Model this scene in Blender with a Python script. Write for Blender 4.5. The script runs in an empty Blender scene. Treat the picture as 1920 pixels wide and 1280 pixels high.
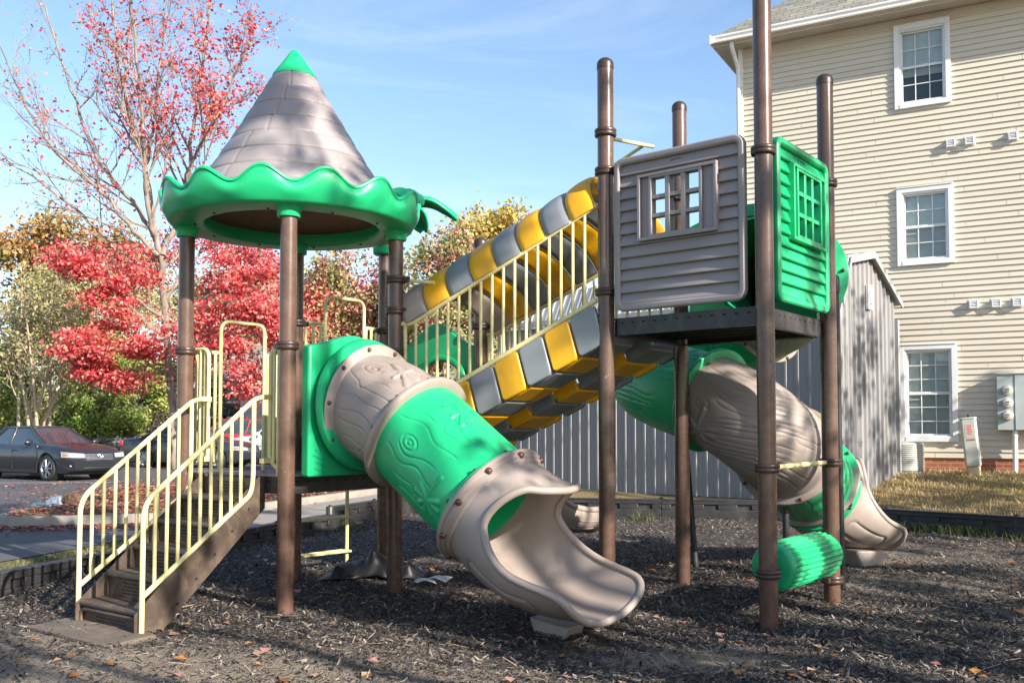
import bpy, math, random
import numpy as np
from mathutils import Vector, Matrix

random.seed(7)
RNG = np.random.default_rng(11)
SC = bpy.context.scene
COL = SC.collection
PI = math.pi
H_CAM = 1.35
PITCH = math.atan(81 / 1800)


def at(px, py, Y):
    """Where the sight line through a point of the photograph stands Y metres ahead: (x, y, z)."""
    u, w = (px - 960) / 1800, (724 - py) / 1800
    t = Y / (math.cos(PITCH) - w * math.sin(PITCH))
    return Vector((u * t, Y, H_CAM + t * (math.sin(PITCH) + w * math.cos(PITCH))))


def zat(py, Y):
    return at(960, py, Y).z


def V(*a):
    return Vector(a)


# ------------------------------------------------------------------ mesh builder
class MB:
    def __init__(s):
        s.v, s.f, s.mi = [], [], []

    def add(s, verts, faces, mi=0):
        o = len(s.v)
        s.v.extend([tuple(p) for p in verts])
        s.f.extend([tuple(i + o for i in f) for f in faces])
        s.mi.extend([mi] * len(faces))

    def obox(s, c, ax, ay, az, mi=0):
        """Box about centre c with half-axis vectors."""
        c, ax, ay, az = Vector(c), Vector(ax), Vector(ay), Vector(az)
        vs = [c + ax * i + ay * j + az * k for i in (-1, 1) for j in (-1, 1) for k in (-1, 1)]
        fs = [(0, 1, 3, 2), (4, 6, 7, 5), (0, 4, 5, 1), (2, 3, 7, 6), (0, 2, 6, 4), (1, 5, 7, 3)]
        if ax.cross(ay).dot(az) < 0:
            fs = [tuple(reversed(f)) for f in fs]
        s.add(vs, fs, mi)

    def box(s, x0, x1, y0, y1, z0, z1, mi=0):
        s.obox(((x0 + x1) / 2, (y0 + y1) / 2, (z0 + z1) / 2), ((x1 - x0) / 2, 0, 0), (0, (y1 - y0) / 2, 0), (0, 0, (z1 - z0) / 2), mi)

    def tube(s, pts, r, n=8, cap=True, closed=False, mi=0):
        pts = [Vector(p) for p in pts]
        m = len(pts)
        rs = r if isinstance(r, (list, tuple)) else [r] * m
        tang = []
        for i in range(m):
            if closed:
                d = pts[(i + 1) % m] - pts[i - 1]
            else:
                d = pts[min(i + 1, m - 1)] - pts[max(i - 1, 0)]
            tang.append(d.normalized() if d.length > 1e-9 else Vector((0, 0, 1)))
        t0 = tang[0]
        ref = Vector((0, 0, 1)) if abs(t0.z) < 0.9 else Vector((1, 0, 0))
        nrm = (ref - t0 * ref.dot(t0)).normalized()
        vs = []
        for i in range(m):
            t = tang[i]
            nrm = (nrm - t * nrm.dot(t))
            nrm = nrm.normalized() if nrm.length > 1e-6 else t.orthogonal().normalized()
            b = t.cross(nrm)
            for k in range(n):
                a = 2 * PI * k / n
                vs.append(pts[i] + (nrm * math.cos(a) + b * math.sin(a)) * rs[i])
        fs = []
        for i in range(m if closed else m - 1):
            j = (i + 1) % m
            for k in range(n):
                k2 = (k + 1) % n
                fs.append((i * n + k, i * n + k2, j * n + k2, j * n + k))
        if cap and not closed:
            fs.append(tuple(reversed(range(n))))
            fs.append(tuple((m - 1) * n + k for k in range(n)))
        s.add(vs, fs, mi)

    def lathe(s, prof, n=32, o=(0, 0, 0), ez=(0, 0, 1), ex=None, mi=0, close=False):
        o, ez = Vector(o), Vector(ez).normalized()
        ex = Vector(ex) if ex is not None else ez.orthogonal()
        ex = (ex - ez * ex.dot(ez)).normalized()
        ey = ez.cross(ex)
        vs = []
        for r, z in prof:
            for k in range(n):
                a = 2 * PI * k / n
                vs.append(o + ez * z + (ex * math.cos(a) + ey * math.sin(a)) * r)
        m = len(prof)
        fs = []
        for i in range(m if close else m - 1):
            j = (i + 1) % m
            for k in range(n):
                k2 = (k + 1) % n
                fs.append((i * n + k, i * n + k2, j * n + k2, j * n + k))
        if not close:
            if prof[0][0] > 1e-6:
                fs.append(tuple(reversed(range(n))))
            if prof[-1][0] > 1e-6:
                fs.append(tuple((m - 1) * n + k for k in range(n)))
        s.add(vs, fs, mi)

    def prism(s, poly, o, ex, ey, ez, d, mi=0):
        """Polygon in the (ex, ey) plane through o, extruded by d along ez."""
        o, ex, ey, ez = Vector(o), Vector(ex), Vector(ey), Vector(ez)
        n = len(poly)
        a = sum(poly[i][0] * poly[(i + 1) % n][1] - poly[(i + 1) % n][0] * poly[i][1] for i in range(n))
        if (a > 0) != (ex.cross(ey).dot(ez) * d > 0):
            poly = list(reversed(poly))
        vs = [o + ex * p[0] + ey * p[1] for p in poly] + [o + ex * p[0] + ey * p[1] + ez * d for p in poly]
        fs = [tuple(reversed(range(n))), tuple(range(n, 2 * n))]
        fs += [(i, (i + 1) % n, n + (i + 1) % n, n + i) for i in range(n)]
        s.add(vs, fs, mi)

    def grid(s, P, cu=False, cv=False, mi=0, flip=False):
        P = np.asarray(P, dtype=float)
        nu, nv = P.shape[:2]
        fs = []
        for i in range(nu if cu else nu - 1):
            i2 = (i + 1) % nu
            for j in range(nv if cv else nv - 1):
                j2 = (j + 1) % nv
                q = (i * nv + j, i2 * nv + j, i2 * nv + j2, i * nv + j2)
                fs.append(tuple(reversed(q)) if flip else q)
        s.add(P.reshape(-1, 3), fs, mi)

    def build(s, name, mats, parent=None, smooth=40, bevel=0.0, seg=2, world=True):
        me = bpy.data.meshes.new(name)
        me.from_pydata(s.v, [], s.f)
        mats = mats if isinstance(mats, (list, tuple)) else [mats]
        for m in mats:
            me.materials.append(m)
        if len(mats) > 1:
            me.polygons.foreach_set("material_index", s.mi)
        finish(me, smooth)
        o = bpy.data.objects.new(name, me)
        link(o, parent, world)
        if bevel:
            b = o.modifiers.new("Bevel", "BEVEL")
            b.width, b.segments, b.limit_method, b.angle_limit = bevel, seg, "ANGLE", math.radians(40)
            b.harden_normals = False
        return o


def finish(me, smooth):
    me.update()
    if smooth:
        me.polygons.foreach_set("use_smooth", [True] * len(me.polygons))
        me.set_sharp_from_angle(angle=math.radians(smooth))


def link(o, parent=None, world=True):
    """Link o; with world=True its mesh is already in world coordinates, so the parent's place is cancelled."""
    COL.objects.link(o)
    WORLD_OFF[o.name] = (0, 0, 0)
    if parent is not None:
        o.parent = parent
        if world:
            o.matrix_parent_inverse = Matrix.Translation(-Vector(WORLD_OFF.get(parent.name, (0, 0, 0))))
    return o


WORLD_OFF = {}


def thing(name, label, cat, loc=(0, 0, 0), rotz=0.0, group=None):
    o = bpy.data.objects.new(name, None)
    COL.objects.link(o)
    o.location = loc
    o.rotation_euler = (0, 0, rotz)
    o.empty_display_size = 0.2
    WORLD_OFF[o.name] = tuple(loc)
    return tag(o, label, cat, group)


def tag(o, label=None, cat=None, group=None, kind=None):
    if label:
        o["label"] = label
    if cat:
        o["category"] = cat
    if group:
        o["group"] = group
    if kind:
        o["kind"] = kind
    return o


def copy_tree(root, loc, rotz=None):
    r = root.copy()
    COL.objects.link(r)
    r.location = loc
    if rotz is not None:
        r.rotation_euler = (0, 0, rotz)
    for ch in root.children:
        c = ch.copy()
        COL.objects.link(c)
        c.parent = r
        for g in ch.children:
            d = g.copy()
            COL.objects.link(d)
            d.parent = c
    return r


def np_mesh(name, verts, faces_flat, loop_tot, mat, parent=None, smooth=False):
    """Fast mesh from numpy arrays; all faces have loop_tot corners."""
    me = bpy.data.meshes.new(name)
    nv, nf = len(verts), len(faces_flat) // loop_tot
    me.vertices.add(nv)
    me.vertices.foreach_set("co", np.asarray(verts, dtype=np.float32).ravel())
    me.loops.add(nf * loop_tot)
    me.loops.foreach_set("vertex_index", np.asarray(faces_flat, dtype=np.int32))
    me.polygons.add(nf)
    me.polygons.foreach_set("loop_start", np.arange(0, nf * loop_tot, loop_tot, dtype=np.int32))
    me.polygons.foreach_set("loop_total", np.full(nf, loop_tot, dtype=np.int32))
    if smooth:
        me.polygons.foreach_set("use_smooth", np.ones(nf, dtype=bool))
    me.materials.append(mat)
    me.update(calc_edges=True)
    me.validate()
    o = bpy.data.objects.new(name, me)
    link(o, parent)
    return o


# ------------------------------------------------------------------ materials
def new_mat(name):
    m = bpy.data.materials.new(name)
    m.use_nodes = True
    nt = m.node_tree
    nt.nodes.clear()
    out = nt.nodes.new("ShaderNodeOutputMaterial")
    return m, nt, out


def N(nt, typ, **kw):
    n = nt.nodes.new(typ)
    for k, v in kw.items():
        if k.startswith("i_"):
            n.inputs[k[2:].replace("_", " ")].default_value = v
        else:
            setattr(n, k, v)
    return n


def noise(nt, scale, detail=4, rough=0.6, vec=None, dist=0.0):
    n = N(nt, "ShaderNodeTexNoise")
    n.inputs["Scale"].default_value = scale
    n.inputs["Detail"].default_value = detail
    n.inputs["Roughness"].default_value = rough
    n.inputs["Distortion"].default_value = dist
    if vec is not None:
        nt.links.new(vec, n.inputs["Vector"])
    return n


def ramp(nt, fac, stops, interp="LINEAR"):
    r = N(nt, "ShaderNodeValToRGB")
    r.color_ramp.interpolation = interp
    e = r.color_ramp.elements
    while len(e) < len(stops):
        e.new(0.5)
    for el, (p, c) in zip(e, stops):
        el.position = p
        el.color = (*c, 1) if len(c) == 3 else c
    nt.links.new(fac, r.inputs["Fac"])
    return r


def mixc(nt, fac, a, b, mode="MIX"):
    m = N(nt, "ShaderNodeMix", data_type="RGBA", blend_type=mode)
    for sock, val in ((m.inputs["Factor"], fac), (m.inputs["A"], a), (m.inputs["B"], b)):
        pass
    ins = {"f": m.inputs[0], "a": m.inputs[6], "b": m.inputs[7]}
    for k, val in (("f", fac), ("a", a), ("b", b)):
        if hasattr(val, "is_linked") or isinstance(val, bpy.types.NodeSocket):
            nt.links.new(val, ins[k])
        elif k == "f":
            ins[k].default_value = val
        else:
            ins[k].default_value = (*val, 1) if len(val) == 3 else val
    return m.outputs[2]


def mat(name, col, col2=None, scale=3.0, rough=0.5, rvar=0.12, metal=0.0, bump=0.0, bscale=80.0, spec=0.5, coat=0.0,
        stain=None, stain_amt=0.35, stain_scale=1.6, coords="Object", stretch=None, speck=None, speck_scale=22.0, speck_cut=0.69):
    m, nt, out = new_mat(name)
    b = N(nt, "ShaderNodeBsdfPrincipled")
    tc = N(nt, "ShaderNodeTexCoord")
    vec = tc.outputs[coords]
    if stretch:
        mp = N(nt, "ShaderNodeMapping")
        mp.inputs["Scale"].default_value = stretch
        nt.links.new(vec, mp.inputs["Vector"])
        vec = mp.outputs["Vector"]
    col2 = col2 or tuple(c * 0.8 for c in col)
    n1 = noise(nt, scale, 6, 0.65, vec)
    c = ramp(nt, n1.outputs["Fac"], [(0.3, col2), (0.7, col)]).outputs["Color"]
    if stain:
        n2 = noise(nt, stain_scale, 8, 0.7, vec, 0.6)
        f = ramp(nt, n2.outputs["Fac"], [(0.48, (0, 0, 0)), (0.72, (stain_amt,) * 3)]).outputs["Color"]
        c = mixc(nt, f, c, stain)
    if speck:
        n5 = noise(nt, speck_scale, 3, 0.55, vec, 0.8)
        f5 = ramp(nt, n5.outputs["Fac"], [(speck_cut, (0, 0, 0)), (speck_cut + 0.02, (0.8, 0.8, 0.8))]).outputs["Color"]
        c = mixc(nt, f5, c, speck)
    nt.links.new(c, b.inputs["Base Color"])
    n3 = noise(nt, scale * 4, 5, 0.6, vec)
    rr = N(nt, "ShaderNodeMapRange")
    rr.inputs["To Min"].default_value = max(0.02, rough - rvar)
    rr.inputs["To Max"].default_value = min(1, rough + rvar)
    nt.links.new(n3.outputs["Fac"], rr.inputs["Value"])
    nt.links.new(rr.outputs["Result"], b.inputs["Roughness"])
    b.inputs["Metallic"].default_value = metal
    b.inputs["Specular IOR Level"].default_value = spec
    b.inputs["Coat Weight"].default_value = coat
    b.inputs["Coat Roughness"].default_value = 0.05
    if bump:
        n4 = noise(nt, bscale, 4, 0.6, vec)
        bp = N(nt, "ShaderNodeBump")
        bp.inputs["Strength"].default_value = min(1.0, bump)
        bp.inputs["Distance"].default_value = 0.01
        nt.links.new(n4.outputs["Fac"], bp.inputs["Height"])
        nt.links.new(bp.outputs["Normal"], b.inputs["Normal"])
    nt.links.new(b.outputs["BSDF"], out.inputs["Surface"])
    return m


def island_mat(name, stops, rough=0.8, patch=None, patch_scale=0.5, patch_lo=0.45, patch_hi=0.6, transl=0.0, spec=0.3):
    """Colour picked per loose piece (leaf, chip, blade); patch gives a second ramp in broad patches of the plant."""
    m, nt, out = new_mat(name)
    g = N(nt, "ShaderNodeNewGeometry")
    c = ramp(nt, g.outputs["Random Per Island"], stops).outputs["Color"]
    if patch:
        tc = N(nt, "ShaderNodeTexCoord")
        n = noise(nt, patch_scale, 3, 0.6, tc.outputs["Object"])
        f = ramp(nt, n.outputs["Fac"], [(patch_lo, (0, 0, 0)), (patch_hi, (1, 1, 1))]).outputs["Color"]
        c2 = ramp(nt, g.outputs["Random Per Island"], patch).outputs["Color"]
        c = mixc(nt, f, c, c2)
    b = N(nt, "ShaderNodeBsdfPrincipled")
    b.inputs["Roughness"].default_value = rough
    b.inputs["Specular IOR Level"].default_value = spec
    nt.links.new(c, b.inputs["Base Color"])
    if transl:
        t = N(nt, "ShaderNodeBsdfTranslucent")
        nt.links.new(c, t.inputs["Color"])
        mx = N(nt, "ShaderNodeMixShader")
        mx.inputs[0].default_value = transl
        nt.links.new(b.outputs[0], mx.inputs[1])
        nt.links.new(t.outputs[0], mx.inputs[2])
        nt.links.new(mx.outputs[0], out.inputs["Surface"])
    else:
        nt.links.new(b.outputs[0], out.inputs["Surface"])
    return m


M = {}
M["post"] = mat("brown_coated_steel", (0.110, 0.060, 0.043), (0.085, 0.047, 0.034), 2.5, 0.27, 0.1, bump=0.03, stain=(0.2, 0.15, 0.12), stain_amt=0.35, stain_scale=6, speck=(0.36, 0.31, 0.28), speck_scale=26, speck_cut=0.725)
M["clamp"] = mat("dark_brown_casting", (0.05, 0.028, 0.021), None, 5, 0.4, bump=0.05)
M["tan"] = mat("tan_moulded_plastic", (0.325, 0.268, 0.237), (0.28, 0.229, 0.20), 1.8, 0.45, 0.1, bump=0.05, bscale=220, stain=(0.17, 0.12, 0.09), stain_amt=0.4, stain_scale=2.6, speck=(0.12, 0.09, 0.075), speck_scale=30, speck_cut=0.72)
M["grey_panel"] = mat("greyish_tan_plastic", (0.295, 0.258, 0.256), (0.25, 0.219, 0.217), 2.0, 0.5, 0.1, bump=0.06, bscale=200, stain=(0.2, 0.16, 0.14), stain_amt=0.25)
M["green"] = mat("green_moulded_plastic", (0.014, 0.44, 0.172), (0.011, 0.375, 0.145), 1.6, 0.36, 0.08, bump=0.04, bscale=220, stain=(0.015, 0.25, 0.11), stain_amt=0.45, stain_scale=2.4, speck=(0.03, 0.16, 0.08), speck_scale=30, speck_cut=0.73)
M["inner_roof"] = mat("roof_lining_tan", (0.46, 0.29, 0.19), None, 2, 0.6)
M["rail"] = mat("pale_yellow_coated_steel", (0.72, 0.635, 0.33), (0.66, 0.565, 0.27), 6, 0.38, 0.1, stain=(0.40, 0.27, 0.07), stain_amt=0.5, stain_scale=14)
M["yel"] = mat("golden_yellow_plastic", (0.72, 0.37, 0.010), (0.66, 0.32, 0.008), 3, 0.36, 0.1, stain=(0.35, 0.17, 0.01), stain_amt=0.35, stain_scale=3)
M["gry"] = mat("slate_grey_plastic", (0.20, 0.215, 0.235), (0.165, 0.178, 0.195), 3, 0.42, 0.1, stain=(0.25, 0.23, 0.2), stain_amt=0.3, stain_scale=4)
M["brn"] = mat("brown_plastic", (0.12, 0.08, 0.06), None, 3, 0.45)
M["deck"] = mat("black_coated_deck", (0.022, 0.02, 0.024), (0.03, 0.027, 0.032), 5, 0.42, stain=(0.12, 0.1, 0.08), stain_amt=0.4, stain_scale=7)
M["stair"] = mat("dark_brown_tread_coating", (0.075, 0.052, 0.04), (0.055, 0.038, 0.03), 6, 0.55, bump=0.1, bscale=120, stain=(0.2, 0.15, 0.1), stain_amt=0.6, stain_scale=5)
M["black"] = mat("black_plastic", (0.018, 0.018, 0.021), (0.028, 0.028, 0.03), 3, 0.45, bump=0.05, stain=(0.1, 0.085, 0.07), stain_amt=0.4, stain_scale=4)
M["dark"] = mat("dark_recess", (0.006, 0.006, 0.006), None, 3, 0.8)
M["bolt"] = mat("brown_bolt", (0.09, 0.04, 0.03), None, 3, 0.4)
M["steel"] = mat("zinc_bolt", (0.5, 0.5, 0.5), None, 3, 0.35, metal=0.9)
M["chrome"] = mat("chrome", (0.75, 0.76, 0.78), None, 3, 0.12, 0.04, metal=1.0)
M["white"] = mat("white_trim", (0.76, 0.76, 0.76), (0.70, 0.70, 0.70), 3, 0.5, stain=(0.5, 0.48, 0.43), stain_amt=0.2)
M["brick"] = None
# ================================================================== the play structure
P1, P2, P3, P4 = V(-1.66, 7.08), V(-2.67, 7.83), V(-0.97, 7.97), V(-1.94, 8.60)
Q1, Q2 = V(-1.25, 9.38), V(-0.29, 8.87)
A, D, C = V(1.725, 6.51), V(2.473, 7.48), V(1.47, 8.32)
B = V(0.725, 7.35)
U = (D - A).normalized()
Z = V(0, 0, 1)
Z_DECK, Z_MID, Z_TOP = 1.0, 1.28, 2.2
R_POST = 0.0625


def v3(p, z):
    return Vector((p[0], p[1], z))


play = thing("play_structure", "large playground climbing set with cone roofed tower, tunnel bridge and tube slides on dark mulch", "playground set", (0, 8, 0))


def make_post(p, ztop, clamps, cap=True, label=None):
    m = MB()
    m.tube([v3(p, -0.15), v3(p, 0.6), v3(p, ztop - (0.0 if not cap else 0.02))], R_POST, 28)
    o = m.build("post", M["post"], play, 60)
    if cap:
        c = MB()
        r = R_POST + 0.0035
        prof = [(r, -0.035), (r, 0.0)] + [(r * math.cos(a * PI / 2 / 7), 0.055 * math.sin(a * PI / 2 / 7)) for a in range(1, 8)]
        prof[-1] = (0.0005, 0.055)
        c.lathe(prof, 28, v3(p, ztop))
        c.build("cap", M["clamp"], o, 60)
    for cl in clamps:
        z, ang = cl if isinstance(cl, tuple) else (cl, None)
        c = MB()
        r0, r1 = R_POST - 0.002, R_POST + 0.023
        c.lathe([(r0, -0.028), (r1 - 0.006, -0.030), (r1, -0.021), (r1, -0.007), (r1 - 0.006, 0.0), (r1, 0.007), (r1, 0.021), (r1 - 0.006, 0.030), (r0, 0.028)], 28, v3(p, z), close=True)
        a = ang if ang is not None else 0.4
        d = V(math.cos(a), math.sin(a), 0)
        e = V(-d.y, d.x, 0)
        c.obox(v3(p, z) + d * (r1 + 0.014), d * 0.026, e * 0.02, Z * 0.021)
        c.tube([v3(p, z) + d * (r1 + 0.02) - e * 0.026, v3(p, z) + d * (r1 + 0.02) + e * 0.026], 0.009, 8)
        c.build("clamp", M["clamp"], o, 50, 0.003)
    return o


def ang(a, b):
    d = b - a
    return math.atan2(d.y, d.x)


Z_RING = 3.0
make_post(P1, Z_RING, [(zat(648, 7.08), ang(P1, P2)), (zat(652, 7.08) - 0.03 + 0.0, ang(P1, P3))][:1], False)
make_post(P2, Z_RING, [(zat(658, 7.83), ang(P2, P4))], False)
make_post(P3, Z_RING, [(zat(525, 7.97), ang(P3, B)), (zat(583, 7.97), ang(P3, B)), (zat(660, 7.97), ang(P3, P1))], False)
make_post(P4, Z_RING, [(zat(606, 8.6), ang(P4, Q1))], False)
make_post(Q1, 3.3, [(zat(621, 9.38), ang(Q1, P4))], False)
make_post(Q2, zat(456, 8.87), [(zat(612, 8.87), ang(Q2, C))])
make_post(A, 4.36, [(zat(283, 6.51), ang(A, D) + 0.3), (zat(877, 6.51), ang(A, D)), (zat(1075, 6.51), ang(A, D))])
make_post(B, zat(122, 7.35), [(zat(250, 7.35), ang(B, C)), (zat(322, 7.35), ang(B, A)), (zat(548, 7.35), ang(B, A))])
make_post(C, zat(202, 8.32), [(zat(372, 8.32), ang(C, B))])
make_post(D, zat(152, 7.48), [(zat(345, 7.48), ang(D, A)), (zat(866, 7.48), ang(D, A)), (zat(1085, 7.48), ang(D, A))])


# ---- decks
def make_deck(corners, z, th, name="deck"):
    m = MB()
    c = sum((Vector((p.x, p.y)) for p in corners), Vector((0, 0))) / len(corners)
    pts = []
    for p in corners:
        d = Vector((p.x, p.y)) - c
        pts.append((p.x - d.normalized().x * 0.045, p.y - d.normalized().y * 0.045))
    m.prism(pts, (0, 0, z - 0.012), (1, 0, 0), (0, 1, 0), (0, 0, 1), 0.012, 0)
    n = len(pts)
    for i in range(n):
        a, b = Vector(pts[i]), Vector(pts[(i + 1) % n])
        e = (b - a).normalized()
        nn = Vector((e.y, -e.x))
        if nn.dot((a + b) / 2 - c) < 0:
            nn = -nn
        a2, b2 = a + e * 0.05, b - e * 0.05
        mid = (a2 + b2) / 2
        m.obox((mid.x, mid.y, z - th / 2 - 0.013), (e.x * (b2 - a2).length / 2, e.y * (b2 - a2).length / 2, 0), (nn.x * 0.006, nn.y * 0.006, 0), (0, 0, th / 2), 0)
        m.obox((mid.x - nn.x * 0.03, mid.y - nn.y * 0.03, z - th - 0.005), (e.x * (b2 - a2).length / 2, e.y * (b2 - a2).length / 2, 0), (nn.x * 0.03, nn.y * 0.03, 0), (0, 0, 0.004), 0)
        L = (b2 - a2).length
        k = int(L / 0.09)
        for q in range(k):
            p = a2 + e * (L * (q + 0.5) / k) + nn * 0.0065
            m.obox((p.x, p.y, z - 0.04), (e.x * 0.012, e.y * 0.012, 0), (nn.x * 0.001, nn.y * 0.001, 0), (0, 0, 0.006), 1)
    for q in range(1, 5):  # stiffening ribs underneath
        a = Vector(pts[0]).lerp(Vector(pts[1]), q / 5)
        b = Vector(pts[3]).lerp(Vector(pts[2]), q / 5)
        e = (b - a).normalized()
        mid = (a + b) / 2
        m.obox((mid.x, mid.y, z - th * 0.5), (e.x * (b - a).length * 0.47, e.y * (b - a).length * 0.47, 0), (-e.y * 0.004, e.x * 0.004, 0), (0, 0, th * 0.32), 0)
    return m.build(name, [M["deck"], M["dark"]], play, 30)


make_deck([P1, P3, P4, P2], Z_DECK, 0.115)
make_deck([P3, Q2, Q1, P4], Z_MID, 0.115)
make_deck([A, D, C, B], Z_TOP, 0.12)
m = MB()   # riser plate between the two levels
e = (P4 - P3).normalized()
mid = (P3 + P4) / 2
m.obox((mid.x, mid.y, (Z_DECK + Z_MID - 0.12) / 2), v3(e * 0.5, 0), v3(V(-e.y, e.x) * 0.005, 0), (0, 0, 0.08))
m.build("riser_plate", M["deck"], play, 30)

# ---- cone roof
RC = V(-1.81, 7.87)
roof = MB()
nT, nZ = 240, 150
zs = np.linspace(3.08, 4.275, nZ)
prof_z = [3.08, 3.25, 3.456, 3.75, 4.05, 4.275]
prof_r = [0.925, 0.79, 0.655, 0.475, 0.30, 0.172]
rr = np.interp(zs, prof_z, prof_r)
th = np.linspace(0, 2 * PI, nT, endpoint=False)
courses = np.linspace(3.08, 4.275, 9)
RR = np.repeat(rr[:, None], nT, 1)
for i, z in enumerate(courses[1:-1]):
    RR -= (0.011 * np.exp(-((zs - z) / 0.0065) ** 2))[:, None]
counts = [11, 11, 10, 9, 9, 8, 7, 6]
for i in range(8):
    msk = ((zs > courses[i]) & (zs < courses[i + 1])).astype(float)
    nb = counts[i]
    off = (0.5 if i % 2 else 0.0) + 0.13 * i
    ph = (th / (2 * PI) * nb + off) % 1.0
    d = np.minimum(ph, 1 - ph) / nb * 2 * PI
    RR -= 0.010 * msk[:, None] * np.exp(-((d[None, :] * rr[:, None]) / 0.0075) ** 2)
# every course bulges a little
for i in range(8):
    t = np.clip((zs - courses[i]) / (courses[i + 1] - courses[i]), 0, 1)
    RR += (0.006 * np.sin(t * PI))[:, None] * ((zs >= courses[i]) & (zs < courses[i + 1]))[:, None]
Pg = np.zeros((nZ, nT, 3))
Pg[..., 0] = RC.x + RR * np.cos(th)[None, :]
Pg[..., 1] = RC.y + RR * np.sin(th)[None, :]
Pg[..., 2] = zs[:, None]
roof.grid(Pg, cv=True, flip=True)
cone = roof.build("cone_roof", M["grey_panel"], play, 60)
li = MB()
Pl = np.zeros((40, 96, 3))
tz = np.linspace(3.05, 4.25, 40)
tt = np.linspace(0, 2 * PI, 96, endpoint=False)
lr = np.interp(tz, prof_z, prof_r) - 0.03
Pl[..., 0] = RC.x + lr[:, None] * np.cos(tt)[None]
Pl[..., 1] = RC.y + lr[:, None] * np.sin(tt)[None]
Pl[..., 2] = tz[:, None]
li.grid(Pl, cv=True)
for i in range(4):          # moulded joints show on the inside too
    z = courses[i + 1]
    r = np.interp(z, prof_z, prof_r) - 0.032
    li.tube([(RC.x + r * math.cos(a), RC.y + r * math.sin(a), z) for a in np.linspace(0, 2 * PI, 64, endpoint=False)], 0.006, 5, closed=True)
    nb = counts[i]
    for k in range(nb):
        a = 2 * PI * (k - ((0.5 if i % 2 else 0.0) + 0.13 * i)) / nb
        q = []
        for zz in (courses[i], courses[i + 1]):
            r = np.interp(zz, prof_z, prof_r) - 0.032
            q.append((RC.x + r * math.cos(a), RC.y + r * math.sin(a), zz))
        li.tube(q, 0.006, 5)
li.build("lining", M["inner_roof"], cone, 60)
tip = MB()
tp = [(0.178, 4.262), (0.183, 4.268), (0.178, 4.285), (0.10, 4.395), (0.045, 4.475), (0.028, 4.497), (0.014, 4.505), (0.0005, 4.507)]
tip.lathe([(r, z) for r, z in tp], 64, (RC.x, RC.y, 0))
tip.build("tip", M["green"], cone, 50)

# ---- scalloped brim
br = MB()
nT = 360
th = np.linspace(0, 2 * PI, nT, endpoint=False)
NW = 14
wave = 0.5 + 0.5 * np.cos(NW * (th + 0.22))
ztop = 3.135 + 0.105 * wave
prof = []   # (r, z or None for the scallop edge)
rows = []
def row(r, z):
    r = np.broadcast_to(np.asarray(r, float), (nT,))
    z = np.broadcast_to(np.asarray(z, float), (nT,))
    rows.append(np.stack([RC.x + r * np.cos(th), RC.y + r * np.sin(th), z], -1))
row(0.70, 3.10); row(0.70, 3.03); row(0.705, 3.008); row(0.72, 3.0)
row(0.80, 2.998); row(0.94, 3.0); row(0.968, 3.005); row(0.985, 3.022)
for k in range(1, 9):
    f = k / 8
    zz = 3.022 + (ztop - 3.022) * f
    rad = 0.985 + 0.035 * math.sin(f * PI * 0.9) + 0.022 * f + 0.03 * f * f * wave
    row(rad, zz)
er = 1.007 + 0.035 * math.sin(0.9 * PI) + 0.03 * wave
row(er + 0.012, ztop + 0.012); row(er + 0.008, ztop + 0.028); row(er - 0.012, ztop + 0.034); row(er - 0.032, ztop + 0.026); row(er - 0.04, ztop + 0.005)
row(er - 0.045, ztop - 0.05); row(0.955, 3.09); row(0.90, 3.075); row(0.70, 3.10)
br.grid(np.array(rows), cv=True, flip=False)
for k in range(10):
    a = 0.3 + 2 * PI * k / 10
    br.lathe([(0.011, 2.985), (0.011, 2.993), (0.004, 2.999)], 8, (RC.x + 0.77 * math.cos(a), RC.y + 0.77 * math.sin(a), 0.004), mi=1)
brim = br.build("brim", [M["green"], M["bolt"]], play, 50)
for p in (P1, P2, P3, P4):
    cb = MB()
    cb.lathe([(0.066, 2.925), (0.083, 2.925), (0.088, 2.935), (0.088, 2.965), (0.098, 2.985), (0.115, 3.001), (0.066, 3.001)], 28, (p.x, p.y, 0), close=True)
    cb.build("post_collar", M["green"], brim, 50)
# ---- palm leaf topper on the post behind
pt = MB()
pt.lathe([(0.07, 3.06), (0.10, 3.06), (0.115, 3.075), (0.12, 3.14), (0.135, 3.26), (0.15, 3.42), (0.12, 3.56), (0.05, 3.62), (0.0005, 3.63)], 28, (Q1.x, Q1.y, 0))
top = pt.build("palm_topper", M["green"], play, 50)
for k in range(6):
    a = 0.05 + 2 * PI * k / 6
    d = V(math.cos(a), math.sin(a), 0)
    e2 = V(-d.y, d.x, 0)
    lf = MB()
    G, nu, nv = [], 22, 11
    for i in range(nu):
        t = i / (nu - 1)
        L = 0.10 + 0.60 * t
        zc = 3.56 + 0.13 * math.sin(min(1, t * 1.3) * PI * 0.6) - 0.20 * t ** 2.6
        w = 0.015 + 0.135 * (math.sin(PI * min(1.0, (t * 0.93 + 0.06))) ** 0.6)
        rw = []
        for j in range(nv):
            q = 2 * j / (nv - 1) - 1
            rw.append(v3(Q1, 0) + d * L + e2 * (q * w) + Z * (zc - 0.045 * q * q - 0.02 * math.exp(-(q * 7) ** 2)))
        G.append([tuple(p) for p in rw])
    G = np.array(G)
    lf.grid(G)
    lo = G.copy()
    lo[..., 2] -= 0.03
    lf.grid(lo, flip=True)
    ring = [tuple(G[i, 0]) for i in range(nu)] + [tuple(G[-1, j]) for j in range(1, nv)] + [tuple(G[i, -1]) for i in range(nu - 2, -1, -1)]
    lf.tube([(x, y, z - 0.015) for x, y, z in ring], 0.018, 8, closed=True)
    lf.build("leaf", M["green"], top, 60)


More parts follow.
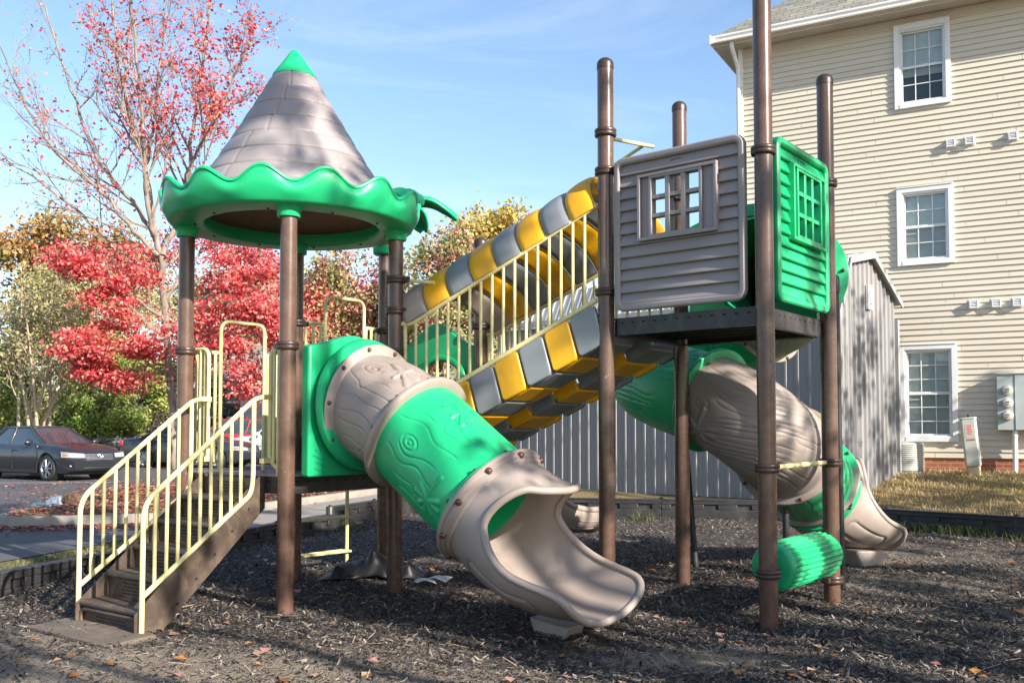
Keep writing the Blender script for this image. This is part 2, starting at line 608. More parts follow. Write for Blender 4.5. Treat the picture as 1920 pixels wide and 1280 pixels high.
# ---- carved tube sections
def catmull(pts, n):
    pts = [np.array(p, float) for p in pts]
    ext = [2 * pts[0] - pts[1]] + pts + [2 * pts[-1] - pts[-2]]
    out = []
    for i in range(1, len(ext) - 2):
        p0, p1, p2, p3 = ext[i - 1:i + 3]
        for t in np.linspace(0, 1, n, endpoint=False):
            out.append(0.5 * ((2 * p1) + (-p0 + p2) * t + (2 * p0 - 5 * p1 + 4 * p2 - p3) * t * t + (-p0 + 3 * p1 - 3 * p2 + p3) * t ** 3))
    out.append(ext[-2])
    out = np.array(out)
    d = np.concatenate([[0], np.cumsum(np.linalg.norm(np.diff(out, axis=0), axis=1))])
    return out, d


class Path:
    """Smooth path with an upright frame: point, tangent, side (left to right of travel) and up."""
    def __init__(s, pts):
        s.p, s.d = catmull(pts, 24)
        s.L = s.d[-1]

    def at(s, x):
        return np.array([np.interp(x, s.d, s.p[:, k]) for k in range(3)])

    def frame(s, x):
        h = 0.03
        x = min(max(x, 0.001), s.L - 0.001)
        t = s.at(min(x + h, s.L)) - s.at(max(x - h, 0))
        t /= np.linalg.norm(t)
        side = np.cross(t, [0, 0, 1.0])
        side /= np.linalg.norm(side)
        up = np.cross(side, t)
        return s.at(x), t, side, up


def carve(ns, nt, L, R, seed, lines=26, emblem=None, knots=((0.45, 0.9),), amp=0.008, wavy=1.0):
    """Height map of flowing wood grain over a tube wall, s along and theta around."""
    rg = np.random.default_rng(seed)
    s = np.linspace(0, L, ns)[:, None]
    th = np.linspace(-PI, PI, nt, endpoint=False)[None, :]
    Hh = np.zeros((ns, nt))
    for k in range(lines):
        t0 = -PI + 2 * PI * (k + rg.uniform(-0.2, 0.2)) / lines
        c = t0 + wavy * (0.05 * np.sin(s * rg.uniform(5, 9) + rg.uniform(0, 6)) + 0.03 * np.sin(s * rg.uniform(14, 22) + rg.uniform(0, 6)))
        if rg.random() < 0.35:
            j0 = rg.uniform(0.25, 0.75) * L
            c = c + 0.14 * np.clip(1 - abs(s - j0) / 0.05, 0, 1) * rg.choice([-1, 1])
        for ks, kt in knots:
            dt = t0 - kt
            c = c + 0.26 * np.exp(-((s - ks * L) / 0.13) ** 2) * np.exp(-(dt / 0.35) ** 2) * (1 if dt > 0 else -1)
        a, b = rg.uniform(0.02, 0.35) * L, rg.uniform(0.6, 0.98) * L
        act = 1 / (1 + np.exp(-(s - a) / 0.012)) * 1 / (1 + np.exp((s - b) / 0.012))
        d = (th - c + PI) % (2 * PI) - PI
        Hh -= amp * act * np.exp(-((d * R) / 0.0062) ** 2)
    for ks, kt in knots:
        d = np.sqrt((s - ks * L) ** 2 + (((th - kt + PI) % (2 * PI) - PI) * R) ** 2 * 2.2)
        for r0 in (0.025, 0.07):
            Hh -= amp * np.exp(-((d - r0) / 0.008) ** 2)
    for (es, et, kind, sc) in (emblem or []):
        x = (s - es * L)
        y = ((th - et + PI) % (2 * PI) - PI) * R
        segs = []
        if kind == "fly":
            for a, l in ((0.5, 0.10), (2.64, 0.10), (-0.45, 0.085), (-2.7, 0.085)):
                segs += [(0, 0, l * math.cos(a), l * math.sin(a), 0.016)]
            segs += [(0, -0.09, 0, 0.06, 0.009)]
        else:
            for a in (0.1, 0.95, 1.57, 2.2, 3.05, -0.55, 3.7):
                segs += [(0, 0.03, 0.10 * math.cos(a), 0.03 + 0.085 * math.sin(a), 0.016)]
            segs += [(0, 0.02, 0.012, -0.14, 0.013)]
        for x0, y0, x1, y1, w in segs:
            x0, y0, x1, y1, w = x0 * sc, y0 * sc, x1 * sc, y1 * sc, w * sc
            dx, dy = x1 - x0, y1 - y0
            t = np.clip(((x - x0) * dx + (y - y0) * dy) / (dx * dx + dy * dy), 0, 1)
            d = np.sqrt((x - x0 - t * dx) ** 2 + (y - y0 - t * dy) ** 2)
            ww = w * (0.45 + 0.75 * t)
            mk = np.exp(-(d / ww) ** 4)
            Hh = Hh * (1 - mk) + np.maximum(Hh, 0.013) * mk
    return Hh


def tube_part(path, s0, s1, R, mt, parent, seed=0, lines=26, emblem=None, knots=((0.45, 0.9),), flange0=None, flange1=None,
              amp=0.0075, res=0.0062, name="tube_section", wavy=1.0, inner=True, bolts=True):
    L = s1 - s0
    ns, nt = max(12, int(L / res)), int(2 * PI * R / res)
    Hh = carve(ns, nt, L, R, seed, lines, emblem, knots, amp, wavy)
    th = np.linspace(-PI, PI, nt, endpoint=False)
    G = np.zeros((ns, nt, 3))
    Gi = np.zeros((ns, 48, 3))
    thi = np.linspace(-PI, PI, 48, endpoint=False)
    for i in range(ns):
        x = s0 + L * i / (ns - 1)
        p, t, sd, up = path.frame(x)
        r = R + Hh[i]
        G[i] = p + (np.cos(th) * r)[:, None] * up + (np.sin(th) * r)[:, None] * sd
        Gi[i] = p + (np.cos(thi) * (R - 0.02))[:, None] * up + (np.sin(thi) * (R - 0.02))[:, None] * sd
    m = MB()
    m.grid(G, cv=True)
    if inner:
        m.grid(Gi, cv=True, flip=True)
    for end, fl in ((s0, flange0), (s1, flange1)):
        if fl:
            p, t, sd, up = path.frame(end)
            w, thk = fl
            sg = 1 if end == s0 else -1
            prof = [(R - 0.015, 0), (R + w - 0.006, 0), (R + w, 0.006), (R + w, thk - 0.006), (R + w - 0.006, thk), (R + 0.012, thk), (R - 0.015, thk + 0.02)]
            prof = [(r, z * sg) for r, z in prof]
            if sg < 0:
                prof = prof[::-1]
            m.lathe(prof, 96, p, t, up, close=True)
    if bolts:
        for end, fl in ((s0, flange0), (s1, flange1)):
            if fl:
                p, t, sd, up = path.frame(end)
                w, thk = fl
                sg = 1 if end == s0 else -1
                for k in range(10):
                    a = 2 * PI * (k + 0.4) / 10
                    q = p + (math.cos(a) * up + math.sin(a) * sd) * (R + w * 0.62)
                    m.lathe([(0.0175, 0), (0.0175, 0.008), (0.012, 0.016), (0.0005, 0.018)], 10, q + t * (thk - 0.001) * sg, t * sg, mi=1)
    return m.build(name, [mt, M["bolt"]], parent, 50)


def chute(o0, head, slope0, length, mt, parent, R=0.41, drop=None, seed=3, name="exit_chute", slope_end=0.0, hood=0.42, curl=0.0, wall=0.0):
    """Tube mouth that opens into a flared run-out. o0: centre of the tube at the joint."""
    hx, hy = Vector(head).normalized()
    hd = np.array([hx, hy, 0.0])
    sdv = np.array([hy, -hx, 0.0])
    nphi, nt = 150, 110
    # floor line: integrate slope from slope0 to nearly flat, then a small roll-over at the lip
    ns = 400
    ss = np.linspace(0, length, ns)
    f = ss / length
    sl = slope0 * (1 - np.clip((f - 0.10) / 0.66, 0, 1) ** 1.05)
    sl = np.where(f > 0.86, sl + (f - 0.86) / 0.14 * 0.22, sl)
    hdg = curl * f ** 1.3
    dx = np.cos(sl)
    dz = -np.sin(sl)
    ds = length / (ns - 1)
    X = np.concatenate([[0], np.cumsum(dx * np.cos(hdg) * ds)[:-1]])
    Yl = np.concatenate([[0], np.cumsum(dx * np.sin(hdg) * ds)[:-1]])
    Zz = np.concatenate([[0], np.cumsum(dz * ds)[:-1]])
    phi = np.linspace(-PI, PI, nphi)
    ap = np.abs(np.degrees(phi))
    S = np.interp(ap, [0, 25, 45, 60, 68, 75, 85, 96, 106, 120, 140, 160, 180],
                  [length, length * 0.998, length * 0.988, length * 0.955, length * 0.905, length * 0.82, length * 0.56, 0.33, 0.27, 0.30, hood * 0.68, hood * 0.90, hood])
    tall = np.interp(ap, [0, 45, 68, 85, 96, 106, 120, 140, 160, 180], [length, length * 0.99, length * 0.97, length * 0.90, length * 0.74, length * 0.52, 0.36, hood * 0.7, hood * 0.9, hood])
    S = S * (1 - wall) + tall * wall
    k = np.ones(7) / 7
    Sp = np.concatenate([S[-4:-1], S, S[1:4]])
    S = np.convolve(Sp, k, "valid")
    G = np.zeros((nt, nphi, 3))
    Go = np.zeros((nt, nphi, 3))
    tt = np.linspace(0, 1, nt)
    for i, t in enumerate(tt):
        sg = t * S
        fl = sg / length
        x = np.interp(sg, ss, X); z = np.interp(sg, ss, Zz); yl = np.interp(sg, ss, Yl)
        a = np.interp(sg, ss, sl); hg = np.interp(sg, ss, hdg)
        tx, tz = np.cos(a), -np.sin(a)
        lift = np.clip((fl - 0.12) / 0.5, 0, 1)
        lift = lift * lift * (3 - 2 * lift)
        Rl = R * (1 + 0.28 * lift)
        Rv = R * (1 - 0.22 * lift)
        lat = Rl * np.sin(phi)
        ver = Rv * (1 - np.cos(phi)) - R
        base = np.array(o0)[None, :] + x[:, None] * hd + yl[:, None] * sdv * 1.0 + z[:, None] * np.array([0, 0, 1.0])
        hloc = np.cos(hg)[:, None] * hd + np.sin(hg)[:, None] * sdv
        sloc = np.cos(hg)[:, None] * sdv - np.sin(hg)[:, None] * hd
        upv = (-tz)[:, None] * hloc + tx[:, None] * np.array([0, 0, 1.0])
        # moulded groove along the outer wall
        qx = np.abs(fl - 0.46) * length - 0.20
        qy = np.abs(np.abs(phi) * R - 0.34) - 0.035
        dd = np.sqrt(np.maximum(qx, 0) ** 2 + np.maximum(qy, 0) ** 2) + np.minimum(np.maximum(qx, qy), 0) - 0.05
        g = -0.014 * np.exp(-(dd / 0.011) ** 2)
        g = g - 0.008 * np.exp(-((np.degrees(np.abs(phi)) - 128) / 2.0) ** 2) * np.clip((0.26 - fl) / 0.05, 0, 1)
        nrm = np.sin(phi)[:, None] * sloc - np.cos(phi)[:, None] * upv
        Pm = base + lat[:, None] * sloc + ver[:, None] * upv
        fl_h = 0.075 * t ** 3 * np.clip((np.degrees(np.abs(phi)) - 112) / 35, 0, 1)
        Pm = Pm + nrm * fl_h[:, None] * 0.5
        hd_w = np.clip((np.degrees(np.abs(phi)) - 100) / 50, 0, 1)
        hd_w = hd_w * hd_w * (3 - 2 * hd_w) * t ** 1.6
        Pm = Pm + hd_w[:, None] * (0.10 * np.array([0, 0, 1.0]) + 0.05 * hd)
        G[i] = Pm - nrm * 0.012
        Go[i] = Pm + nrm * (0.012 + g)[:, None]
    m = MB()
    m.grid(G, flip=True)
    m.grid(Go)
    rim = (G[-1] + Go[-1]) / 2
    m.tube([tuple(p) for p in rim[:-1]], 0.026, 12, closed=True)
    # stepped flange at the joint
    _, t0 = None, np.array([hx * math.cos(slope0), hy * math.cos(slope0), -math.sin(slope0)])
    up0 = np.array([hx * math.sin(slope0), hy * math.sin(slope0), math.cos(slope0)])
    prof = [(R - 0.02, 0), (R + 0.062, 0), (R + 0.068, 0.008), (R + 0.064, 0.03), (R + 0.05, 0.034), (R + 0.048, 0.06), (R + 0.034, 0.064), (R + 0.03, 0.095), (R + 0.01, 0.105), (R - 0.02, 0.11)]
    m.lathe(prof, 96, o0, t0, up0, close=True)
    for q in range(10):
        a = 2 * PI * (q + 0.2) / 10
        rad = math.cos(a) * up0 + math.sin(a) * sdv
        c = np.array(o0) + rad * (R + 0.045) + t0 * 0.05
        m.lathe([(0.024, -0.012), (0.024, 0.004), (0.017, 0.016), (0.0005, 0.019)], 10, c + rad * 0.006, (t0 * 0.5 + rad), up0, mi=1)
    ob = m.build(name, [mt, M["bolt"]], parent, 55)
    return ob, (X, Zz)


# ---- main tube slide
n_out = V(0.8, -0.6)
S0 = V(-1.217, 7.5)
def sl(s, z):
    p = S0 + n_out * s
    return (p.x, p.y, z)
tube = MB()
slide = bpy.data.objects.new("tube_slide", None)
link(slide, play)
tag(slide)
# the green entry panel
Lp = (P3 - P1).length
e1 = (P3 - P1).normalized()
nn = V(e1.y, -e1.x)
pan = MB()
outl = []
wl, wr = 0.085, Lp - 0.05
for k in range(25):
    t = k / 24
    x = wl + (wr - wl) * t
    zz = 1.965 + 0.125 * math.exp(-((t - 0.47) / 0.30) ** 2) - 0.03 * t
    outl.append((x, zz))
outl = [(wl + 0.0, 1.0), (wr, 1.0)] + [(x, z) for x, z in reversed(outl)]
pan.prism(outl, v3(P1 + nn * 0.055, 0), v3(e1, 0), Z, v3(nn, 0), 0.09)
panel = pan.build("entry_panel", M["green"], slide, 40, 0.02, 3)
cen = np.array(sl(0.0, 1.535))
ring = MB()
ring.lathe([(0.42, 0.10), (0.50, 0.10), (0.515, 0.13), (0.50, 0.165), (0.42, 0.165)], 72, cen, v3(nn, 0), Z, close=True)
# carved grain strokes on the panel corners
for sx in (-1, 1):
    for k in range(7):
        pts = []
        for q in range(10):
            t = q / 9
            a = 0.35 + 0.14 * k
            r = 0.55 + 0.05 * k * 0.6 + 0.03 * math.sin(t * 5 + k)
            aa = -PI / 2 - sx * (0.35 + 0.5 * t + 0.02 * k)
            x = Lp / 2 + r * math.cos(aa) * 0.96
            z = 1.535 + r * math.sin(aa) * 0.9
            if wl + 0.03 < x < wr - 0.03 and z > 1.03:
                pts.append(v3(P1 + e1 * x + nn * 0.146, z))
        if len(pts) > 2:
            ring.tube(pts, 0.006, 5)
ring.build("panel_ring", M["green"], slide, 50)
path1 = Path([sl(-0.25, 1.55), sl(0.10, 1.53), sl(0.36, 1.47), sl(0.66, 1.315), sl(1.0, 1.075), sl(1.335, 0.835), sl(1.75, 0.54)])
def arc_of(path, s_h):
    best, bd = 0, 9
    for x in np.linspace(0, path.L, 400):
        p = path.at(x)
        d = abs((p[0] - S0.x) * n_out.x + (p[1] - S0.y) * n_out.y - s_h)
        if d < bd:
            best, bd = x, d
    return best
a0, a1, a2 = arc_of(path1, 0.165), arc_of(path1, 0.665), arc_of(path1, 1.335)
tube_part(path1, a0, a1, 0.41, M["tan"], slide, 5, 24, [(0.60, 0.42, "fly", 1.25)], ((0.30, 0.62),), (0.075, 0.022), (0.062, 0.045))
tube_part(path1, a1, a2, 0.405, M["green"], slide, 9, 24, [(0.36, 0.25, "fly", 1.15), (0.74, 1.75, "tree", 1.15)], ((0.66, -0.5), (0.3, 1.3)), None, (0.045, 0.03))
p, t, sd, up = path1.frame(a2)
slope = math.asin(-t[2])
ch, (cx, cz) = chute(p, (n_out.x, n_out.y), slope, 1.09, M["tan"], slide, hood=0.60)
ft = MB()
fc = S0 + n_out * (1.335 + cx[-1] * 0.52)
e2 = V(n_out.y, -n_out.x)
ft.prism([(-0.11, -0.04), (0.10, -0.04), (0.14, 0.07), (-0.17, 0.11)], v3(fc - e2 * 0.17, 0), v3(n_out, 0), Z, v3(e2, 0), 0.22)
ft.build("foot", M["tan"], slide, 40, 0.015)

# ---- spiral tube slide at the back of the tall tower
spiral = bpy.data.objects.new("spiral_slide", None)
link(spiral, play)
m01 = (C + D) / 2
path2 = Path([(m01.x, m01.y, 2.72), (m01.x + 0.23, m01.y + 0.3, 2.72), (2.47, 8.56, 2.70), (2.68, 9.15, 2.58), (2.46, 9.80, 2.40), (1.95, 10.10, 2.2), (1.48, 9.80, 2.0), (1.38, 9.40, 1.85), (1.56, 9.00, 1.72),
              (1.84, 8.62, 1.59), (2.10, 8.32, 1.38), (2.40, 8.50, 1.16), (2.66, 8.98, 0.98), (2.95, 9.52, 0.83), (3.15, 9.9, 0.72)])
def near_arc(path, q):
    xs = np.linspace(0, path.L, 600)
    ps = np.array([path.at(x) for x in xs])
    return xs[np.argmin(((ps - np.array(q)) ** 2).sum(1))]
b0 = 0.14
b1, b2, b3 = near_arc(path2, (2.55, 9.65, 2.44)), near_arc(path2, (1.85, 10.02, 2.17)), near_arc(path2, (1.82, 8.65, 1.60))
b4, b5 = near_arc(path2, (2.45, 8.58, 1.12)), near_arc(path2, (2.95, 9.52, 0.83))
RS = 0.415
bD = near_arc(path2, (2.47, 8.56, 2.70))
tube_part(path2, b0, bD, RS, M["green"], spiral, 20, 30, None, (), None, (0.115, 0.03), res=0.012, wavy=0.4)
tube_part(path2, bD, b1, RS, M["tan"], spiral, 21, 44, None, (), (0.05, 0.02), (0.045, 0.03), res=0.011, wavy=0.4)
tube_part(path2, b1, b2, RS, M["green"], spiral, 22, 44, None, (), None, (0.045, 0.03), res=0.011, wavy=0.4)
tube_part(path2, b2, b3, RS, M["green"], spiral, 23, 46, [(0.86, 0.45, "tree", 1.2)], ((0.7, 0.9),), None, (0.07, 0.045), res=0.011, wavy=0.4)
tube_part(path2, b3, b4, RS, M["tan"], spiral, 24, 46, [(0.26, 1.9, "tree", 1.2)], ((0.22, 1.4),), None, (0.055, 0.04), res=0.010, wavy=0.4)
tube_part(path2, b4, b5, RS, M["green"], spiral, 25, 20, [(0.45, 1.9, "tree", 1.2)], (), None, (0.065, 0.035), res=0.010, wavy=0.5, amp=0.005)
p, t, sd, up = path2.frame(b5)
hv = Vector((t[0], t[1])).normalized()
hv = Vector((0.66, 0.75)).normalized()
ch2, (cx2, cz2) = chute(p, (hv.x, hv.y), 0.56, 1.20, M["tan"], spiral, R=RS, curl=0.75, hood=0.50, wall=0.35)
f2 = MB()
hv = Vector((0.92, 0.39)).normalized()
fc = Vector((p[0], p[1])) + hv * (cx2[-1] * 0.62)
e2 = V(hv.y, -hv.x)
f2.prism([(-0.15, -0.02), (0.13, -0.02), (0.20, 0.13), (-0.24, 0.16)], v3(fc - e2 * 0.16, 0), v3(hv, 0), Z, v3(e2, 0), 0.32)
f2.build("foot", M["tan"], spiral, 40, 0.02)
pnl = MB()   # panel where the tube leaves the tower
eCD = (C - D).normalized()
nCD = V(eCD.y, -eCD.x)
nCD = nCD if nCD.dot(U) > 0 else -nCD
Lc = (C - D).length
hole = [(Lc / 2 + 0.40 * math.cos(a), 2.72 + 0.40 * math.sin(a)) for a in np.linspace(-PI / 2, 1.5 * PI, 41)]
# ring-shaped outline with a slit at the foot
poly = [(0.09, 2.22), (Lc / 2 - 0.001, 2.22)] + [(Lc / 2 - 0.001, 2.26)] + [(x, z) for x, z in reversed(hole[1:-1])] + [(Lc / 2 + 0.001, 2.26), (Lc / 2 + 0.001, 2.22), (Lc - 0.09, 2.22)]
for k in range(13):
    t_ = 1 - k / 12
    poly.append((0.09 + (Lc - 0.18) * t_, 3.10 + 0.12 * math.sin(PI * t_)))
pnl.prism(poly, v3(D, 0), v3(eCD, 0), Z, v3(nCD, 0), 0.05)
pnl.build("entry_panel", M["green"], spiral, 40)
pf, tf, sf, uf = path2.frame(b0)
rg = MB()
rg.lathe([(0.40, -0.01), (0.51, -0.01), (0.515, 0.0), (0.51, 0.022), (0.40, 0.03)], 64, pf, tf, uf, close=True)
rg.build("panel_ring", M["green"], spiral, 50)
sp = MB()
for (px, py, yy, top_z, r) in ((1579, 1100, 8.2, 2.62, 0.031), (1303, 1062, 9.35, 1.62, 0.031), (1475, 1000, 8.62, 0.95, 0.031)):
    pass
q1 = at(1579, 1098, 7.98); q2 = at(1306, 1060, 9.3); q3 = at(1474, 1020, 8.75)
supports = [(V(q1.x, q1.y), V(q1.x - 0.02, q1.y), 2.64), (V(q2.x, q2.y), V(q2.x - 0.10, q2.y + 0.05), 1.55), (V(q3.x, q3.y), V(q3.x, q3.y), 0.86)]
for g, tp_, zt in supports:
    s_ = MB()
    s_.tube([v3(g, -0.1), v3(tp_, zt - 0.13)], 0.030, 18)
    s_.tube([v3(tp_, zt - 0.15), v3(tp_, zt - 0.02), v3(tp_, zt)], [0.038, 0.036, 0.02], 18)
    s_.build("support_post", M["black"], spiral, 50)


# ---- moulded window panels
def window_panel(o, ex, nrm, u0, u1, z0, z1, wu0, wu1, wz0, wz1, hu0, hu1, hz0, hz1, mt, label):
    """Clapboard panel with a raised 3 x 3 window; o is the post foot, ex the edge, nrm outward."""
    m = MB()
    T = 0.055
    ex3, n3 = v3(ex, 0), v3(nrm, 0)
    O = v3(o, 0) + n3 * 0.004
    w = 0.055
    def bx(a, b, c, d, t0, t1):
        m.obox(O + ex3 * ((a + b) / 2) + Z * ((c + d) / 2) + n3 * ((t0 + t1) / 2), ex3 * ((b - a) / 2), Z * ((d - c) / 2), n3 * ((t1 - t0) / 2))
    # rounded outer frame: swept loop
    rc = 0.085
    loop = []
    for cx_, cz_, a_ in ((u1 - rc, z1 - rc, 0), (u0 + rc, z1 - rc, PI / 2), (u0 + rc, z0 + rc, PI), (u1 - rc, z0 + rc, 1.5 * PI)):
        for k in range(9):
            a = a_ + PI / 2 * k / 8
            loop.append((cx_, cz_, math.cos(a), math.sin(a)))
    prof = [(rc - w, T * 0.55), (rc - w, T * 0.75), (rc - w + 0.012, T * 0.98), (rc - w + 0.028, T), (rc - 0.014, T * 0.98), (rc - 0.003, T * 0.8), (rc, T * 0.5), (rc - 0.004, 0.006), (rc - 0.014, 0.0), (rc - w, 0.0)]
    Gp = []
    for cx_, cz_, ca, sa in loop:
        Gp.append([tuple(O + ex3 * (cx_ + ca * r) + Z * (cz_ + sa * r) + n3 * t) for r, t in prof])
    m.grid(np.array(Gp), cu=True, cv=True, flip=False)
    # clapboards: saw-tooth strips, broken round the window
    a, b, c, d = u0 + w - 0.004, u1 - w + 0.004, z0 + w - 0.004, z1 - w + 0.004
    nb = 12
    hgt = (d - c) / nb
    def strip(x0, x1, zb, zt):
        pr = [(0.0, zb), (T * 0.70, zb), (T * 0.78, zb + 0.007), (T * 0.22, zt), (0.0, zt)]
        m.prism([(t, z) for t, z in pr], O + ex3 * x0, n3, Z, ex3, x1 - x0)
    for k in range(nb):
        zb, zt = c + hgt * k, c + hgt * (k + 1)
        if zt <= wz0 or zb >= wz1:
            strip(a, b, zb, zt)
        else:
            zb2, zt2 = zb, zt
            strip(a, wu0 + 0.02, zb, zt)
            strip(wu1 - 0.02, b, zb, zt)
            if zb < wz0:
                strip(wu0 + 0.02, wu1 - 0.02, zb, wz0 + 0.01)
            if zt > wz1:
                strip(wu0 + 0.02, wu1 - 0.02, wz1 - 0.01, zt)
    # window frame and bars
    f = 0.022
    F0, F1 = -0.004, T + 0.018
    bx(wu0, wu1, wz1 - f, wz1, F0, F1); bx(wu0, wu1, wz0, wz0 + f, F0, F1)
    bx(wu0, wu0 + f, wz0 + f, wz1 - f, F0, F1); bx(wu1 - f, wu1, wz0 + f, wz1 - f, F0, F1)
    bx(wu0 + f, hu0 - f, wz0 + f, wz1 - f, 0, T * 0.72); bx(hu1 + f, wu1 - f, wz0 + f, wz1 - f, 0, T * 0.72)
    bx(hu0 - f, hu0, wz0 + f, wz1 - f, F0 - 0.001, F1 - 0.004); bx(hu1, hu1 + f, wz0 + f, wz1 - f, F0 - 0.001, F1 - 0.004)
    bx(hu0, hu1, hz1, wz1 - f, F0 - 0.002, F1 - 0.006); bx(hu0, hu1, wz0 + f, hz0, F0 - 0.002, F1 - 0.006)
    bw = 0.018
    for k in (1, 2):
        x = hu0 + (hu1 - hu0) * k / 3
        bx(x - bw, x + bw, hz0, hz1, F0, F1 - 0.012)
        z = hz0 + (hz1 - hz0) * k / 3
        bx(hu0, hu1, z - bw * 0.8, z + bw * 0.8, F0 + 0.003, F1 - 0.016)
    # small pressed oval
    ov = MB()
    pts = [O + ex3 * ((u0 + u1) / 2 + 0.055 * max(-1, min(1, 1.25 * math.cos(q)))) + Z * (z1 - 0.105 + 0.026 * max(-1, min(1, 1.2 * math.sin(q)))) + n3 * (T * 0.58) for q in np.linspace(0, 2 * PI, 28, endpoint=False)]
    m.tube(pts, 0.0055, 6, closed=True)
    ob = m.build("window_panel", mt, play, 35, 0.006, 2)
    ob["label"] = label
    return ob


eBA = (A - B).normalized()
nBA = V(eBA.y, -eBA.x)
nBA = nBA if nBA.y < 0 else -nBA
LBA = (A - B).length
window_panel(B, eBA, nBA, 0.105, LBA - 0.115, 2.235, 3.405, 0.33, 0.985, 2.745, 3.24, 0.45, 0.845, 2.785, 3.20, M["grey_panel"], "greyish tan clapboard panel with a small barred window")
eAD = (D - A).normalized()
nAD = V(eAD.y, -eAD.x)
nAD = nAD if nAD.x > 0 else -nAD
window_panel(A, eAD, nAD, 0.115, (D - A).length - 0.10, 2.235, 3.40, 0.36, 1.0, 2.70, 3.25, 0.46, 0.90, 2.745, 3.21, M["green"], "bright green clapboard panel with a small barred window")
bk = MB()
for (p_, q_, z) in ((B, A, zat(322, 7.35)), (A, D, zat(283, 6.51))):
    pass

# ---- guard rails with hoops
RT = 0.0165


def bend(pts, r=0.07, n=6):
    """Round the corners of a polyline."""
    pts = [Vector(p) for p in pts]
    out = [pts[0]]
    for i in range(1, len(pts) - 1):
        a, b, c = pts[i - 1], pts[i], pts[i + 1]
        d1, d2 = (a - b), (c - b)
        rr_ = min(r, d1.length * 0.45, d2.length * 0.45)
        p0, p1 = b + d1.normalized() * rr_, b + d2.normalized() * rr_
        for k in range(n + 1):
            t = k / n
            out.append((p0 * (1 - t) ** 2) + (b * 2 * t * (1 - t)) + (p1 * t * t))
    out.append(pts[-1])
    return out


def hoop_rail(a, b, z_rail, z_hoop, z_dk, t0, t1, parent=play):
    m = MB()
    f = lambda t, z: v3(a.lerp(b, t), z)
    L = (b - a).length
    m.tube(bend([f(t0, z_dk - 0.06), f(t0, z_hoop), f(t1, z_hoop), f(t1, z_dk - 0.06)], 0.09), RT, 10)
    for s0, s1 in ((0.07 / L, t0), (t1, 1 - 0.07 / L)):
        m.tube([f(s0, z_rail), f(s1, z_rail)], RT, 10)
        m.tube([f(s0, z_dk + 0.09), f(s1, z_dk + 0.09)], RT, 10)
        k = 3
        for q in range(k):
            t = s0 + (s1 - s0) * (q + 0.4) / k
            m.tube([f(t, z_dk + 0.09), f(t, z_rail)], RT * 0.86, 8)
    return m.build("guard_rail", M["rail"], parent, 60)


hoop_rail(P2, P4, zat(659, 7.9), zat(604, 8.15), Z_DECK, 0.30, 0.695)
hoop_rail(P4, Q1, zat(610, 8.95), zat(560, 9.0), Z_MID, 0.31, 0.75)

# ---- ladder under the rear edge
ld = MB()
g0 = at(650, 1056, 9.45)
eL = (Q1 - P4).normalized()
nL = V(-eL.y, eL.x)
a_, b_ = V(g0.x, g0.y), V(g0.x, g0.y) - eL * 0.62
for p_ in (a_, b_):
    ld.tube([v3(p_, -0.05), v3(p_, Z_MID - 0.07)], 0.018, 10)
for z in (0.17, 0.50, 0.83):
    for o_ in (-0.05, 0.0, 0.05):
        ld.tube([v3(a_ + nL * o_, z), v3(b_ + nL * o_, z)], 0.013, 8)
    for p_ in (a_, b_):
        ld.tube([v3(p_ - nL * 0.06, z), v3(p_ + nL * 0.06, z)], 0.013, 8)
ld.build("ladder", M["rail"], play, 60)

# ---- staircase
st = bpy.data.objects.new("staircase", None)
link(st, play)
dS = V(-0.47, -0.885).normalized()
wS = (P2 - P1).normalized()
Md = (P1 + P2) / 2 + V(0.0, 0.0)
HW = 0.36
def sp3(s, w, z):
    """s out from the deck edge, w across (near rail negative), z up."""
    return v3(Md + dS * s + wS * w, z)
RUN = 1.10
for sgn in (-1, 1):
    m = MB()
    poly = [(-0.03, Z_DECK + 0.0), (0.03, Z_DECK + 0.0), (RUN + 0.06, 0.16), (RUN + 0.06, -0.03), (RUN - 0.10, -0.03), (-0.03, Z_DECK - 0.24)]
    m.prism(poly, sp3(0, sgn * (HW - 0.006) - 0.006, 0), v3(dS, 0), Z, v3(wS, 0), 0.012)
    for k in range(6):
        t = (k + 0.5) / 6
        m.obox(sp3(0.06 + 1.0 * t, sgn * HW + (0.0065 if sgn > 0 else -0.0065), Z_DECK - 0.16 - 0.88 * t), v3(dS, 0) * 0.008, v3(wS, 0) * 0.0008, Z * 0.008, 1)
    m.build("stringer", [M["stair"], M["dark"]], st, 30, 0.002)
NR = 6
ST = RUN / (NR - 1)
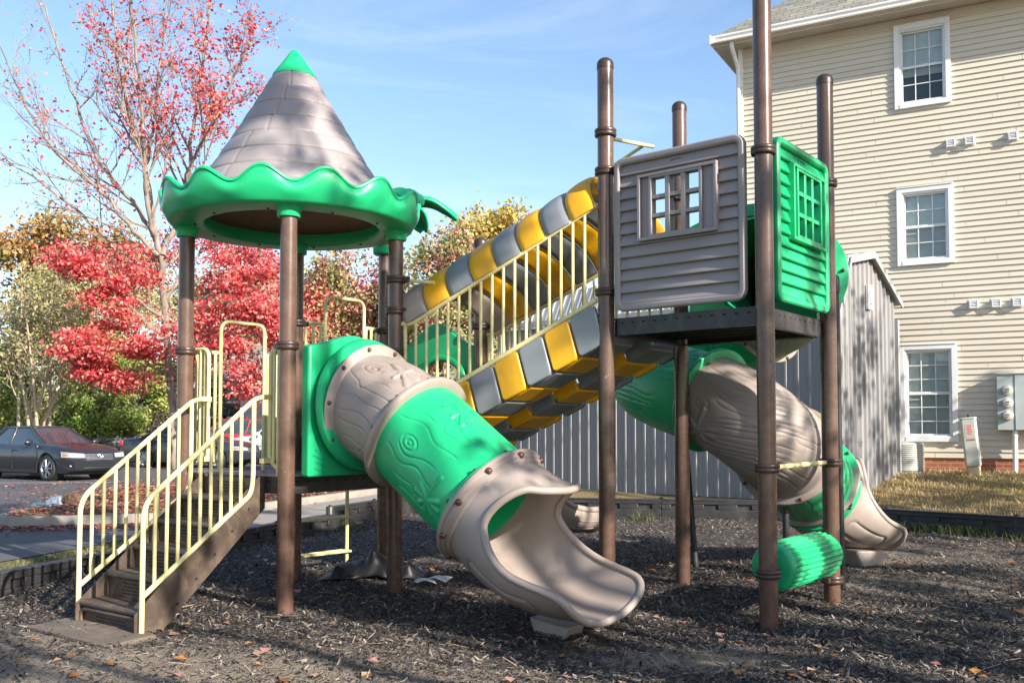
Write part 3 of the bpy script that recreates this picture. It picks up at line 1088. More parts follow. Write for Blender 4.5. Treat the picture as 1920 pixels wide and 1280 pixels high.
for k in range(1, NR + 1):
    z_t = Z_DECK - k * Z_DECK / NR
    s_a = (k - 1) * ST
    m = MB()
    if k < NR:
        m.obox(sp3(s_a + ST / 2 + 0.01, 0, z_t), v3(dS, 0) * (ST / 2 + 0.005), v3(wS, 0) * (HW - 0.014), Z * 0.016)
        m.tube([sp3(s_a + ST + 0.012, -(HW - 0.016), z_t - 0.006), sp3(s_a + ST + 0.012, HW - 0.016, z_t - 0.006)], 0.023, 12)
        m.obox(sp3(s_a + 0.005, 0, z_t + 0.083), v3(dS, 0) * 0.006, v3(wS, 0) * (HW - 0.02), Z * 0.066)
        sp_, zz_ = s_a, z_t
    else:                         # boxed kick plate under the lowest tread
        m.obox(sp3(RUN + 0.0, 0, 0.05), v3(dS, 0) * 0.006, v3(wS, 0) * (HW - 0.03), Z * 0.085)
        arch = [sp3(RUN + 0.02, -(HW - 0.02), -0.03), sp3(RUN + 0.02, -(HW - 0.02), 0.125), sp3(RUN + 0.02, HW - 0.02, 0.125), sp3(RUN + 0.02, HW - 0.02, -0.03)]
        m.tube(bend(arch, 0.06), 0.014, 8)
        sp_, zz_ = RUN - 0.006, -0.03
    for i in range(14):       # perforated riser
        for j in range(4):
            m.obox(sp3(sp_ + 0.0118, -0.17 + 0.025 * i + (0.012 if j % 2 else 0), zz_ + 0.045 + 0.023 * j), v3(dS, 0) * 0.0012, v3(wS, 0) * 0.0075, Z * 0.006, 1)
    m.build("tread", [M["stair"], M["dark"]], st, 35, 0.004)
for sgn in (-1, 1):
    w = sgn * (HW + 0.022)
    m = MB()
    s0, s1 = RUN + 0.02, 0.10
    zb0, zb1 = 0.87, 1.585
    top = bend([sp3(s0, w, -0.02), sp3(s0, w, zb0), sp3(s1, w, zb1), sp3(-0.045, w, zb1 + 0.01)], 0.11)
    m.tube(top, 0.0175, 12)
    lo0, lo1 = 0.27, 0.875
    m.tube(bend([sp3(s0, w, lo0), sp3(s1 + 0.04, w, lo1), sp3(s1 + 0.02, w, lo1 + 0.12), sp3(s1 + 0.02, w, zb1 - 0.03)], 0.08), 0.0175, 12)
    nbal = 10
    for k in range(1, nbal):
        t = k / nbal
        s_ = s0 + (s1 + 0.05 - s0) * t
        zt = zb0 + (zb1 - zb0) * t
        zl = lo0 + (lo1 - lo0) * t
        m.tube([sp3(s_, w, zl), sp3(s_, w, zt - 0.005)], 0.0135, 8)
    # straps to the entry guard
    for zz in (zb1 + 0.01, zb1 - 0.47):
        m.obox(sp3(-0.02, w, zz), v3(dS, 0) * 0.055, v3(wS, 0) * 0.021, Z * 0.018)
    m.build("handrail", M["rail"], st, 60)
# entry guards either side of the stair head
for pst, sgn in ((P1, -1), (P2, 1)):
    m = MB()
    far_w = (pst - Md).dot(wS)
    w1 = sgn * (HW + 0.022)
    zr = zat(651, 7.1) if sgn < 0 else zat(655, 7.8)
    aa = lambda w, z, s=-0.055: sp3(s, w, z)
    m.tube(bend([aa(far_w - sgn * 0.06, zr), aa(w1, zr), aa(w1, Z_DECK + 0.12), aa(w1 + sgn * 0.09, Z_DECK + 0.06)], 0.08), RT, 10)
    m.tube([aa(w1 + sgn * 0.10, zr), aa(w1 + sgn * 0.10, Z_DECK - 0.09)], RT, 10)
    m.tube([aa(w1 + sgn * 0.045, zr), aa(w1 + sgn * 0.045, Z_DECK + 0.09)], RT * 0.8, 8)
    m.obox(aa(w1 + sgn * 0.10, Z_DECK - 0.08, -0.05), v3(dS, 0) * 0.012, v3(wS, 0) * 0.02, Z * 0.035)
    m.build("guard_rail", M["rail"], play, 60)

# ---- tunnel bridge climbing from the middle deck to the tall tower
bridge = bpy.data.objects.new("tunnel_bridge", None)
link(bridge, play)
Ns, Ne = V(-0.885, 7.94), V(0.655, 7.375)
Fs, Fe = V(-0.215, 8.85), V(1.40, 8.345)
zb_s, zb_e = zat(777, 7.94), zat(562, 7.375)
zt_s, zt_e = zat(607, 7.94), zat(386, 7.375)
def near(t, z): return v3(Ns.lerp(Ne, t), z)
def far(t, z): return v3(Fs.lerp(Fe, t), z)
zb = lambda t: zb_s + (zb_e - zb_s) * t
ztp = lambda t: zt_s + (zt_e - zt_s) * t
for fn in (near, far):
    m = MB()
    m.tube([fn(0, zb(0)), fn(1, zb(1))], 0.021, 12)
    m.tube(bend([fn(-0.05, ztp(0) + 0.005), fn(0.03, ztp(0) - 0.01), fn(1, ztp(1))], 0.06), 0.019, 12)
    m.tube([fn(0.0, ztp(0) - 0.02), fn(0.0, zb(0) - 0.25)], RT, 10)
    nb = 17
    for k in range(1, nb):
        t = k / nb
        m.tube([fn(t, zb(t)), fn(t, ztp(t))], 0.0125, 8)
    # higher grab bar fixed to the deck posts
    m.build("bridge_rail", M["rail"], bridge, 60)
m = MB()
m.tube([v3(P3, zat(525, 7.97)) + V(0.05, 0, 0), near(0.16, zat(532, 7.9))], 0.015, 10)
m.build("grab_bar", M["rail"], bridge, 60)
m = MB()
m.tube([v3(B, zat(258, 7.35)) + V(0.05, 0.03, 0), v3(B, 0) + V(0.42, 0.34, zat(276, 7.7) - 0.0)], 0.016, 10)
m.tube([v3(B, 0) + V(0.33, 0.27, zat(272, 7.6)), near(0.94, ztp(0.94) + 0.42) + V(0.12, 0.55, 0)], 0.014, 10)
m.build("grab_bar", M["rail"], bridge, 60)
NPAN = 8
run = Vector((Ne.x - Ns.x, Ne.y - Ns.y, zt_e - zt_s))
upb = Vector((-run.x * run.z, -run.y * run.z, run.x ** 2 + run.y ** 2)).normalized()
along = run.normalized()
acr = v3((Fs - Ns).normalized(), 0)
W = (Fs - Ns).length
for k in range(NPAN):
    t0 = 0.012 + k * (1.0 / NPAN)
    t1 = t0 + 1.0 / NPAN - 0.003
    rowsG = []
    nst = 9
    for i in range(nst):
        q = i / (nst - 1)
        t = t0 + (t1 - t0) * q
        edge = min(q, 1 - q)
        sh = 0.016 * max(0, 1 - edge / 0.12) ** 2
        bulge = 0.012 * math.sin(q * PI)
        base = near(t, ztp(t))
        sec = []
        na = 29
        for a in np.linspace(0, PI, na):
            h = (0.40 + bulge - sh) * math.sin(a) ** 0.82 + 0.012
            x = W / 2 - (W / 2 + 0.028 + bulge * 0.7 - sh) * (abs(math.cos(a)) ** 0.92 * (1 if math.cos(a) > 0 else -1))
            sec.append(tuple(base + acr * x + upb * h - Z * 0.03))
        for a in np.linspace(PI, 0, na):
            h = (0.36 + sh) * math.sin(a) ** 0.82 + 0.012
            x = W / 2 - (W / 2 - 0.015 + sh) * (abs(math.cos(a)) ** 0.92 * (1 if math.cos(a) > 0 else -1))
            sec.append(tuple(base + acr * x + upb * h - Z * 0.03))
        rowsG.append(sec)
    m = MB()
    rowsG = np.array(rowsG)
    m.grid(rowsG, cv=True, flip=False)
    n = rowsG.shape[1]
    half = n // 2
    for r_, fl in ((0, False), (nst - 1, True)):      # close both ends with a strip
        fs = []
        for j in range(half - 1):
            qd = (j, j + 1, n - 2 - j, n - 1 - j)
            fs.append(tuple(reversed(qd)) if fl else qd)
        m.add(rowsG[r_], fs)
    cm = M["tan"] if k == 0 else (M["yel"] if k % 2 else M["gry"])
    o = m.build("roof_arch", cm, bridge, 45)
    o["label"] = "yellow arched roof piece" if k % 2 else "grey arched roof piece"
NSTEP = 8
for k in range(NSTEP):
    t0 = -0.015 + k * (1.02 / NSTEP)
    t1 = t0 + 1.02 / NSTEP - 0.008
    tm = (t0 + t1) / 2
    hw = (t1 - t0) / 2 * run.length
    m = MB()
    HP = 0.315
    for fn in (near, far):
        c = fn(tm, zb(tm) - 0.035)
        off = -0.025 if fn is near else 0.025
        dn = (-upb * 0.55 - Z * 0.45).normalized()
        poly = []
        rc = 0.035
        for cx_, cy_, a_ in ((hw - rc, -rc, 0), (-hw + rc, -rc, PI / 2), (-hw + rc, -HP + rc, PI), (hw - rc, -HP + rc, 1.5 * PI)):
            for q in range(6):
                a = a_ + PI / 2 * q / 5
                poly.append((cx_ + rc * math.cos(a), cy_ + rc * math.sin(a)))
        m.prism(poly, c + acr * (off - 0.025), along, -dn, acr, 0.05)
    dn = (-upb * 0.55 - Z * 0.45).normalized()
    for w0, w1, dep in ((0.02, 0.36, HP - 0.035), (0.64, 0.98, HP - 0.035), (0.34, 0.66, HP - 0.14)):
        c = near(tm, zb(tm) - 0.035) + acr * (W * (w0 + w1) / 2) + dn * dep
        m.obox(c, along * (hw - 0.003 - (0.002 if w0 > 0.1 and w1 < 0.9 else 0)), acr * (W * (w1 - w0) / 2), upb * 0.03)
    for w0 in (0.36, 0.64):
        c = near(tm, zb(tm) - 0.035) + acr * (W * w0) + dn * (HP - 0.09)
        m.obox(c, along * (hw - 0.006), acr * 0.018, upb * 0.07)
    o = m.build("step_block", M["gry"] if k % 2 else M["yel"], bridge, 40, 0.012, 3)
    o["label"] = "grey U shaped step piece" if k % 2 else "yellow U shaped step piece"

# ---- green arch panel and small open slide behind the bridge
ap = MB()
eQ = (Q2 - Q1).normalized()
nQ = V(-eQ.y, eQ.x)
nQ = nQ if nQ.y > 0 else -nQ
LQ = (Q2 - Q1).length
cxq = LQ * 0.60
outer = [(0.05, Z_MID)] 
inner = [(cxq - 0.26, Z_MID)] + [(cxq - 0.26 * math.cos(a), 1.80 + 0.22 * math.sin(a)) for a in np.linspace(0, PI, 15)] + [(cxq + 0.26, Z_MID)]
topl = []
for k in range(21):
    t = k / 20
    topl.append((LQ - 0.05 - (LQ - 0.10) * t, 2.10 + 0.26 * math.exp(-(((1 - t) - 0.55) / 0.28) ** 2)))
poly = [(0.05, Z_MID)] + inner + [(LQ - 0.05, Z_MID)] + topl
ap.prism(poly, v3(Q1, 0), v3(eQ, 0), Z, v3(nQ, 0), 0.07)
arc = [v3(Q1 + eQ * x + nQ * -0.005, z) for x, z in inner]
ap.tube(arc, 0.035, 10)
ap.build("arch_panel", M["green"], play, 40, 0.015)
os_ = MB()
st0 = Q1 + eQ * cxq + nQ * 0.05
dO = V(0.62, 0.785).normalized()
pts = [(0, 1.22), (0.35, 1.12), (0.95, 0.72), (1.55, 0.36), (2.0, 0.24), (2.42, 0.22)]
pl = Path([(st0.x + dO.x * s, st0.y + dO.y * s, z) for s, z in pts])
G1, G2 = [], []
for i in range(60):
    p_, t_, s_, u_ = pl.frame(pl.L * i / 59)
    ph = np.linspace(-1.75, 1.75, 25)
    k1 = 0.24
    G1.append(p_ + (k1 * np.sin(ph))[:, None] * s_ + (k1 * (1 - np.cos(ph)) * 0.85)[:, None] * u_)
    k2 = 0.27
    G2.append(p_ - u_ * 0.03 + (k2 * np.sin(ph))[:, None] * s_ + (k2 * (1 - np.cos(ph)) * 0.85)[:, None] * u_)
os_.grid(np.array(G1), flip=True)
os_.grid(np.array(G2))
G1, G2 = np.array(G1), np.array(G2)
edge = (G1 + G2) / 2
os_.tube([tuple(q) for q in edge[:, 0]] + [tuple(q) for q in edge[-1, 1:-1]] + [tuple(q) for q in edge[::-1, -1]], 0.035, 10)
for k in range(7):
    os_.tube([tuple(q) for q in G2[25:57, 2 + k * 3]], 0.007, 5)
os_.tube([tuple(pl.at(pl.L * 0.8) + np.array([0, 0, -0.02])), tuple(pl.at(pl.L * 0.8) * np.array([1, 1, 0]) + np.array([0, 0, -0.1]))], 0.05, 12)
os_.build("open_slide", M["tan"], play, 50)

# ---- rolling barrel and bar between the two front posts of the tall tower
rb = MB()
inw = V(-nAD.x, -nAD.y) * 0.035
ra = v3(A + eAD * 0.145 + inw, 0.405)
rbp = v3(D - eAD * 0.075 + inw, 0.40)
Lr = (rbp - ra).length
nF, nTh = 26, 26 * 10
prof = [(0.03, 0.0), (0.15, 0.0), (0.178, 0.008), (0.19, 0.025), (0.195, 0.05)]
def flute(a, amt): return amt * (0.5 + 0.5 * math.cos(nF * a)) ** 0.7
rowsG = []
zs_ = [(0.02, 0.0, 0), (0.15, 0.0, 0), (0.175, 0.006, 0), (0.186, 0.02, 0), (0.189, 0.045, 0.0), (0.190, 0.055, 0.4), (0.190, 0.07, 1)] + [(0.190, 0.07 + (Lr - 0.14) * q / 8, 1) for q in range(1, 9)] + [(0.190, Lr - 0.055, 0.4), (0.189, Lr - 0.045, 0), (0.186, Lr - 0.02, 0), (0.175, Lr - 0.006, 0), (0.15, Lr, 0), (0.02, Lr, 0)]
ax = (rbp - ra).normalized()
exr = Z
eyr = ax.cross(exr)
for r, z, k in zs_:
    rowsG.append([tuple(ra + ax * z + (exr * math.cos(a) + eyr * math.sin(a)) * (r * 0.84 + k * (flute(a, 0.018) - 0.004))) for a in np.linspace(0, 2 * PI, nTh, endpoint=False)])
rb.grid(np.array(rowsG), cv=True, flip=False)
barrel = rb.build("rolling_barrel", M["green"], play, 50)
for q0, q1_ in ((v3(A, 0.40) + v3(inw, 0), ra + ax * 0.02), (rbp - ax * 0.02, v3(D, 0.40) + v3(inw, 0))):
    ax_ = MB()
    ax_.tube([q0, q1_], 0.028, 14)
    ax_.build("axle", M["black"], barrel, 50)
hb = MB()
zbar = zat(877, 6.51)
hb.tube([v3(A + eAD * 0.07, zbar), v3(D - eAD * 0.07, zat(866, 7.48))], 0.019, 12)
hb.build("grab_bar", M["rail"], play, 50)
# ================================================================== the ground
def sstep(x):
    x = np.clip(x, 0, 1)
    return x * x * (3 - 2 * x)


K = np.array([4.60, 19.12])            # left corner of the apartment block
FE, FN = np.array([0.875, -0.4841]), np.array([-0.4841, -0.875])
BORDER = [(-5.9, 3.2), (-4.9, 5.8), (-4.14, 7.76), (-2.89, 11.86), (-1.6, 15.4), (0.81, 14.75), (3.68, 14.25), (5.06, 13.0), (6.2, 11.85), (8.0, 10.0)]


def ground_h(x, y):
    x, y = np.asarray(x, float), np.asarray(y, float)
    d = (x - K[0]) * FN[0] + (y - K[1]) * FN[1]
    rise = 0.62 * (1 - sstep(d / 4.6)) * sstep((x + 2.5) / 4.5)
    bank = 1.5 * sstep((y - 39) / 9) * sstep((-9 - x) / 5) + 0.5 * sstep((y - 44) / 14) * sstep((x + 14) / 8)
    return rise + bank * (x < 6)


def inside(poly, x, y):
    x, y = np.asarray(x), np.asarray(y)
    r = np.zeros(x.shape, bool)
    n = len(poly)
    for i in range(n):
        x0, y0 = poly[i]
        x1, y1 = poly[(i + 1) % n]
        c = ((y0 > y) != (y1 > y)) & (x < (x1 - x0) * (y - y0) / ((y1 - y0) + 1e-12) + x0)
        r ^= c
    return r


MULCH = [(-8.5, -6.0)] + BORDER + [(12.0, 6.0), (12.0, -6.0)]


def mulch_h(x, y):
    x, y = np.asarray(x, float), np.asarray(y, float)
    h = 0.022 * np.sin(1.3 * x + 0.7 * y) + 0.018 * np.sin(2.9 * y - 1.7 * x + 1) + 0.010 * np.sin(6.1 * x + 1.1 * y) * np.sin(5.3 * y)
    # hollow at the stair foot and where the slide lands
    h = h - 0.05 * np.exp(-(((x + 2.5) / 0.7) ** 2 + ((y - 7.6) / 0.5) ** 2)) - 0.04 * np.exp(-(((x - 1.0) / 0.5) ** 2 + ((y - 5.75) / 0.4) ** 2))
    return 0.015 + h * 0.8


def sheet(name, poly, z, mt, kind="structure", cell=None):
    m = MB()
    m.prism(poly, (0, 0, z), (1, 0, 0), (0, 1, 0), (0, 0, 1), 0.0)
    m = MB()
    m.add([(x, y, z) for x, y in poly], [tuple(range(len(poly)))] if sum(poly[i][0] * poly[(i + 1) % len(poly)][1] - poly[(i + 1) % len(poly)][0] * poly[i][1] for i in range(len(poly))) > 0 else [tuple(reversed(range(len(poly))))])
    o = m.build(name, mt, None, 0)
    return tag(o, kind=kind)


# grass / soil sheet to the horizon
def earth_mat():
    m, nt, out = new_mat("dormant_lawn")
    b = N(nt, "ShaderNodeBsdfPrincipled")
    tc = N(nt, "ShaderNodeTexCoord")
    n1 = noise(nt, 0.9, 6, 0.65, tc.outputs["Object"])
    n2 = noise(nt, 26, 6, 0.7, tc.outputs["Object"])
    c1 = ramp(nt, n1.outputs["Fac"], [(0.3, (0.16, 0.125, 0.05)), (0.55, (0.30, 0.215, 0.095)), (0.75, (0.20, 0.16, 0.06))]).outputs["Color"]
    c2 = ramp(nt, n2.outputs["Fac"], [(0.3, (0.45, 0.45, 0.4)), (0.65, (1.0, 1.0, 1.0))]).outputs["Color"]
    c = mixc(nt, 1.0, c1, c2, "MULTIPLY")
    nt.links.new(c, b.inputs["Base Color"])
    b.inputs["Roughness"].default_value = 0.95
    bp = N(nt, "ShaderNodeBump")
    bp.inputs["Strength"].default_value = 0.8
    bp.inputs["Distance"].default_value = 0.05
    nt.links.new(n2.outputs["Fac"], bp.inputs["Height"])
    nt.links.new(bp.outputs["Normal"], b.inputs["Normal"])
    nt.links.new(b.outputs[0], out.inputs["Surface"])
    return m


M["earth"] = earth_mat()
gx = np.unique(np.concatenate([np.linspace(-300, -40, 14), np.linspace(-40, 25, 131), np.linspace(25, 300, 14)]))
gy = np.unique(np.concatenate([np.linspace(-60, 0, 10), np.linspace(0, 60, 121), np.linspace(60, 500, 14)]))
X, Y = np.meshgrid(gx, gy, indexing="ij")
g = MB()
g.grid(np.stack([X, Y, ground_h(X, Y) - 0.012 - 0.05 * inside(MULCH, X, Y)], -1))
tag(g.build("ground", M["earth"], None, 60), kind="structure")


def mulch_mat():
    m, nt, out = new_mat("shredded_mulch")
    b = N(nt, "ShaderNodeBsdfPrincipled")
    tc = N(nt, "ShaderNodeTexCoord")
    ob = tc.outputs["Object"]
    mp = N(nt, "ShaderNodeMapping")
    mp.inputs["Scale"].default_value = (1, 2.2, 1)
    mp.inputs["Rotation"].default_value = (0, 0, 0.5)
    nt.links.new(ob, mp.inputs["Vector"])
    v = N(nt, "ShaderNodeTexVoronoi")
    v.inputs["Scale"].default_value = 62
    nt.links.new(mp.outputs["Vector"], v.inputs["Vector"])
    sep = N(nt, "ShaderNodeSeparateColor")
    nt.links.new(v.outputs["Color"], sep.inputs["Color"])
    c1 = ramp(nt, sep.outputs[0], [(0.0, (0.014, 0.013, 0.013)), (0.5, (0.04, 0.034, 0.032)), (0.8, (0.09, 0.075, 0.064)), (0.97, (0.23, 0.18, 0.145))]).outputs["Color"]
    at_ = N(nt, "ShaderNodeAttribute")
    at_.attribute_name = "worn_sunlit"
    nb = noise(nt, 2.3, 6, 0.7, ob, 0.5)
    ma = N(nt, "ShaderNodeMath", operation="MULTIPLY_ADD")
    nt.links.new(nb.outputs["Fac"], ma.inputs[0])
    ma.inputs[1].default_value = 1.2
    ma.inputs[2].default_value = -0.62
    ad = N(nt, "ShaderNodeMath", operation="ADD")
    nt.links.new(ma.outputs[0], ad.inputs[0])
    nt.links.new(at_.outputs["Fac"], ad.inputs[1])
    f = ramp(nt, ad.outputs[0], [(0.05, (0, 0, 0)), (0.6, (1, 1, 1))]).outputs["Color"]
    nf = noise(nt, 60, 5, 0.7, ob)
    dirt_sunlit = ramp(nt, nf.outputs["Fac"], [(0.3, (0.15, 0.115, 0.085)), (0.7, (0.32, 0.26, 0.195))]).outputs["Color"]
    c = mixc(nt, f, c1, dirt_sunlit)
    nt.links.new(c, b.inputs["Base Color"])
    b.inputs["Roughness"].default_value = 0.9
    bp = N(nt, "ShaderNodeBump")
    bp.inputs["Strength"].default_value = 0.9
    bp.inputs["Distance"].default_value = 0.02
    nt.links.new(v.outputs["Distance"], bp.inputs["Height"])
    nt.links.new(bp.outputs["Normal"], b.inputs["Normal"])
    nt.links.new(b.outputs[0], out.inputs["Surface"])
    return m


M["mulch"] = mulch_mat()


def worn_sunlit(x, y):
    w = 0.9 * np.exp(-(((x + 2.5) / 1.9) ** 2 + ((y - 5.35) / 0.75) ** 2))  # bare dirt at lower left, enlarged to paint sunlit ground into the colour
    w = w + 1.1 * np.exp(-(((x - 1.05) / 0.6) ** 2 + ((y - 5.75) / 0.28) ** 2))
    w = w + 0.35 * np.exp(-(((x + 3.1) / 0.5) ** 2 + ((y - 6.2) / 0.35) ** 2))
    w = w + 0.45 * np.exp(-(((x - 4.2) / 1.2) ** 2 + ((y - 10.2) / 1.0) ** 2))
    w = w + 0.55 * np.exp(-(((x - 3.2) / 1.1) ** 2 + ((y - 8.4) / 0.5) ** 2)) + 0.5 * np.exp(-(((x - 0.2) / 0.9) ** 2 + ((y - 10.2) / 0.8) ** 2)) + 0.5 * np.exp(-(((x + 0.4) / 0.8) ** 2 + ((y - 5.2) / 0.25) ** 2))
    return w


mx = np.unique(np.concatenate([np.linspace(-9, -6, 7), np.linspace(-6, 8.5, 150), np.linspace(8.5, 12, 8)]))
my = np.unique(np.concatenate([np.linspace(-6, 3.5, 12), np.linspace(3.5, 15.6, 130)]))
X, Y = np.meshgrid(mx, my, indexing="ij")
ins = inside(MULCH, X, Y)
nu, nv = X.shape
idx = np.arange(nu * nv).reshape(nu, nv)
vs = np.stack([X, Y, mulch_h(X, Y)], -1).reshape(-1, 3)
q = np.stack([idx[:-1, :-1], idx[1:, :-1], idx[1:, 1:], idx[:-1, 1:]], -1)
keep = ins[:-1, :-1] & ins[1:, :-1] & ins[1:, 1:] & ins[:-1, 1:]
q = q[keep]
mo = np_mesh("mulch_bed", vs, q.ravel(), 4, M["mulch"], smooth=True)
at_w = mo.data.attributes.new("worn_sunlit", "FLOAT", "POINT")
wv = worn_sunlit(vs[:, 0], vs[:, 1]).astype(np.float32)
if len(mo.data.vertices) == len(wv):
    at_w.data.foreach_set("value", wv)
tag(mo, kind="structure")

# loose chips
M["chips"] = island_mat("mulch_chips", [(0.0, (0.013, 0.012, 0.012)), (0.42, (0.04, 0.034, 0.031)), (0.66, (0.092, 0.076, 0.066)), (0.83, (0.185, 0.152, 0.126)), (0.94, (0.24, 0.195, 0.16)), (1.0, (0.36, 0.30, 0.25))], 0.75)


def frustum_points(n, y0, y1, power, poly, extra=0.6, rng=RNG):
    """Random ground points, denser towards the viewer."""
    out = []
    while sum(len(a) for a in out) < n:
        u = rng.random(n)
        y = y0 + (y1 - y0) * u ** power
        x = (rng.random(n) * 2 - 1) * (0.56 * y + extra)
        k = inside(poly, x, y) if poly is not None else np.ones(n, bool)
        out.append(np.stack([x[k], y[k]], 1))
    return np.concatenate(out)[:n]


def chips(name, pts, zf, lo, hi, wr, mt, tilt=0.35, rng=RNG):
    n = len(pts)
    L = rng.uniform(lo, hi, n) * 0.5 * rng.choice([0.5, 0.7, 1.0, 1.0, 1.3, 1.7], n)
    W = L * rng.uniform(wr[0], wr[1], n)
    T = np.minimum(W * 0.55, 0.006) * rng.uniform(0.6, 1.3, n)
    a = rng.uniform(0, 2 * PI, n)
    pt, rl = rng.normal(0, tilt, n), rng.normal(0, tilt, n)
    ex = np.stack([np.cos(a) * np.cos(pt), np.sin(a) * np.cos(pt), np.sin(pt)], 1)
    ey = np.stack([-np.sin(a) * np.cos(rl), np.cos(a) * np.cos(rl), np.sin(rl)], 1)
    ez = np.cross(ex, ey)
    z = zf(pts[:, 0], pts[:, 1]) + 0.004 + rng.uniform(0, 0.012, n) + np.abs(np.sin(pt)) * L * 0.6
    c = np.stack([pts[:, 0], pts[:, 1], z], 1)
    loc = [(-1, -1, 0), (1, -0.7, 0), (1, 0.8, 0), (-0.9, 1, 0), (-0.75, 0.05, 1), (0.8, 0, 1)]
    vs = np.zeros((n, 6, 3))
    for i, (p, q_, r) in enumerate(loc):
        vs[:, i] = c + ex * (L * p)[:, None] + ey * (W * q_)[:, None] + ez * (T * r)[:, None]
    base = np.arange(n)[:, None] * 6
    quads = np.array([[0, 1, 5, 4], [2, 3, 4, 5], [0, 4, 3, 3], [1, 2, 5, 5]])
    tri = np.array([[0, 1, 5], [0, 5, 4], [2, 3, 4], [2, 4, 5], [0, 4, 3], [1, 2, 5]])
    f = (base[:, None, :] + tri[None]).reshape(-1)
    return np_mesh(name, vs.reshape(-1, 3), f, 3, mt)


pts = np.concatenate([frustum_points(185000, 4.2, 9.5, 1.2, MULCH, 2.0), frustum_points(66000, 9.0, 15.2, 1.0, MULCH, 1.5)])
kp = RNG.random(len(pts)) > 0.93 * np.clip(worn_sunlit(pts[:, 0], pts[:, 1]), 0, 1)
tag(chips("mulch", pts[kp], mulch_h, 0.010, 0.036, (0.14, 0.36), M["chips"]), "loose shredded dark mulch chips covering the playground floor", "mulch", kind="stuff")
M["twigs"] = island_mat("twig_bits", [(0.0, (0.16, 0.11, 0.07)), (0.5, (0.30, 0.22, 0.14)), (1.0, (0.46, 0.36, 0.24))], 0.8)
pts = frustum_points(1800, 4.6, 11, 1.1, MULCH)
tag(chips("twigs", pts, lambda x, y: mulch_h(x, y) + 0.012, 0.03, 0.10, (0.03, 0.07), M["twigs"], 0.2), "pale twigs and straw scattered on the mulch", "twigs", kind="stuff")


# ---- leaves
def leaves(name, P, size, mt, parent=None, flat=0.0, var=0.35, rng=RNG, droop=0.0):
    """Folded leaf blades; flat=1 lies on the ground, 0 is any way up."""
    n = len(P)
    nrm = rng.normal(0, 1, (n, 3))
    nrm /= np.linalg.norm(nrm, axis=1)[:, None]
    nrm[:, 2] = np.abs(nrm[:, 2])
    nrm = nrm * (1 - flat) + np.array([0, 0, 1.0]) * flat + rng.normal(0, 0.12, (n, 3)) * flat
    nrm /= np.linalg.norm(nrm, axis=1)[:, None]
    r = rng.normal(0, 1, (n, 3))
    r[:, 2] -= droop
    ex = r - nrm * (r * nrm).sum(1)[:, None]
    ex /= np.linalg.norm(ex, axis=1)[:, None]
    ey = np.cross(nrm, ex)
    s = size * rng.uniform(1 - var, 1 + var, n)
    if np.ndim(size):
        s = size * rng.uniform(1 - var, 1 + var, n)
    loc = [(-0.5, 0, 0.0), (-0.1, -0.38, 0.12), (0.55, 0.0, 0.0), (-0.1, 0.38, 0.12)]
    vs = np.zeros((n, 4, 3))
    for i, (a, b, c) in enumerate(loc):
        vs[:, i] = P + (ex * a + ey * b + nrm * c) * s[:, None]
    base = np.arange(n)[:, None] * 4
    f = (base[:, None, :] + np.array([[0, 1, 2], [0, 2, 3]])[None]).reshape(-1)
    return np_mesh(name, vs.reshape(-1, 3), f, 3, mt, parent)


M["litter"] = island_mat("fallen_leaf_colours", [(0.0, (0.30, 0.10, 0.03)), (0.22, (0.48, 0.20, 0.05)), (0.4, (0.42, 0.30, 0.17)), (0.6, (0.5, 0.22, 0.22)), (0.8, (0.20, 0.10, 0.06)), (1.0, (0.55, 0.45, 0.34))], 0.6, transl=0.2)
pts = frustum_points(420, 4.6, 11.5, 1.0, MULCH)
P = np.column_stack([pts, mulch_h(pts[:, 0], pts[:, 1]) + 0.022])
tag(leaves("fallen_leaves", P, 0.06, M["litter"], None, 0.85, 0.5), "orange, pink and tan fallen leaves scattered on the mulch", "leaves", kind="stuff")

# ---- asphalt, island, pavement
def asphalt():
    m, nt, out = new_mat("asphalt")
    b = N(nt, "ShaderNodeBsdfPrincipled")
    tc = N(nt, "ShaderNodeTexCoord")
    n1 = noise(nt, 0.5, 7, 0.7, tc.outputs["Object"])
    n2 = noise(nt, 90, 4, 0.7, tc.outputs["Object"])
    c1 = ramp(nt, n1.outputs["Fac"], [(0.3, (0.055, 0.057, 0.065)), (0.7, (0.105, 0.105, 0.112))]).outputs["Color"]
    c2 = ramp(nt, n2.outputs["Fac"], [(0.3, (0.65, 0.65, 0.65)), (0.7, (1.15, 1.15, 1.15))]).outputs["Color"]
    nt.links.new(mixc(nt, 1.0, c1, c2, "MULTIPLY"), b.inputs["Base Color"])
    b.inputs["Roughness"].default_value = 0.8
    bp = N(nt, "ShaderNodeBump")
    bp.inputs["Strength"].default_value = 0.4
    bp.inputs["Distance"].default_value = 0.01
    nt.links.new(n2.outputs["Fac"], bp.inputs["Height"])
    nt.links.new(bp.outputs["Normal"], b.inputs["Normal"])
    nt.links.new(b.outputs[0], out.inputs["Surface"])
    return m


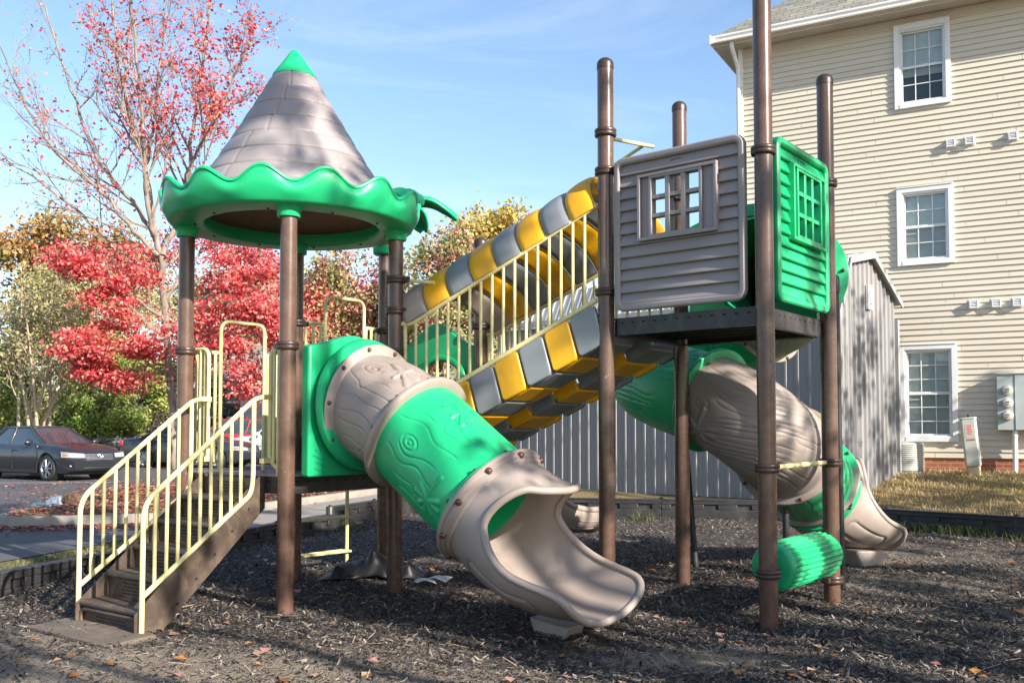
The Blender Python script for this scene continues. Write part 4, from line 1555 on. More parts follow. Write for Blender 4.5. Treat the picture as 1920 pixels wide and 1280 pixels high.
M["asphalt"] = asphalt()
M["concrete"] = mat("old_concrete", (0.30, 0.268, 0.228), (0.22, 0.195, 0.165), 2, 0.85, bump=0.3, bscale=60, stain=(0.16, 0.13, 0.1), stain_amt=0.5)
M["line"] = mat("worn_road_paint", (0.62, 0.62, 0.6), (0.42, 0.42, 0.41), 5, 0.7)
LOT = [(-60, 4), (-8.3, 3.0), (-5.25, 9.84), (-4.75, 11.9), (-3.95, 15.0), (-2.5, 20.0), (-1.2, 24.5), (1.5, 30), (4, 39), (-60, 39)]
sheet("parking_lot", LOT, 0.0, M["asphalt"])
SIDE = [(-3.72, 12.6), (-2.52, 15.9), (-1.3, 19.5), (-0.4, 22.6), (-1.5, 23.3), (-2.6, 19.9), (-3.75, 16.4), (-4.55, 14.1)]
pm = MB()
pm.prism(SIDE, (0, 0, -0.02), (1, 0, 0), (0, 1, 0), Z, 0.06)
tag(pm.build("pavement", M["concrete"], None, 30, 0.01), kind="structure")
ISL = [(-7.2, 13.6), (-6.9, 13.35), (-5.6, 13.7), (-4.65, 14.25), (-3.9, 16.5), (-2.75, 20.0), (-2.2, 21.8), (-8.0, 21.0), (-8.35, 20.4), (-7.6, 16.0)]
im = MB()
im.prism([(x * 0.985 - 0.08, y * 0.99 + 0.17) for x, y in ISL], (0, 0, -0.02), (1, 0, 0), (0, 1, 0), Z, 0.13)
tag(im.build("planted_island", M["earth"], None, 30), kind="structure")
kb = MB()
def kerb_line(pl, w, h, closed=True):
    n = len(pl)
    P_ = [Vector(p) for p in pl]
    outer, inner = [], []
    for i in range(n):
        a, b, c = P_[i - 1], P_[i], P_[(i + 1) % n]
        d1, d2 = (b - a).normalized(), (c - b).normalized()
        nn_ = (Vector((d1.y, -d1.x)) + Vector((d2.y, -d2.x))).normalized()
        outer.append(b + nn_ * w / 2); inner.append(b - nn_ * w / 2)
    G = np.zeros((n, 6, 3))
    for i in range(n):
        o_, n_ = outer[i], inner[i]
        G[i] = [(o_.x, o_.y, -0.02), (o_.x, o_.y, h - 0.03), (o_.x * 0.85 + n_.x * 0.15, o_.y * 0.85 + n_.y * 0.15, h), (n_.x * 0.9 + o_.x * 0.1, n_.y * 0.9 + o_.y * 0.1, h), (n_.x, n_.y, h - 0.02), (n_.x, n_.y, -0.02)]
    kb.grid(G, cu=True)
kerb_line([tuple(p) for p in ISL], 0.17, 0.15)
tag(kb.build("kerb", M["concrete"], None, 40), kind="structure")
ln = MB()
for (x0, y0, x1, y1) in ((-16.5, 24.2, -10.0, 24.6), (-10.5, 31.5, -5.6, 31.2), (-7.4, 36.4, -1.0, 36.0), (-21, 30.3, -15.5, 31.0), (-4.5, 27.0, 0.5, 27.0)):
    a_, b_ = Vector((x0, y0)), Vector((x1, y1))
    e_ = (b_ - a_).normalized()
    mid_ = (a_ + b_) / 2
    n_ = Vector((-e_.y, e_.x)) * 0.055
    ln.add([(a_.x - n_.x, a_.y - n_.y, 0.005), (b_.x - n_.x, b_.y - n_.y, 0.005), (b_.x + n_.x, b_.y + n_.y, 0.005), (a_.x + n_.x, a_.y + n_.y, 0.005)], [(0, 1, 2, 3)])
tag(ln.build("road_markings", M["line"], None, 0), kind="structure")


def scatter_in(poly, n, rng=RNG):
    xs = [p[0] for p in poly]; ys = [p[1] for p in poly]
    out = []
    while sum(len(o) for o in out) < n:
        x = rng.uniform(min(xs), max(xs), n); y = rng.uniform(min(ys), max(ys), n)
        k = inside(poly, x, y)
        out.append(np.stack([x[k], y[k]], 1))
    return np.concatenate(out)[:n]


M["redlitter"] = island_mat("red_leaf_litter", [(0.0, (0.20, 0.045, 0.03)), (0.3, (0.42, 0.09, 0.07)), (0.55, (0.35, 0.16, 0.10)), (0.75, (0.26, 0.16, 0.09)), (1.0, (0.55, 0.33, 0.25))], 0.65, transl=0.2)
a1_ = scatter_in(ISL, 7500)
P = [np.column_stack([a1_, np.full(len(a1_), 0.135) + RNG.uniform(0, 0.05, len(a1_))])]
a2_ = scatter_in([(-11, 12), (-4.9, 12.2), (-3.9, 15.2), (-2.2, 21.5), (-1.0, 26), (-8, 27), (-14, 22)], 2600)
a2_ = a2_[~inside(ISL, a2_[:, 0], a2_[:, 1])]
P.append(np.column_stack([a2_, np.full(len(a2_), 0.022) + 0.03 * inside(SIDE, a2_[:, 0], a2_[:, 1])]))
d_ = RNG.normal(0, 1, (1500, 2)) * [1.4, 0.28]
k_ = np.array([-6.3, 13.35]) + d_ @ np.array([[0.97, 0.22], [-0.22, 0.97]])
P.append(np.column_stack([k_, np.full(len(k_), 0.02)]))
d_ = scatter_in([(-26, 20), (-8, 20), (-2, 27), (2, 38), (-30, 38)], 2200)
P.append(np.column_stack([d_, np.full(len(d_), 0.02)]))
tag(leaves("fallen_leaves", np.concatenate(P), 0.075, M["redlitter"], None, 0.8, 0.4), "red and brown fallen leaves over the kerbed island and parking lot", "leaves", kind="stuff")
M["banklitter"] = island_mat("bank_leaf_litter", [(0.0, (0.22, 0.12, 0.06)), (0.4, (0.42, 0.27, 0.15)), (0.75, (0.5, 0.33, 0.2)), (1.0, (0.3, 0.16, 0.07))], 0.8)
b_ = scatter_in([(-32, 38.8), (-9, 38.8), (-9, 50), (-32, 50)], 9000)
tag(leaves("leaf_litter", np.column_stack([b_, ground_h(b_[:, 0], b_[:, 1]) + 0.02]), 0.16, M["banklitter"], None, 0.75, 0.4), "tan leaf litter on the bank beyond the parking lot", "leaf litter", kind="stuff")


# ---- grass blades
def blades(name, pts, zf, h, mt, lab, rng=RNG):
    n = len(pts)
    a = rng.uniform(0, 2 * PI, n)
    hh = h * rng.uniform(0.5, 1.4, n)
    w = 0.0035 + 0.002 * rng.random(n) + 0.02 * h
    lean = rng.normal(0, 0.55, (n, 2)) * hh[:, None]
    b = np.column_stack([pts, zf(pts[:, 0], pts[:, 1]) - 0.01])
    dx = np.column_stack([np.cos(a), np.sin(a), np.zeros(n)]) * w[:, None]
    mid = b + np.column_stack([lean * 0.35, hh * 0.6])
    tip_ = b + np.column_stack([lean, hh])
    vs = np.stack([b - dx, b + dx, mid + dx * 0.7, mid - dx * 0.7, tip_], 1).reshape(-1, 3)
    base = np.arange(n)[:, None] * 5
    f = (base[:, None, :] + np.array([[0, 1, 2], [0, 2, 3], [3, 2, 4]])[None]).reshape(-1)
    return tag(np_mesh(name, vs, f, 3, mt), lab, "grass", kind="stuff")


M["tanblade"] = island_mat("dormant_grass_blades", [(0.0, (0.26, 0.20, 0.09)), (0.4, (0.46, 0.35, 0.18)), (0.8, (0.54, 0.42, 0.24)), (1.0, (0.24, 0.22, 0.09))], 0.8, patch=[(0.0, (0.08, 0.10, 0.03)), (0.5, (0.42, 0.33, 0.15)), (1.0, (0.22, 0.21, 0.08))], patch_scale=0.7, patch_lo=0.55, patch_hi=0.7, transl=0.25)
M["greenblade"] = island_mat("green_grass_blades", [(0.0, (0.04, 0.075, 0.015)), (0.5, (0.075, 0.12, 0.03)), (0.85, (0.17, 0.15, 0.06)), (1.0, (0.3, 0.24, 0.11))], 0.7, transl=0.25)
LAWN = [(5.3, 13.15), (6.3, 12.05), (8.4, 10.2), (11.5, 12.2), (13.0, 14.2), (6.4, 17.9), (5.0, 14.6)]
blades("lawn_grass", scatter_in(LAWN, 26000), ground_h, 0.055, M["tanblade"], "short tan dormant grass between the border and the apartment block")
strip = scatter_in([(-5.4, 7.0), (-4.3, 7.75), (-3.1, 11.7), (-3.75, 12.5), (-4.65, 11.9), (-5.2, 9.8), (-6.6, 7.2)], 9000)
blades("verge_grass", strip, lambda x, y: np.zeros(len(x)) - 0.01, 0.035, M["greenblade"], "ragged green and straw grass strip behind the left border")
tuft = np.concatenate([np.array(c) + RNG.normal(0, 1, (n, 2)) * [s, s * 0.5] for c, n, s in (((5.15, 12.72), 170, 0.16), ((5.75, 12.1), 220, 0.22), ((5.45, 12.42), 120, 0.12), ((6.3, 11.5), 160, 0.2), ((1.9, 14.1), 60, 0.12), ((-2.2, 12.9), 60, 0.1))])
blades("weeds", tuft, mulch_h, 0.13, M["greenblade"], "green grass tufts growing at the foot of the black border")

# ================================================================== border timbers
def make_timber():
    root = thing("border_timber", "black plastic border timber with recessed slots edging the mulch", "border timber", (0, 0, 0))
    L, Hh, T = 1.2, 0.27, 0.11
    m = MB()
    m.box(-L / 2 + 0.02, L / 2 - 0.02, -T / 2 + 0.03, T / 2 - 0.03, 0.0, Hh - 0.03)
    for y0, y1 in ((-T / 2, -T / 2 + 0.03), (T / 2 - 0.03, T / 2)):
        xs = [-0.40, 0.0, 0.40]
        zb_, zt_ = 0.12, 0.195
        m.box(-L / 2, L / 2, y0, y1, zt_, Hh - 0.018)
        m.box(-L / 2, L / 2, y0, y1, -0.08, zb_)
        edges = [-L / 2] + [v for x in xs for v in (x - 0.085, x + 0.085)] + [L / 2]
        for i in range(0, len(edges), 2):
            m.box(edges[i], edges[i + 1], y0, y1, zb_, zt_)
    m.box(-L / 2, L / 2, -T / 2 - 0.006, T / 2 + 0.006, Hh - 0.022, Hh)
    o = m.build("beam", M["black"], root, 35, 0.008, world=False)
    for sx in (-1, 1):
        s_ = MB()
        s_.lathe([(0.055, -0.05), (0.055, Hh - 0.005), (0.05, Hh + 0.004), (0.0005, Hh + 0.008)], 16, (sx * L / 2, 0, 0))
        s_.lathe([(0.024, Hh + 0.004), (0.024, Hh + 0.014), (0.014, Hh + 0.024), (0.0005, Hh + 0.026)], 12, (sx * L / 2, 0, 0))
        s_.build("stake", M["black"], root, 40, world=False)
    root["group"] = "black plastic border timbers round the mulch"
    return root


tim = make_timber()
first = True
acc = 0
LEN = 1.2
Pb = [Vector(p) for p in BORDER]
for i in range(len(Pb) - 1):
    a_, b_ = Pb[i], Pb[i + 1]
    d = (b_ - a_).length
    n_ = max(1, round(d / LEN))
    for k in range(n_):
        p = a_.lerp(b_, (k + 0.5) / n_)
        if p.x < -0.56 * p.y - 2.6 or p.x > 0.56 * p.y + 2.6 or p.y < 3.4:
            continue
        rz = math.atan2(b_.y - a_.y, b_.x - a_.x)
        z = -0.06 if p.x < -2.5 else (0.04 if p.x < 4 else 0.02)
        if first:
            t_ = tim
            t_.location, t_.rotation_euler = (p.x, p.y, z), (0, 0, rz)
            first = False
        else:
            t_ = copy_tree(tim, (p.x, p.y, z), rz)
        t_.scale.x = d / n_ / LEN
        t_["tmp"] = (p.x, p.y)
TIMBERS = [o for o in SC.objects if o.name.startswith("border_timber")]
for o in TIMBERS:
    x, y = o["tmp"]
    del o["tmp"]
    o["label"] = ("black plastic border timber along the left edge beside the grass verge" if x < -1.55 else
                  "black plastic border timber along the back edge in front of the metal shed" if x < 4.2 else
                  "black plastic border timber at the right edge beside the tan lawn")
    o["group"] = ("left edge border timbers" if x < -1.55 else "back edge border timbers" if x < 4.2 else "right edge border timbers")

# ================================================================== metal shed
SCn = np.array([5.10, 14.95])
SF, SG = np.array([-0.768, 0.640]), np.array([0.640, 0.768])
SL, SWd = 6.9, 2.65
def sh(a, b, z):
    p = SCn + SF * a + SG * b
    return Vector((p[0], p[1], z))
M["shedwall"] = mat("grey_ribbed_steel", (0.235, 0.232, 0.235), (0.20, 0.197, 0.20), 1.2, 0.5, 0.08, bump=0.03, bscale=8, stain=(0.25, 0.2, 0.16), stain_amt=0.35, stain_scale=2.5, stretch=(1, 1, 0.25))
M["shedroof"] = mat("pale_roof_steel", (0.40, 0.40, 0.40), None, 1.5, 0.4)
M["shedtrim"] = mat("pale_grey_trim", (0.36, 0.355, 0.345), None, 2, 0.5)
M["timber"] = mat("weathered_timber", (0.42, 0.30, 0.17), (0.32, 0.22, 0.12), 4, 0.85, bump=0.3, stretch=(1, 1, 6))
shed = thing("metal_shed", "grey ribbed metal storage shed with a steep gable standing behind the slides", "shed", (SCn[0], SCn[1], 0.2))
ZE, ZP, ZB = 3.72, 4.30, 0.21
def ribs(length, sp=0.205):
    pr = []
    x = 0.02
    while x < length - 0.1:
        pr += [(x, 0.0), (x + 0.016, 0.030), (x + 0.048, 0.030), (x + 0.064, 0.0), (x + 0.118, 0.0), (x + 0.124, 0.006), (x + 0.14, 0.006), (x + 0.146, 0.0)]
        x += sp
    return [(0, 0.0)] + pr + [(length, 0.0)]
def wall_sheet(fn, length, ztop):
    m = MB()
    pr = ribs(length)
    m.grid(np.array([[tuple(fn(x, d, ZB)), tuple(fn(x, d, ztop(x)))] for x, d in pr]))
    m.grid(np.array([[tuple(fn(x, -0.03, ZB)), tuple(fn(x, -0.03, ztop(x)))] for x, d in pr]), flip=True)
    x = 0.02 + 0.032
    while x < length - 0.1:          # screw rows on the ribs
        for z in (0.32, 1.15, 2.0, 2.85, ztop(x) - 0.12):
            m.add([fn(x - 0.006, 0.034, z - 0.006), fn(x + 0.006, 0.034, z - 0.006), fn(x + 0.006, 0.034, z + 0.006), fn(x - 0.006, 0.034, z + 0.006)], [(0, 1, 2, 3)], 1)
        x += 0.205
    return m
gab = lambda b: ZE + (ZP - ZE) * (b / (SWd / 2)) if b < SWd / 2 else ZE + (ZP - ZE) * (2 - b / (SWd / 2)) - 0.0
GAB = [(0.0, 3.45), (0.30, 4.04), (1.36, 4.26), (SWd, 3.60)]      # broken, barn-like slope
def gab2(b):
    return float(np.interp(b, [g_[0] for g_ in GAB], [g_[1] for g_ in GAB]))
ZE = 3.45
wall_sheet(lambda x, d, z: sh(x, -d, z), SL, lambda x: ZE).build("wall", [M["shedwall"], M["dark"]], shed, 25)
wall_sheet(lambda x, d, z: sh(-d, x, z), SWd, gab2).build("wall", [M["shedwall"], M["dark"]], shed, 25)
wall_sheet(lambda x, d, z: sh(x, SWd + d, z), SL, lambda x: 3.56).build("wall", [M["shedwall"], M["dark"]], shed, 25)
wall_sheet(lambda x, d, z: sh(SL + d, x, z), SWd, gab2).build("wall", [M["shedwall"], M["dark"]], shed, 25)
m = MB()
EXT = [(-0.07, 3.45 - 0.14)] + GAB[1:3] + [(SWd + 0.10, 3.60 - 0.05)]
for (b0_, z0_), (b1_, z1_) in zip(EXT[:-1], EXT[1:]):
    pr = ribs(SL + 0.2, 0.23)
    m.grid(np.array([[tuple(sh(x - 0.1, b0_, z0_ + 0.03 + d)), tuple(sh(x - 0.1, b1_, z1_ + 0.03 + d))] for x, d in pr]), flip=True)
    m.obox((sh(SL / 2, (b0_ + b1_) / 2, (z0_ + z1_) / 2 + 0.012)), sh(SL / 2 + 0.1, 0, 0) - sh(0, 0, 0), (sh(0, b1_, z1_) - sh(0, b0_, z0_)) / 2, Z * 0.01)
m.build("roof", M["shedroof"], shed, 25)
m = MB()
for (b0_, za), (b1_, zb_) in zip(EXT[:-1], EXT[1:]):
    c = (sh(-0.115, b0_, za) + sh(-0.115, b1_, zb_)) / 2
    d = (sh(0, b1_, zb_) - sh(0, b0_, za)) / 2
    m.obox(c, d, sh(0.012, 0, 0) - sh(0, 0, 0), Z * 0.055)
m.obox(sh(-0.03, -0.03, (ZB + ZE) / 2), sh(0.035, 0, 0) - sh(0, 0, 0), sh(0, 0.035, 0) - sh(0, 0, 0), Z * ((ZE - ZB) / 2))
m.obox(sh(-0.03, SWd + 0.02, (ZB + ZE) / 2 - 0.08), sh(0.035, 0, 0) - sh(0, 0, 0), sh(0, 0.035, 0) - sh(0, 0, 0), Z * ((ZE - ZB) / 2 - 0.08))
m.obox(sh(SL + 0.02, -0.03, (ZB + ZE) / 2), sh(0.05, 0, 0) - sh(0, 0, 0), sh(0, 0.035, 0) - sh(0, 0, 0), Z * ((ZE - ZB) / 2))
m.obox(sh(SL / 2, -0.045, ZE - 0.03), sh(SL / 2 + 0.08, 0, 0) - sh(0, 0, 0), sh(0, 0.02, 0) - sh(0, 0, 0), Z * 0.045)
m.build("trim", M["shedtrim"], shed, 25, 0.004)
m = MB()
for b in (0.06, SWd / 2, SWd - 0.06):
    m.obox(sh(SL / 2, b, ZB - 0.075), sh(SL / 2 + 0.02, 0, 0) - sh(0, 0, 0), sh(0, 0.05, 0) - sh(0, 0, 0), Z * 0.065)
for k in range(8):
    a = 0.05 + (SL - 0.1) * k / 7
    m.obox(sh(a, SWd / 2, ZB - 0.22), sh(0.08, 0, 0) - sh(0, 0, 0), sh(0, SWd / 2 - 0.1, 0) - sh(0, 0, 0), Z * 0.078)
m.build("skid", M["timber"], shed, 25, 0.004)
vp = at(1630, 559, 16.0)
m = MB()
bv = 1.28
zc = vp.z
for z0_ in np.linspace(-0.16, 0.16, 9):
    m.obox(sh(-0.045, bv, zc + z0_) , sh(0, 0.085, 0) - sh(0, 0, 0), (sh(-0.014, 0, 0) - sh(0, 0, 0)) + Z * -0.012, Z * 0.004)
for dz in (-0.19, 0.19):
    m.obox(sh(-0.045, bv, zc + dz), sh(0, 0.105, 0) - sh(0, 0, 0), sh(-0.025, 0, 0) - sh(0, 0, 0), Z * 0.014)
for db in (-0.095, 0.095):
    m.obox(sh(-0.045, bv + db, zc), sh(0, 0.012, 0) - sh(0, 0, 0), sh(-0.025, 0, 0) - sh(0, 0, 0), Z * 0.176)
m.obox(sh(-0.028, bv, zc), sh(0, 0.09, 0) - sh(0, 0, 0), sh(-0.003, 0, 0) - sh(0, 0, 0), Z * 0.18, 1)
m.build("vent", [M["white"], M["dark"]], shed, 25)

# ================================================================== apartment block
def bw(s, n, z):
    p = K + FE * s + FN * n
    return Vector((p[0], p[1], z))
bs = lambda v: bw(v, 0, 0) - bw(0, 0, 0)
bn = lambda v: bw(0, v, 0) - bw(0, 0, 0)
apt = thing("apartment_building", "three storey apartment block with beige lap siding, white windows and grey shingle roof", "apartment building", (K[0], K[1], 0.6))
M["siding"] = mat("beige_vinyl_siding", (0.62, 0.558, 0.455), (0.555, 0.495, 0.395), 0.8, 0.5, 0.08, bump=0.04, bscale=30, stain=(0.45, 0.39, 0.30), stain_amt=0.4, stain_scale=0.35, stretch=(0.45, 0.45, 7.0))
def brick_mat():
    m, nt, out = new_mat("red_brick")
    b = N(nt, "ShaderNodeBsdfPrincipled")
    uv = N(nt, "ShaderNodeTexCoord")
    mp = N(nt, "ShaderNodeMapping")
    mp.inputs["Rotation"].default_value = (0, 0, 0.505)
    nt.links.new(uv.outputs["Object"], mp.inputs["Vector"])
    sp_ = N(nt, "ShaderNodeSeparateXYZ")
    nt.links.new(mp.outputs["Vector"], sp_.inputs[0])
    cb_ = N(nt, "ShaderNodeCombineXYZ")
    nt.links.new(sp_.outputs[0], cb_.inputs[0])
    nt.links.new(sp_.outputs[2], cb_.inputs[1])
    t = N(nt, "ShaderNodeTexBrick")
    t.inputs["Scale"].default_value = 1.0
    t.inputs["Brick Width"].default_value = 0.21
    t.inputs["Row Height"].default_value = 0.075
    t.inputs["Mortar Size"].default_value = 0.006
    t.inputs["Color1"].default_value = (0.36, 0.12, 0.06, 1)
    t.inputs["Color2"].default_value = (0.27, 0.085, 0.045, 1)
    t.inputs["Mortar"].default_value = (0.38, 0.25, 0.17, 1)
    nt.links.new(cb_.outputs[0], t.inputs["Vector"])
    nt.links.new(t.outputs["Color"], b.inputs["Base Color"])
    b.inputs["Roughness"].default_value = 0.85
    nt.links.new(b.outputs[0], out.inputs["Surface"])
    return m
M["brick"] = brick_mat()
BL, BD = 17.0, 10.0
Z0b, Z1b, Z2b = 0.2, 0.845, 9.02
CO = 0.1065
SW0, SW1 = -0.405, 0.385
S_WIN = 3.42
wins = []
for (y0_, y1_) in ((352, 495), (648, 826), (46, 199)):
    z1_, z0_ = zat(y0_, 17.48), zat(y1_, 17.48)
    wins.append((S_WIN + SW0, S_WIN + SW1, z0_ + 0.07, z1_ - 0.07))
def siding(m, s0, s1, z0, z1, n0=0.0):
    k0 = math.floor((z0 - Z1b) / CO)
    pr = []
    k = k0
    while Z1b + k * CO < z1 - 1e-6:
        za, zb_ = max(z0, Z1b + k * CO), min(z1, Z1b + (k + 1) * CO)
        dep = lambda z: n0 + 0.021 * (1 - (z - (Z1b + k * CO)) / CO)
        if zb_ - za > 1e-4:
            pr += [(za, n0 + 0.001), (za, dep(za)), (zb_, dep(zb_))]
        k += 1
    pts_ = [(n, z) for z, n in pr]
    m.grid(np.array([[tuple(bw(s0, n, z)), tuple(bw(s1, n, z))] for n, z in pts_]), flip=True)
m = MB()
wsort = sorted(wins, key=lambda w: w[2])
siding(m, 0.06, S_WIN + SW0, Z1b, Z2b)
siding(m, S_WIN + SW1, BL, Z1b, Z2b)
zc_ = Z1b
for w in wsort:
    siding(m, S_WIN + SW0, S_WIN + SW1, zc_, w[2])
    zc_ = w[3]
siding(m, S_WIN + SW0, S_WIN + SW1, zc_, Z2b)
rs_ = random.Random(4)
for k in range(int((Z2b - Z1b) / CO)):        # vertical laps where boards meet
    s_ = rs_.uniform(0.2, 1.6) + (k % 3) * 1.1
    while s_ < BL:
        z_ = Z1b + (k + 0.5) * CO
        if not any(w[0] - 0.12 < s_ < w[1] + 0.12 and w[2] - 0.15 < z_ < w[3] + 0.15 for w in wins):
            m.obox(bw(s_, 0.0125, z_), bs(0.0025), bn(0.002), Z * (CO * 0.46) - bn(0.0085))
        s_ += rs_.uniform(2.9, 3.7)
m.build("siding", M["siding"], apt, 20)
m = MB()
m.obox((bw(BL / 2, -BD / 2 - 0.16, (Z1b + Z2b) / 2 - 0.02)), bs(BL / 2 - 0.001), bn(BD / 2), Z * ((Z2b - Z1b) / 2 + 0.02))
m.obox(bw(BL / 2, -0.09, Z1b / 2 + 4.4), bs(0.001), bn(0.001), Z * 0.001)
m.build("wall", M["siding"], apt, 20)
m = MB()
m.obox(bw(BL / 2, -BD / 2, (Z0b + Z1b) / 2), bs(BL / 2 - 0.02), bn(BD / 2 - 0.01), Z * ((Z1b - Z0b) / 2 - 0.002))
m.build("foundation", M["brick"], apt, 20)
# left end return of the siding
m = MB()
pr = []
for k in range(int((Z2b - Z1b) / CO) + 1):
    za = Z1b + k * CO
    zb_ = min(Z2b, za + CO)
    pr += [(za, -0.001), (za, -0.017), (zb_, -0.001)]
m.grid(np.array([[tuple(bw(s, -0.04, z)), tuple(bw(s, -BD, z))] for z, s in pr]))
m.build("siding", M["siding"], apt, 20)
m = MB()
m.obox(bw(0.03, -0.015, (Z1b + Z2b) / 2), bs(0.045), bn(0.045), Z * ((Z2b - Z1b) / 2))
m.build("corner_trim", M["white"], apt, 20, 0.004)


def glass_mat(name, tint, refl):
    m, nt, out = new_mat(name)
    tr = N(nt, "ShaderNodeBsdfTransparent")
    tr.inputs["Color"].default_value = (*tint, 1)
    gl = N(nt, "ShaderNodeBsdfGlossy")
    gl.inputs["Roughness"].default_value = 0.02
    gl.inputs["Color"].default_value = (0.95, 0.97, 1, 1)
    lw = N(nt, "ShaderNodeLayerWeight")
    lw.inputs["Blend"].default_value = 0.15
    mr = N(nt, "ShaderNodeMapRange")
    mr.inputs["To Min"].default_value = refl
    mr.inputs["To Max"].default_value = 0.75
    nt.links.new(lw.outputs["Fresnel"], mr.inputs["Value"])
    mx_ = N(nt, "ShaderNodeMixShader")
    nt.links.new(mr.outputs["Result"], mx_.inputs[0])
    nt.links.new(tr.outputs[0], mx_.inputs[1])
    nt.links.new(gl.outputs[0], mx_.inputs[2])
    nt.links.new(mx_.outputs[0], out.inputs["Surface"])
    return m
M["glass"] = glass_mat("window_glass", (0.80, 0.86, 0.86), 0.07)
M["screen"] = glass_mat("screened_glass", (0.70, 0.75, 0.75), 0.04)
M["blind"] = mat("pale_blind", (0.80, 0.80, 0.76), None, 3, 0.6)
for wi, (s0_, s1_, z0_, z1_) in enumerate(wins):
    fr = MB()
    t_ = 0.085
    def fb(a, b, c, d, n0, n1, mm=None):
        (mm or fr).obox(bw((a + b) / 2, (n0 + n1) / 2, (c + d) / 2), bs((b - a) / 2), bn((n1 - n0) / 2), Z * ((d - c) / 2))
    fb(s0_ - t_, s0_, z0_ - t_, z1_ + t_, -0.02, 0.055); fb(s1_, s1_ + t_, z0_ - t_, z1_ + t_, -0.02, 0.055)
    fb(s0_, s1_, z1_, z1_ + t_, -0.02, 0.055); fb(s0_, s1_, z0_ - t_, z0_, -0.02, 0.062)
    fb(s0_ - t_, s1_ + t_, z1_ + t_, z1_ + t_ + 0.02, -0.02, 0.07)
    # box jambs
    fb(s0_, s0_ + 0.03, z0_, z1_, -0.14, 0.03); fb(s1_ - 0.03, s1_, z0_, z1_, -0.14, 0.03)
    fb(s0_ + 0.03, s1_ - 0.03, z0_, z0_ + 0.03, -0.14, 0.03); fb(s0_ + 0.03, s1_ - 0.03, z1_ - 0.03, z1_, -0.14, 0.03)
    fo = fr.build("window", M["white"], apt, 20, 0.004)
    a0_, a1_w, c0_, c1_ = s0_ + 0.03, s1_ - 0.03, z0_ + 0.03, z1_ - 0.03
    zm = (c0_ + c1_) / 2
    sash = MB()
    for (za, zb_, n0) in ((zm, c1_, -0.045), (c0_, zm + 0.0, -0.015)):
        r = 0.028
        fb(a0_, a1_w, zb_ - r, zb_, n0 - 0.02, n0, sash); fb(a0_, a1_w, za, za + r, n0 - 0.02, n0, sash)
        fb(a0_, a0_ + r, za + r, zb_ - r, n0 - 0.02, n0, sash); fb(a1_w - r, a1_w, za + r, zb_ - r, n0 - 0.02, n0, sash)
        for k in (1, 2):
            x = a0_ + (a1_w - a0_) * k / 3
            fb(x - 0.008, x + 0.008, za + r, zb_ - r, n0 - 0.018, n0 - 0.010, sash)
        nr = 2 if wi != 1 else 3
        for k in range(1, nr):
            z = za + (zb_ - za) * k / nr
            fb(a0_ + r, a1_w - r, z - 0.008, z + 0.008, n0 - 0.0175, n0 - 0.0095, sash)
    sash.build("sash", M["white"], fo, 20, 0.002)
    for (za, zb_, n0, mt_) in ((zm, c1_, -0.062, M["glass"]), (c0_, zm, -0.034, M["screen"])):
        gm = MB()
        gm.add([bw(a0_, n0, za), bw(a1_w, n0, za), bw(a1_w, n0, zb_), bw(a0_, n0, zb_)], [(0, 1, 2, 3)])
        gm.build("pane", mt_, fo, 0)
    bl = MB()
    drop = [0.0, 0.0, 0.38][wi]
    z = c1_ - 0.02
    while z > c0_ + (c1_ - c0_) * drop:
        bl.obox(bw((a0_ + a1_w) / 2, -0.105, z), bs((a1_w - a0_) / 2 - 0.01), bn(0.005) - Z * 0.0118, Z * 0.0006 + bn(0.0012))
        z -= 0.0195
    bl.build("blind", M["blind"], fo, 0)
    dk = MB()
    dk.add([bw(a0_, -0.135, c0_), bw(a1_w, -0.135, c0_), bw(a1_w, -0.135, c1_), bw(a0_, -0.135, c1_)], [(0, 1, 2, 3)])
    dk.build("dark_room", mat("dim_interior", (0.10, 0.11, 0.12), None, 2, 0.9), fo, 0)
# wall vents
def vent_at(px, py):
    # find s on the facade for this sight line
    best = None
    for s in np.arange(1, 8, 0.01):
        p = K + FE * s
        e_ = abs(p[0] / p[1] - (px - 960) / 1800)
        if best is None or e_ < best[0]:
            best = (e_, s, p[1])
    _, s, y = best
    return s, zat(py, y)
for px, py in ((1793, 270), (1829, 265), (1911, 256), (1831, 571), (1873, 569), (1913, 567)):
    s, z = vent_at(px, py)
    v_ = MB()
    w_ = 0.068
    for a, b, c, d in ((-w_, w_, w_ - 0.014, w_), (-w_, w_, -w_, -w_ + 0.014), (-w_, -w_ + 0.014, -w_ + 0.014, w_ - 0.014), (w_ - 0.014, w_, -w_ + 0.014, w_ - 0.014)):
        v_.obox(bw(s + (a + b) / 2, 0.045, z + (c + d) / 2), bs((b - a) / 2), bn(0.045), Z * ((d - c) / 2))
    for k in range(4):
        v_.obox(bw(s, 0.078, z - 0.04 + 0.027 * k), bs(w_ - 0.015), bn(0.010) - Z * 0.010, Z * 0.002)
    v_.obox(bw(s, 0.05, z), bs(w_ - 0.015), bn(0.004), Z * (w_ - 0.015), 0)
    v_.obox(bw(s, 0.012, z), bs(w_ + 0.02), bn(0.012), Z * (w_ + 0.02), 0)
    v_.build("wall_vent", M["white"], apt, 20)
